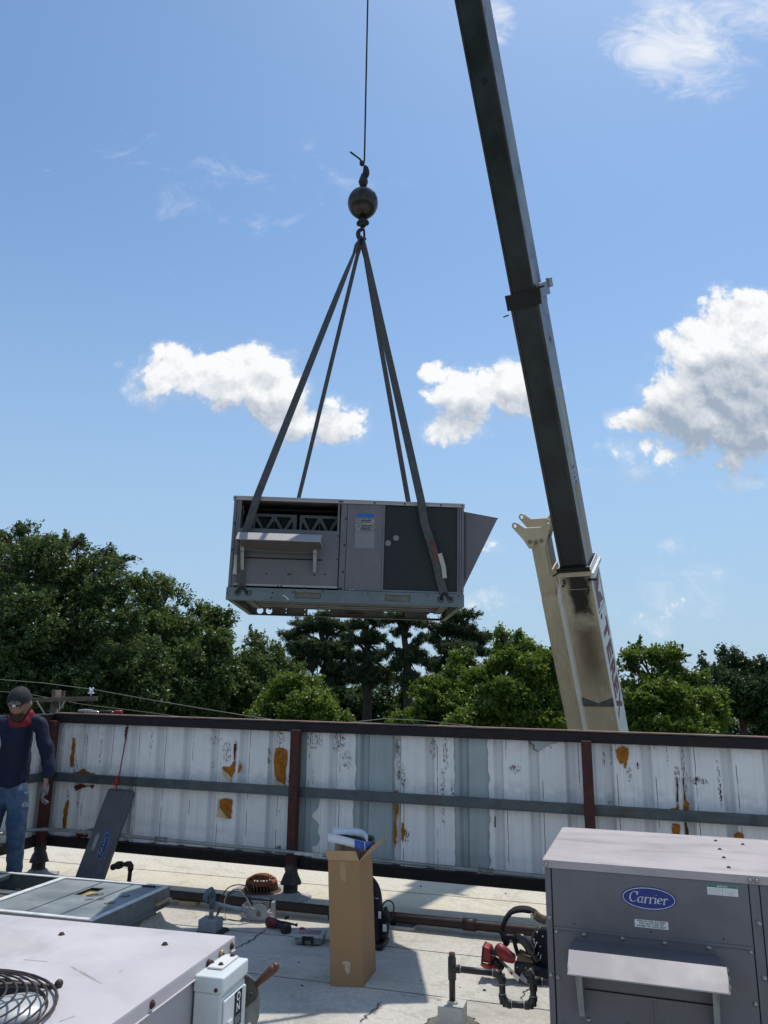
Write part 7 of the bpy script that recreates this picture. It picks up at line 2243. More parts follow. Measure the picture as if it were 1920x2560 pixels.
# ------------------------------------------------------------------ odd crumbs on the roof
CR_ = mat('dark_crumb', (0.05, 0.045, 0.04), 0.9, var=0.4, vs=30)
for i, (x, y, s) in enumerate(((1211, 2477, 0.011), (1109, 2500, 0.009), (747, 2407, 0.008), (755, 2465, 0.008), (1052, 2217, 0.012), (1264, 2235, 0.01), (1185, 2548, 0.008), (1052, 2452, 0.006), (806, 2415, 0.005), (1310, 2480, 0.007), (1150, 2470, 0.005))):
    c_ = gp(x, y)
    lab = ['dark pebble under the horizontal arm of the black drain trap', 'dark crumb beside the pale pitch block', 'dark crumb on the shaded roof below the parts case', 'dark crumb on the shaded roof near the brown switch handle',
           'dark flake on the sunny roof under the bottom beam of the wall', 'dark flake on the sandy roof near the big grey unit', 'tiny dark crumb to the side of the pale block', 'tiny crumb on the roof past the cardboard box shadow', 'tiny crumb in the shade beside the cardboard box',
           'tiny dark crumb beside the trap loop', 'tiny crumb on the lit roof above the pitch block'][i]
    o = MB().ball((0, 0, s * 0.4), s, s * 0.7, s * 0.5, 7, 5).build('pebble', CR_, None, loc=c_, rot=(0, 0, i))
    setp(o, lab, 'debris', 'crumbs of debris on the roof')

# ------------------------------------------------------------------ the man by the wall
PYd = 6.98
q = lambda px, py, dy=0.0: atY(px, py, PYd + dy)
SKIN = mat('skin', (0.29, 0.155, 0.11), 0.55, var=0.08, vs=14)
SHIRT = mat('navy_shirt', (0.007, 0.010, 0.034), 0.85, var=0.25, vs=10, bump=0.3, bs=120)
JEANS = mat('blue_denim', (0.028, 0.062, 0.125), 0.85, var=0.3, vs=7, bump=0.3, bs=160, dirt=(0.12, 0.19, 0.28), da=0.6, ds=6)
CAPM = mat('charcoal_cap', (0.022, 0.023, 0.027), 0.85, var=0.2, vs=20, bump=0.3, bs=150)
BAND = mat('red_bandana', (0.17, 0.008, 0.018), 0.8, var=0.3, vs=20)
MAN = thing('person', 'man in navy long sleeved shirt, torn blue jeans, black cap and red bandana, looking down', 'person', (q(30, 2190).x, PYd, 0))
MI = Vector((-MAN.location.x, -MAN.location.y, 0))


def skinned(name, nodes, edges, root, m, parent, sub=2, grow=0.0):
    keys = list(nodes)
    me = bpy.data.meshes.new(name)
    me.from_pydata([tuple(nodes[k][0] + MI) for k in keys], [(keys.index(a), keys.index(b_)) for a, b_ in edges], [])
    o = link(name, me, None, parent)
    md = o.modifiers.new('skin', 'SKIN')
    md.use_smooth_shade = True
    md.branch_smoothing = 0.4
    for i, k in enumerate(keys):
        r = nodes[k][1]
        r = r if isinstance(r, tuple) else (r, r)
        me.skin_vertices[0].data[i].radius = (r[0] + grow, r[1] + grow)
        me.skin_vertices[0].data[i].use_root = (k == root)
    ms = o.modifiers.new('sub', 'SUBSURF')
    ms.levels = ms.render_levels = sub
    dg = bpy.context.evaluated_depsgraph_get()
    dg.update()
    ev = bpy.data.meshes.new_from_object(o.evaluated_get(dg))
    o.modifiers.clear()
    o.data = ev
    ev.name = name
    ev.materials.clear()
    ev.materials.append(m)
    for p in ev.polygons:
        p.use_smooth = True
    return o


N = dict(pelvis=(q(28, 1965), (0.15, 0.11)), waist=(q(32, 1920), (0.145, 0.10)), chest=(q(38, 1850, -0.02), (0.18, 0.115)), collar=(q(45, 1800, -0.03), (0.12, 0.08)), neck=(q(48, 1783, -0.06), 0.055), skull0=(q(49, 1768, -0.10), 0.075),
         shR=(q(100, 1808), 0.068), elR=(q(120, 1893, 0.02), 0.052), wrR=(q(114, 1958, -0.05), 0.034), paR=(q(112, 1975, -0.07), 0.036),
         shL=(q(-14, 1812), 0.068), elL=(q(-38, 1895, 0.02), 0.052), wrL=(q(-30, 1962, -0.05), 0.034), paL=(q(-28, 1980, -0.07), 0.036),
         hipR=(q(45, 1985), 0.098), knR=(q(38, 2080, -0.06), 0.062), anR=(q(34, 2210, 0.04), 0.042), toR=(q(31, 2238, -0.13), 0.036),
         hipL=(q(-5, 1990), 0.098), knL=(q(-30, 2082, -0.02), 0.062), anL=(q(-46, 2210, 0.1), 0.042), toL=(q(-52, 2238, -0.05), 0.036))
Eb = [('pelvis', 'waist'), ('waist', 'chest'), ('chest', 'collar'), ('collar', 'neck'), ('neck', 'skull0'), ('collar', 'shR'), ('shR', 'elR'), ('elR', 'wrR'), ('wrR', 'paR'), ('collar', 'shL'), ('shL', 'elL'), ('elL', 'wrL'), ('wrL', 'paL'),
      ('pelvis', 'hipR'), ('hipR', 'knR'), ('knR', 'anR'), ('anR', 'toR'), ('pelvis', 'hipL'), ('hipL', 'knL'), ('knL', 'anL'), ('anL', 'toL')]
body = skinned('body', N, Eb, 'pelvis', SKIN, MAN, 2, -0.014)
# head bowed forward: face, brows, nose, mouth, chin and ears are drawn into one mesh and joined to the body
hc = q(50, 1760, -0.12) + MI
hm = Matrix.Translation(hc) @ Matrix.Rotation(rad(24), 4, 'X') @ Matrix.Rotation(rad(5), 4, 'Z') @ Matrix.Scale(1.1, 4)
vs, fs = [], []
n, m_ = 28, 22
for i in range(m_ + 1):
    ph = math.pi * i / m_
    for k in range(n):
        th_ = 2 * math.pi * k / n
        x, y, z = math.sin(ph) * math.cos(th_), -math.sin(ph) * math.sin(th_), math.cos(ph)
        jaw = 1 - 0.30 * max(0, -z) ** 1.5
        X_, Y_, Z_ = 0.077 * x * jaw, 0.097 * y * (1 - 0.12 * max(0, -z)), 0.122 * z
        if y < -0.3:
            fx = x
            nose = math.exp(-(fx / 0.16) ** 2) * math.exp(-((z + 0.18) / 0.16) ** 2)
            eye = math.exp(-((abs(fx) - 0.38) / 0.17) ** 2) * math.exp(-((z - 0.06) / 0.1) ** 2)
            brow = math.exp(-((abs(fx) - 0.36) / 0.3) ** 2) * math.exp(-((z - 0.22) / 0.08) ** 2)
            lips = math.exp(-(fx / 0.26) ** 2) * (math.exp(-((z + 0.46) / 0.05) ** 2) + math.exp(-((z + 0.57) / 0.05) ** 2) - 0.8 * math.exp(-((z + 0.515) / 0.03) ** 2))
            chin = math.exp(-(fx / 0.3) ** 2) * math.exp(-((z + 0.82) / 0.13) ** 2)
            Y_ -= 0.026 * nose - 0.013 * eye + 0.007 * brow + 0.006 * lips + 0.008 * chin
        ear = math.exp(-((abs(x) - 0.98) / 0.12) ** 2) * math.exp(-((z + 0.08) / 0.2) ** 2) * math.exp(-((y - 0.1) / 0.25) ** 2)
        X_ += math.copysign(0.018 * ear, x)
        vs.append(hm @ Vector((X_, Y_, Z_)))
for i in range(m_):
    for k in range(n):
        fs.append((i * n + k, (i + 1) * n + k, (i + 1) * n + (k + 1) % n, i * n + (k + 1) % n))
bmj = bmesh.new()
bmj.from_mesh(body.data)
nv = [bmj.verts.new(v) for v in vs]
for f in fs:
    try:
        fc = bmj.faces.new([nv[i] for i in f])
        fc.smooth = True
    except ValueError:
        pass
bmesh.ops.remove_doubles(bmj, verts=nv, dist=1e-5)
bmesh.ops.recalc_face_normals(bmj, faces=bmj.faces)
bmj.to_mesh(body.data)
bmj.free()
for sx in (-1, 1):
    MB().ball(hm @ Vector((sx * 0.029, -0.080, 0.006)), 0.012, 0.008, 0.006, 8, 6).build('eye', mat('dark_eye', (0.03, 0.02, 0.018), 0.3), MAN)
    MB().tube([hm @ Vector((sx * 0.012, -0.097, 0.024)), hm @ Vector((sx * 0.03, -0.095, 0.029)), hm @ Vector((sx * 0.046, -0.082, 0.022))], 0.005, 6).build('eyebrow', mat('dark_hair', (0.015, 0.011, 0.01), 0.7), MAN)
MB().tube([hm @ Vector((x, -0.101 + 0.012 * abs(x) / 0.02, -0.062)) for x in (-0.022, -0.01, 0.0, 0.01, 0.022)], 0.0042, 6).build('mouth', mat('lip', (0.25, 0.09, 0.08), 0.5), MAN)
bpts = []
for px_, pz_ in ((-0.05, -0.035), (-0.058, -0.062), (-0.05, -0.09), (-0.03, -0.112), (0, -0.12), (0.03, -0.112), (0.05, -0.09), (0.058, -0.062), (0.05, -0.035), (0.04, -0.05), (0.028, -0.052), (0.016, -0.046), (0, -0.045), (-0.016, -0.046), (-0.028, -0.052), (-0.04, -0.05)):
    yy_ = -0.104 * math.sqrt(max(0.05, 1 - (px_ / 0.078) ** 2 * 0.9 - (pz_ / 0.135) ** 2 * 0.55)) - 0.004
    bpts.append(hm @ Vector((px_, yy_, pz_)))
bc_ = hm @ Vector((0, -0.107, -0.082))
MB().add(bpts + [bc_], [(i, (i + 1) % len(bpts), len(bpts)) for i in range(len(bpts))], True).build('beard', mat('beard_stubble', (0.045, 0.028, 0.022), 0.85, var=0.4, vs=60), MAN)
# beard shadow, hair, cap worn backwards with its strap across the brow
vs, fs = [], []
n, m_ = 28, 12
for i in range(m_ + 1):
    ph = rad(4) + rad(93) * i / m_
    for k in range(n):
        th_ = 2 * math.pi * k / n
        x, y, z = math.sin(ph) * math.cos(th_), -math.sin(ph) * math.sin(th_), math.cos(ph)
        drop = 0.0 if y < 0 else -0.03 * y
        vs.append(hm @ Vector((0.086 * x, 0.107 * y, 0.046 + 0.096 * z + drop * (i / m_) * 0.6)))
for i in range(m_):
    for k in range(n):
        fs.append((i * n + k, (i + 1) * n + k, (i + 1) * n + (k + 1) % n, i * n + (k + 1) % n))
fs.append(tuple(range(n)))
cp_ = MB().add(vs, fs, True).build('cap', CAPM, MAN)
mdc = cp_.modifiers.new('t', 'SOLIDIFY')
mdc.thickness = 0.004
MB().tube([hm @ Vector((0.088 * math.cos(a), -0.109 * math.sin(a), 0.036)) for a in [2 * math.pi * i / 28 for i in range(29)]], 0.007, 6, flat=0.5).build('cap_band', CAPM, cp_)
MB().ball(hm @ Vector((0, 0, 0.138)), 0.008, n=8, m=5).build('cap_button', CAPM, cp_)
MB().mesh(plate([(0.05 * math.cos(a), 0.032 * math.sin(a)) for a in [rad(x) for x in range(0, 181, 15)]], (), 0.003), hm @ basis((0, -0.1085, 0.040), (1, 0, 0), (0, 0.25, 1), (0, -1, 0.25))).build('cap_opening', mat('grey_patch', (0.13, 0.115, 0.10), 0.7, var=0.4, vs=60), cp_)
MB().box(-0.011, 0.013, -0.003, 0.003, -0.008, 0.010, hm @ Matrix.Translation((-0.002, -0.115, 0.036))).build('cap_tag', mat('cap_tag', (0.6, 0.58, 0.52), 0.6), cp_)
MB().box(-0.09, 0.09, 0.0, 0.09, -0.006, 0.0, hm @ Matrix.Translation((0, 0.095, 0.0)) @ Matrix.Rotation(rad(-25), 4, 'X')).build('cap_peak', CAPM, cp_, bevel=0.01)
# bandana round the neck and jaw
vs, fs = [], []
n = 26
for i, (rr_, z, fy_) in enumerate(((0.072, -0.062, 1.0), (0.086, -0.072, 1.06), (0.092, -0.102, 1.14), (0.099, -0.135, 1.2), (0.102, -0.158, 1.2), (0.085, -0.168, 1.1))):
    for k in range(n):
        a = 2 * math.pi * k / n
        fold = 1 + 0.045 * math.sin(5 * a + i * 1.3) + 0.03 * math.sin(11 * a - i)
        fr_dip = -0.055 * max(0, math.sin(a)) ** 3 * (i < 2)
        vs.append(hm @ Vector((rr_ * fold * math.cos(a), -rr_ * fy_ * fold * math.sin(a) + 0.012, z + fr_dip + 0.006 * math.sin(7 * a + i))))
for i in range(5):
    for k in range(n):
        fs.append((i * n + k, (i + 1) * n + k, (i + 1) * n + (k + 1) % n, i * n + (k + 1) % n))
bd = MB().add(vs, fs, True).build('bandana', BAND, MAN, sub=1)
mdb = bd.modifiers.new('t', 'SOLIDIFY')
mdb.thickness = 0.005
Ns = {k: N[k] for k in ('waist', 'chest', 'collar', 'shR', 'elR', 'wrR', 'shL', 'elL', 'wrL')}
Ns['hem'] = (q(29, 1978), (0.172, 0.128))
Ns['waist'] = (q(36, 1915), (0.17, 0.125))
Ns['chest'] = (q(42, 1845, -0.02), (0.20, 0.13))
Ns['collar'] = (q(46, 1797, -0.03), (0.13, 0.085))
Ns['fold'] = (q(124, 1925, -0.02), 0.055)
Ns['foldL'] = (q(-38, 1930, -0.02), 0.05)
Ns['wrR'] = (q(116, 1952, -0.045), 0.045)
sh = skinned('shirt', Ns, [('hem', 'waist'), ('waist', 'chest'), ('chest', 'collar'), ('collar', 'shR'), ('shR', 'elR'), ('elR', 'fold'), ('fold', 'wrR'), ('collar', 'shL'), ('shL', 'elL'), ('elL', 'foldL'), ('foldL', 'wrL')], 'hem', SHIRT, MAN, 3, 0.006)
tx_ = bpy.data.textures.new('cloth_folds', 'CLOUDS')
tx_.noise_scale = 0.11
tx_.noise_depth = 2
for o_, st_r in ((sh, 0.034),):
    md = o_.modifiers.new('folds', 'DISPLACE')
    md.texture = tx_
    md.strength = st_r
    md.mid_level = 0.5
Nj = {k: N[k] for k in ('hipR', 'hipL')}
Nj['pelvis'] = (q(28, 1972), (0.155, 0.115))
Nj['top'] = (q(30, 1930), (0.135, 0.10))
Nj['hipR'] = (q(47, 2000), (0.112, 0.105))
Nj['hipL'] = (q(-6, 2000), (0.112, 0.105))
Nj['knR'] = (q(39, 2085, -0.06), 0.082)
Nj['cfR'] = (q(38, 2130, -0.0), 0.074)
Nj['anR'] = (q(34, 2226, 0.03), 0.062)
Nj['knL'] = (q(-30, 2085, -0.02), 0.082)
Nj['anL'] = (q(-46, 2226, 0.09), 0.062)
je = skinned('jeans', Nj, [('top', 'pelvis'), ('pelvis', 'hipR'), ('hipR', 'knR'), ('knR', 'cfR'), ('cfR', 'anR'), ('pelvis', 'hipL'), ('hipL', 'knL'), ('knL', 'anL')], 'pelvis', JEANS, MAN, 3, 0.0)
tx2 = bpy.data.textures.new('denim_folds', 'CLOUDS')
tx2.noise_scale = 0.07
md = je.modifiers.new('folds', 'DISPLACE')
md.texture = tx2
md.strength = 0.02
md.mid_level = 0.5
RIP = mat('frayed_denim', (0.26, 0.30, 0.36), 0.9, var=0.5, vs=50, dirt=(0.06, 0.1, 0.16), da=0.7, ds=60)
for px, py, w_, h_ in ((63, 2012, 0.032, 0.022), (66, 1981, 0.022, 0.008), (46, 2072, 0.012, 0.03)):
    c_ = q(px, py, -0.105) + MI
    MB().mesh(plate(jag(circle(0, 0, w_, 10, h_), 0.005, 2), (), 0.003), basis(c_, (0.9, 0.3, 0), (0, 0, 1), (0.3, -0.9, 0))).build('rip', RIP, je)
# gloved hands: palm, four fingers, thumb
GLV = mat('grey_glove', (0.11, 0.115, 0.13), 0.75, var=0.3, vs=30, dirt=(0.4, 0.38, 0.36), da=0.5, ds=25)
for side, pw, pp_ in ((1, 'wrR', 'paR'), (-1, 'wrL', 'paL')):
    w0 = N[pw][0] + MI
    c0 = N[pp_][0] + MI
    dn_ = Vector((-0.10 * side, -0.12, -1)).normalized()
    ac = Vector((0.45 * side, -0.9, 0)).normalized()
    ou = dn_.cross(ac).normalized()
    hnd = MB().tube([w0 - dn_ * 0.01, w0 + dn_ * 0.03, w0 + dn_ * 0.07, w0 + dn_ * 0.10], [0.034, 0.038, 0.046, 0.042], 12, flat=0.62).build('glove', GLV, MAN, sub=1)
    for k_i, (off, ln_) in enumerate(((-0.033, 0.066), (-0.011, 0.078), (0.011, 0.074), (0.032, 0.058))):
        base = w0 + dn_ * 0.095 + ac * off
        cur = ou * (0.016 + 0.004 * k_i)
        MB().tube([base - dn_ * 0.02, base + dn_ * ln_ * 0.38, base + dn_ * ln_ * 0.72 - cur * 0.9, base + dn_ * ln_ * 0.9 - cur * 2.1], [0.0125, 0.0115, 0.0105, 0.008], 8).build('finger', GLV, hnd)
    tb_ = w0 + dn_ * 0.035 - ac * 0.035
    MB().tube([tb_, tb_ + dn_ * 0.025 - ac * 0.025, tb_ + dn_ * 0.055 - ac * 0.03, tb_ + dn_ * 0.075 - ac * 0.022], [0.015, 0.0145, 0.012, 0.009], 8).build('thumb', GLV, hnd)
for k_, s_o in (('R', 0), ('L', 0)):
    a_, t_o = N['an' + k_][0] + MI, N['to' + k_][0] + MI
    f_ = Vector((t_o.x - a_.x, t_o.y - a_.y, 0)).normalized()
    g_o = Vector((a_.x, a_.y, 0.0))
    MB().tube([g_o - f_ * 0.06 + Vector((0, 0, 0.05)), g_o + Vector((0, 0, 0.06)), g_o + f_ * 0.10 + Vector((0, 0, 0.048)), g_o + f_ * 0.19 + Vector((0, 0, 0.035)), g_o + f_ * 0.22 + Vector((0, 0, 0.03))], [0.04, 0.052, 0.05, 0.044, 0.02], 12, flat=0.85).build('boot', mat('dark_boot', (0.04, 0.03, 0.025), 0.6), MAN, sub=1)

# ------------------------------------------------------------------ trees beyond the building
def leaf_mat(name, c1_, c2_, trans=0.35, rough=0.45):
    m = bpy.data.materials.new(name)
    m.use_nodes = True
    t = NT(m.node_tree)
    b = t.n['Principled BSDF']
    out = [n for n in t.n if n.type == 'OUTPUT_MATERIAL'][0]
    g = t.new('ShaderNodeNewGeometry')
    r = g.outputs['Random Per Island']
    o = t.new('ShaderNodeTexCoord').outputs['Object']
    big = t.ramp(t.noise(o, 0.55, 3, 0.6), 0.35, 0.65)
    k = t.math('ADD', t.math('MULTIPLY', r, 0.6), t.math('MULTIPLY', big, 0.4))
    col = t.mix(k, c4(c1_), c4(c2_))
    t.l.new(col, b.inputs['Base Color'])
    b.inputs['Roughness'].default_value = rough
    b.inputs['Specular IOR Level'].default_value = 0.35
    tr = t.new('ShaderNodeBsdfTranslucent')
    t.l.new(t.mix(1.0, col, (1.35, 1.25, 0.55, 1), 'MULTIPLY'), tr.inputs[0])
    mxs = t.new('ShaderNodeMixShader')
    mxs.inputs[0].default_value = trans
    t.l.new(b.outputs[0], mxs.inputs[1])
    t.l.new(tr.outputs[0], mxs.inputs[2])
    t.l.new(mxs.outputs[0], out.inputs[0])
    return m


OAK = leaf_mat('oak_leaves', (0.045, 0.078, 0.034), (0.125, 0.175, 0.07), 0.40)
MIDG = leaf_mat('mid_leaves', (0.055, 0.098, 0.040), (0.145, 0.20, 0.075), 0.42)
BRIGHT = leaf_mat('bright_leaves', (0.06, 0.115, 0.022), (0.17, 0.235, 0.045), 0.46)
PINE = leaf_mat('pine_needles', (0.036, 0.060, 0.034), (0.092, 0.125, 0.062), 0.34, 0.6)
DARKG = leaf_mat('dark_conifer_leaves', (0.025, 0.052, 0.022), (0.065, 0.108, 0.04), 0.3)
BARK = mat('grey_bark', (0.075, 0.06, 0.048), 0.95, var=0.35, vs=5, bump=0.8, bs=16, dirt=(0.03, 0.025, 0.02), da=0.5, ds=6)
BARKD = mat('dark_pine_bark', (0.045, 0.032, 0.027), 0.95, var=0.35, vs=5, bump=0.8, bs=14, dirt=(0.02, 0.016, 0.014), da=0.5, ds=6)


def crown_mesh(name, lobes, n, leaf, m, parent, org, seed, shape='leaf', clump=0.5, per=26, fill=0.25, shoots=0):
    """Leaf clumps on many small uneven lobes; every leaf is a small rhombus."""
    g = np.random.default_rng(seed)
    unit = lambda v: v / (np.linalg.norm(v, axis=1)[:, None] + 1e-9)
    L0 = np.array([(c.x, c.y, c.z) for c, _ in lobes])
    R0 = np.array([r for _, r in lobes])
    # smaller lobes seated on the big ones
    A = R0.prod(axis=1) ** (2 / 3)
    ns = np.maximum(5, (len(lobes) * (16 if shape == 'needle' else 11) * A / A.sum()).astype(int))
    ii = np.repeat(np.arange(len(lobes)), ns)
    dd = unit(g.normal(size=(len(ii), 3)))
    L = L0[ii] + dd * R0[ii] * (0.55 + 0.42 * g.random(len(ii)))[:, None]
    f = (0.24 + 0.26 * g.random(len(ii)))
    R = R0[ii] * f[:, None]
    if shape == 'needle':
        R = R * np.array([0.95, 0.95, 0.6])
    vol = R.prod(axis=1) ** (2 / 3)
    nc = max(4, int(n / per))
    idx = g.choice(len(L), nc, p=vol / vol.sum())
    d = unit(g.normal(size=(nc, 3)))
    inner = g.random(nc) < fill
    rad_ = np.where(inner, g.random(nc) ** 0.5 * 0.8, 0.85 + 0.2 * g.random(nc))
    cen = L[idx] + d * R[idx] * rad_[:, None]
    od = unit(cen - L0[ii][idx])
    cs = clump * (0.5 + 0.7 * g.random(nc))
    dirv = unit(od * 0.8 + d * 0.5 + np.array([0, 0, 0.4]))
    if shoots:
        k = g.choice(nc, shoots)
        up_ = unit(od[k] + np.array([0, 0, 0.8]) + g.normal(size=(shoots, 3)) * 0.35)
        base = L0[ii][idx][k] + od[k] * R0[ii][idx][k] * 0.95
        for q_ in range(3):
            cen = np.vstack([cen, base + up_ * (clump * (0.25 + 0.62 * q_))])
            cs = np.concatenate([cs, clump * (0.55 - 0.075 * q_) * np.ones(shoots)])
            dirv = np.vstack([dirv, up_])
        nc = len(cen)
    k = np.repeat(np.arange(nc), per)
    N_ = len(k)
    ball = unit(g.normal(size=(N_, 3))) * (g.random(N_) ** 0.45)[:, None]
    along = (g.random(N_) - 0.5) * 1.5
    p = cen[k] + ball * (cs[k] * 0.62)[:, None] + dirv[k] * (along * cs[k] * 0.7)[:, None]
    if shape == 'needle':
        a = dirv[k] * 0.5 + g.normal(size=(N_, 3)) * 0.6 + np.array([0, 0, 0.25])
    else:
        a = g.normal(size=(N_, 3)) + dirv[k] * 0.7 + np.array([0, 0, -0.2])
    a = unit(a)
    w = unit(np.cross(a, g.normal(size=(N_, 3)) + np.array([0, 0, 1.2])))
    s = leaf * (0.6 + 0.8 * g.random(N_))
    wd = 0.30 if shape == 'leaf' else 0.085
    v0 = p - a * (s * 0.5)[:, None]
    v1 = p + w * (s * wd)[:, None] + a * (s * 0.05)[:, None]
    v2 = p + a * (s * 0.5)[:, None]
    v3 = p - w * (s * wd)[:, None] + a * (s * 0.05)[:, None]
    V = np.stack([v0, v1, v2, v3], axis=1).reshape(-1, 3) - np.array(org)
    me = bpy.data.meshes.new(name)
    me.vertices.add(len(V))
    me.vertices.foreach_set('co', V.astype(np.float32).ravel())
    me.loops.add(N_ * 4)
    me.loops.foreach_set('vertex_index', np.arange(N_ * 4, dtype=np.int32))
    me.polygons.add(N_)
    me.polygons.foreach_set('loop_start', np.arange(0, N_ * 4, 4, dtype=np.int32))
    me.polygons.foreach_set('loop_total', np.full(N_, 4, dtype=np.int32))
    me.update(calc_edges=True)
    return link(name, me, m, parent), cen


def branch(mb, p, q_, r0, r1, g, wig=0.12, n=6):
    P = []
    L_ = (q_ - p).length
    for i in range(n + 1):
        f = i / n
        b_ = p.lerp(q_, f) + Vector((0, 0, 0.12 * L_ * math.sin(math.pi * f)))
        if 0 < i < n:
            b_ += Vector((g.uniform(-1, 1), g.uniform(-1, 1), g.uniform(-0.6, 0.6))) * wig * L_ / n
        P.append(b_)
    mb.tube(P, [r0 + (r1 - r0) * i / n for i in range(n + 1)], 6, cap=False)
    return P


def tree(name, label, group, px, Y, lobes, n, leaf, m, seed, bark=None, trunk_r=0.22, shape='leaf', clump=0.5, per=26, fill=0.25, fork=0.45, twigs=2, depth=1.0, shoots=0):
    """px: picture column of the trunk; lobes: (column, row, half width, half height) of crown masses at distance Y (+ offset)."""
    g = random.Random(seed)
    foot = atY(px, 1700, Y)
    org = Vector((foot.x, Y, GZ))
    LB = []
    for lb in lobes:
        cx_, cy_, rx, ry = lb[:4]
        dy = lb[4] if len(lb) > 4 else 0.0
        c = atY(cx_, cy_, Y + dy)
        k = (Y + dy) / FPX
        LB.append((c, (rx * k, max(rx, ry) * k * 0.85 * depth, ry * k)))
    T = thing(name, label, 'tree', org, group=group)
    top = max(LB, key=lambda l: l[0].z)[0]
    zc = sum(l[0].z for l in LB) / len(LB)
    fk = Vector((foot.x + (top.x - foot.x) * 0.25, Y, GZ + (zc - GZ) * (0.35 + fork * 0.6)))
    mb = MB()
    P = [Vector((0, 0, 0)), (fk - org) * 0.35 + Vector((g.uniform(-.1, .1), 0, 0)), (fk - org) * 0.7, fk - org, (top - org) * 0.6 + (fk - org) * 0.4, (top - org) * 0.92 + (fk - org) * 0.08]
    mb.tube(P, [trunk_r * 1.25, trunk_r, trunk_r * 0.85, trunk_r * 0.72, trunk_r * 0.42, trunk_r * 0.12], 10, cap=False)
    T_ = mb.build('trunk', bark or BARK, T)
    mbb = MB()
    for c, r in LB:
        s0 = fk.lerp(top, g.uniform(0.0, 0.5)) - org
        if (c - top).length < 0.2:
            s0 = fk - org
        pts = branch(mbb, s0, c - org, trunk_r * 0.42, trunk_r * 0.14, g)
        for _ in range(twigs + 2):
            u = Vector((g.gauss(0, 1), g.gauss(0, 1), g.gauss(0.4, 0.8))).normalized()
            e = c - org + Vector((u.x * r[0], u.y * r[1], u.z * r[2])) * 0.88
            pts2 = branch(mbb, pts[g.randint(2, 5)], e, trunk_r * 0.16, trunk_r * 0.035, g)
            for _k in range(twigs):
                u = Vector((g.gauss(0, 1), g.gauss(0, 1), g.gauss(0.3, 0.8))).normalized()
                branch(mbb, pts2[g.randint(2, 4)], c - org + Vector((u.x * r[0], u.y * r[1], u.z * r[2])) * 0.93, trunk_r * 0.06, trunk_r * 0.02, g, n=4)
    mbb.build('limb', bark or BARK, T, weld=False)
    crown_mesh('crown', LB, n, leaf, m, T, org, seed, shape, clump, per, fill, shoots)
    return T


G1 = 'leafy trees along the left of the view beyond the wall'
tree('oak_tree', 'huge dark green spreading oak, tallest of the trees, rising beyond the standing man', None, 60, 30,
     [(30, 1360, 85, 55), (140, 1372, 75, 50, 1), (225, 1400, 62, 48), (-60, 1400, 110, 90, 1), (90, 1440, 130, 80, -1), (210, 1470, 105, 70, -1), (290, 1420, 42, 30), (250, 1560, 110, 90, -1.5), (60, 1570, 170, 110, -2), (-70, 1600, 130, 130, -1), (160, 1680, 190, 110, -1.5), (20, 1720, 170, 90, -2), (310, 1700, 110, 100, -1), (325, 1393, 16, 10), (50, 1318, 30, 18), (205, 1352, 16, 20), (268, 1382, 16, 20), (310, 1505, 40, 40)],
     250000, 0.125, OAK, 1, trunk_r=0.42, clump=0.30, per=24, fill=0.28, twigs=3, shoots=130)
tree('leafy_tree', 'mid green tree with a pointed double top next to the huge oak', None, 385, 33,
     [(370, 1500, 60, 60), (420, 1510, 45, 60, 1), (345, 1480, 40, 45), (390, 1450, 18, 22), (420, 1468, 16, 26), (350, 1570, 80, 70, -1), (430, 1600, 70, 80), (380, 1690, 110, 100, -1), (300, 1640, 70, 90), (470, 1700, 80, 90, -1)],
     95000, 0.13, MIDG, 2, clump=0.33, per=22, twigs=1, shoots=40)
tree('leafy_tree', 'round topped mid green tree between the double topped tree and the gap of sky', None, 520, 34,
     [(500, 1560, 60, 42), (550, 1570, 36, 45), (470, 1600, 55, 60), (540, 1640, 50, 70, -1), (490, 1700, 90, 90, -1), (560, 1730, 60, 70), (530, 1530, 26, 18)],
     70000, 0.13, MIDG, 3, clump=0.33, per=22, twigs=1, shoots=25)
tree('leafy_tree', 'grey green tree with a thin pointed top in front of the dark pines', None, 640, 36,
     [(640, 1625, 34, 38), (665, 1640, 36, 40), (630, 1600, 16, 20), (680, 1618, 20, 26), (620, 1690, 60, 60, -1), (690, 1700, 50, 60), (650, 1760, 90, 60, -1), (720, 1710, 36, 46)],
     60000, 0.13, MIDG, 4, clump=0.33, per=22, twigs=1, shoots=25)
tree('leafy_tree', 'bright yellow green bushy tree low in front of the dark pines', None, 770, 30,
     [(770, 1710, 40, 30), (800, 1730, 38, 36), (735, 1740, 45, 40), (820, 1775, 40, 40), (760, 1780, 70, 50, -1), (700, 1790, 60, 50), (850, 1800, 30, 34)],
     45000, 0.125, BRIGHT, 5, trunk_r=0.14, clump=0.30, per=22, twigs=1, shoots=15)
# tall pines: pads of needles on long bare limbs
PL = 'tall dark pines behind the hanging unit'


def pads(lst):
    return lst


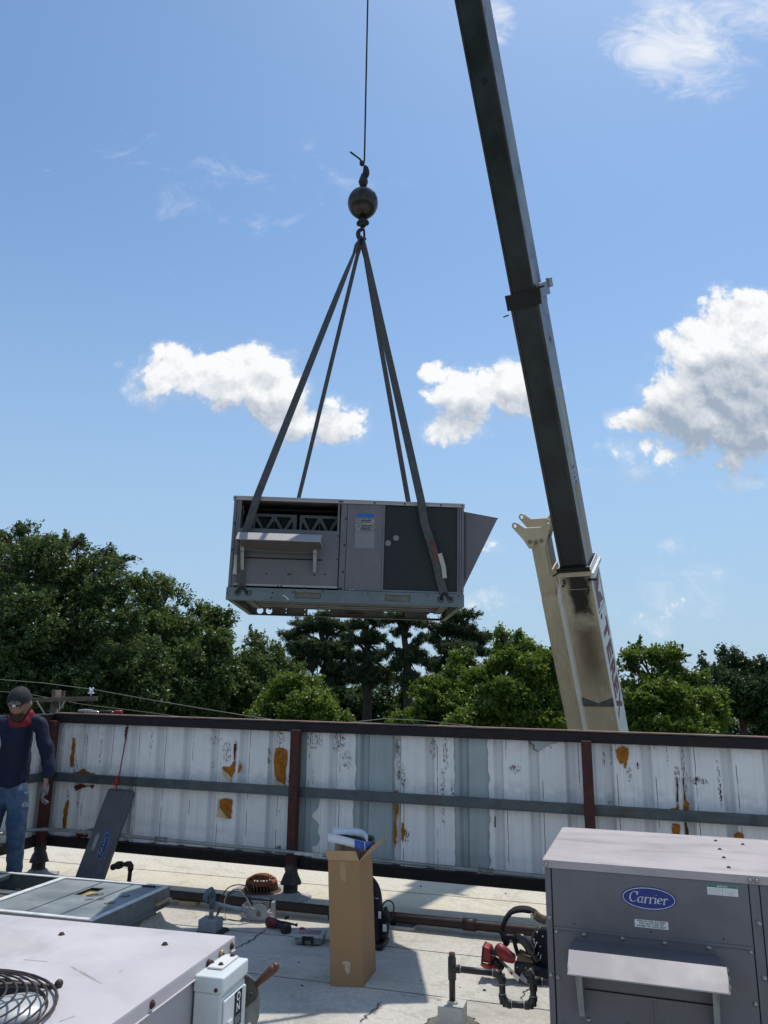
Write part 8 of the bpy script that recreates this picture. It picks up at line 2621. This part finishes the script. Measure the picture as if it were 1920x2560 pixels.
tree('pine_tree', 'densest tall pine, at the near end of the pine row by the gap of sky', PL, 822, 52,
     [(745, 1590, 36, 16), (790, 1560, 48, 18), (840, 1575, 40, 18, 1), (730, 1625, 30, 18), (775, 1620, 50, 22, -1), (830, 1625, 50, 24), (870, 1600, 26, 16), (745, 1660, 36, 20), (800, 1668, 40, 20, -1), (850, 1690, 44, 24), (770, 1720, 26, 18), (880, 1650, 26, 20), (800, 1540, 36, 10), (725, 1595, 14, 10)],
     52000, 0.30, PINE, 6, BARKD, 0.32, 'needle', 0.34, 30, 0.35, fork=0.9, twigs=2)
tree('pine_tree', 'tall pine with two thin stems rising behind the middle of the unit', PL, 920, 50,
     [(905, 1560, 30, 14), (945, 1555, 28, 14), (890, 1600, 26, 18), (935, 1595, 34, 18), (905, 1640, 30, 18), (950, 1640, 26, 16, -1), (930, 1690, 40, 24), (965, 1680, 24, 20), (890, 1690, 26, 18), (915, 1535, 30, 10)],
     24000, 0.30, PINE, 7, BARKD, 0.34, 'needle', 0.32, 30, 0.35, fork=0.9, twigs=3)
tree('pine_tree', 'tall straight pine with a bare trunk and bare lower limbs', PL, 1024, 48,
     [(985, 1545, 36, 14), (1030, 1550, 34, 14), (1005, 1580, 24, 12), (1050, 1600, 22, 14), (985, 1625, 20, 16), (1045, 1640, 30, 18), (1005, 1660, 28, 16), (1070, 1660, 22, 14), (1020, 1700, 34, 18), (1000, 1535, 26, 8)],
     20000, 0.30, PINE, 8, BARKD, 0.34, 'needle', 0.32, 30, 0.35, fork=0.95, twigs=3)
tree('pine_tree', 'pine with wide flat pads of needles reaching out past the end of the hanging unit', PL, 1092, 50,
     [(1150, 1545, 30, 14), (1180, 1535, 22, 12), (1120, 1575, 34, 16), (1165, 1580, 40, 16), (1200, 1600, 26, 14), (1220, 1588, 14, 10), (1080, 1600, 24, 14), (1140, 1620, 44, 18, -1), (1190, 1630, 30, 16), (1100, 1660, 30, 18), (1150, 1660, 34, 16), (1060, 1560, 26, 12), (1125, 1545, 24, 12)],
     34000, 0.30, PINE, 9, BARKD, 0.36, 'needle', 0.34, 30, 0.35, fork=0.85, twigs=2)
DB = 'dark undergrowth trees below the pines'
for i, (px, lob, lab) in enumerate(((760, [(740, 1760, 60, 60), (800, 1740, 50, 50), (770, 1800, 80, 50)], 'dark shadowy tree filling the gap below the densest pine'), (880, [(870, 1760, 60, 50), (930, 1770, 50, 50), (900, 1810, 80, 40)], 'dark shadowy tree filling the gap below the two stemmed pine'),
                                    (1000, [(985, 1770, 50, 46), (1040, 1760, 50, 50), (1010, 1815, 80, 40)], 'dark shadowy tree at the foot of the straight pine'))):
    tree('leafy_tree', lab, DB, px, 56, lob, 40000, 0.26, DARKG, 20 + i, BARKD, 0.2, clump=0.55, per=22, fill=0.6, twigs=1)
tree('leafy_tree', 'broad green tree below the pine with wide pads', None, 1110, 36,
     [(1095, 1690, 46, 36), (1150, 1680, 46, 40), (1060, 1730, 44, 44), (1120, 1750, 60, 50, -1), (1180, 1740, 40, 50), (1080, 1800, 70, 46, -1), (1160, 1806, 70, 46, -1)],
     60000, 0.14, BRIGHT, 10, clump=0.33, per=22, twigs=1, shoots=15)
tree('leafy_tree', 'bright green open tree with a rounded top just beside the cream boom base', None, 1330, 27,
     [(1270, 1612, 42, 32), (1325, 1620, 46, 40), (1240, 1650, 40, 26), (1290, 1670, 62, 36, -1), (1350, 1680, 60, 50), (1215, 1705, 46, 30), (1280, 1735, 70, 40, -1), (1360, 1750, 70, 60), (1220, 1775, 60, 36, -1), (1290, 1800, 80, 36, -1), (1400, 1720, 50, 60, 1), (1150, 1810, 50, 28, -1), (1255, 1585, 20, 14), (1300, 1592, 18, 12)],
     80000, 0.13, BRIGHT, 11, trunk_r=0.2, clump=0.28, per=20, fill=0.25, twigs=2, shoots=50)
tree('leafy_tree', 'bright green airy tree with sky showing through its branches beyond the lettered boom side', None, 1640, 27,
     [(1600, 1635, 46, 20), (1650, 1632, 42, 24), (1575, 1660, 26, 18), (1690, 1660, 40, 22), (1620, 1690, 40, 22), (1680, 1700, 48, 28), (1590, 1720, 34, 26), (1720, 1715, 40, 30), (1640, 1745, 60, 34, -1), (1590, 1780, 60, 40, -1), (1700, 1770, 70, 40, -1), (1770, 1745, 44, 30), (1790, 1790, 50, 40), (1650, 1815, 110, 36, -1), (1745, 1690, 18, 12), (1815, 1770, 24, 20)],
     60000, 0.13, BRIGHT, 12, trunk_r=0.2, clump=0.28, per=20, fill=0.2, twigs=3, shoots=50)
tree('conifer_tree', 'dark green dense tree with a stepped top at the far end of the wall', None, 1850, 38,
     [(1825, 1650, 34, 32), (1870, 1680, 40, 34), (1800, 1690, 36, 34), (1840, 1720, 60, 50, -1), (1910, 1690, 40, 40), (1890, 1760, 70, 60, -1), (1800, 1770, 50, 56), (1940, 1770, 60, 70), (1835, 1625, 16, 12)],
     75000, 0.14, DARKG, 13, trunk_r=0.25, clump=0.33, per=22, fill=0.3, twigs=1, shoots=30)
# distant belt of woods seen only in the gaps
g = np.random.default_rng(77)
org = Vector((0, 80, GZ))
lob = []
for i in range(40):
    x = -62 + 3.4 * i + g.uniform(-1, 1)
    h = 9.0 + g.uniform(-0.8, 1.2)
    lob.append((Vector((x, 80 + g.uniform(-4, 6), GZ + h * 0.5)), (3.0, 3.0, h * 0.5)))
o, _ = crown_mesh('woods', lob, 60000, 0.55, DARKG, None, org, 77, 'leaf', 0.9, 20, 0.5, 0)
o.location = org
setp(o, 'dark belt of distant woods behind all the single trees', None, None, 'stuff')
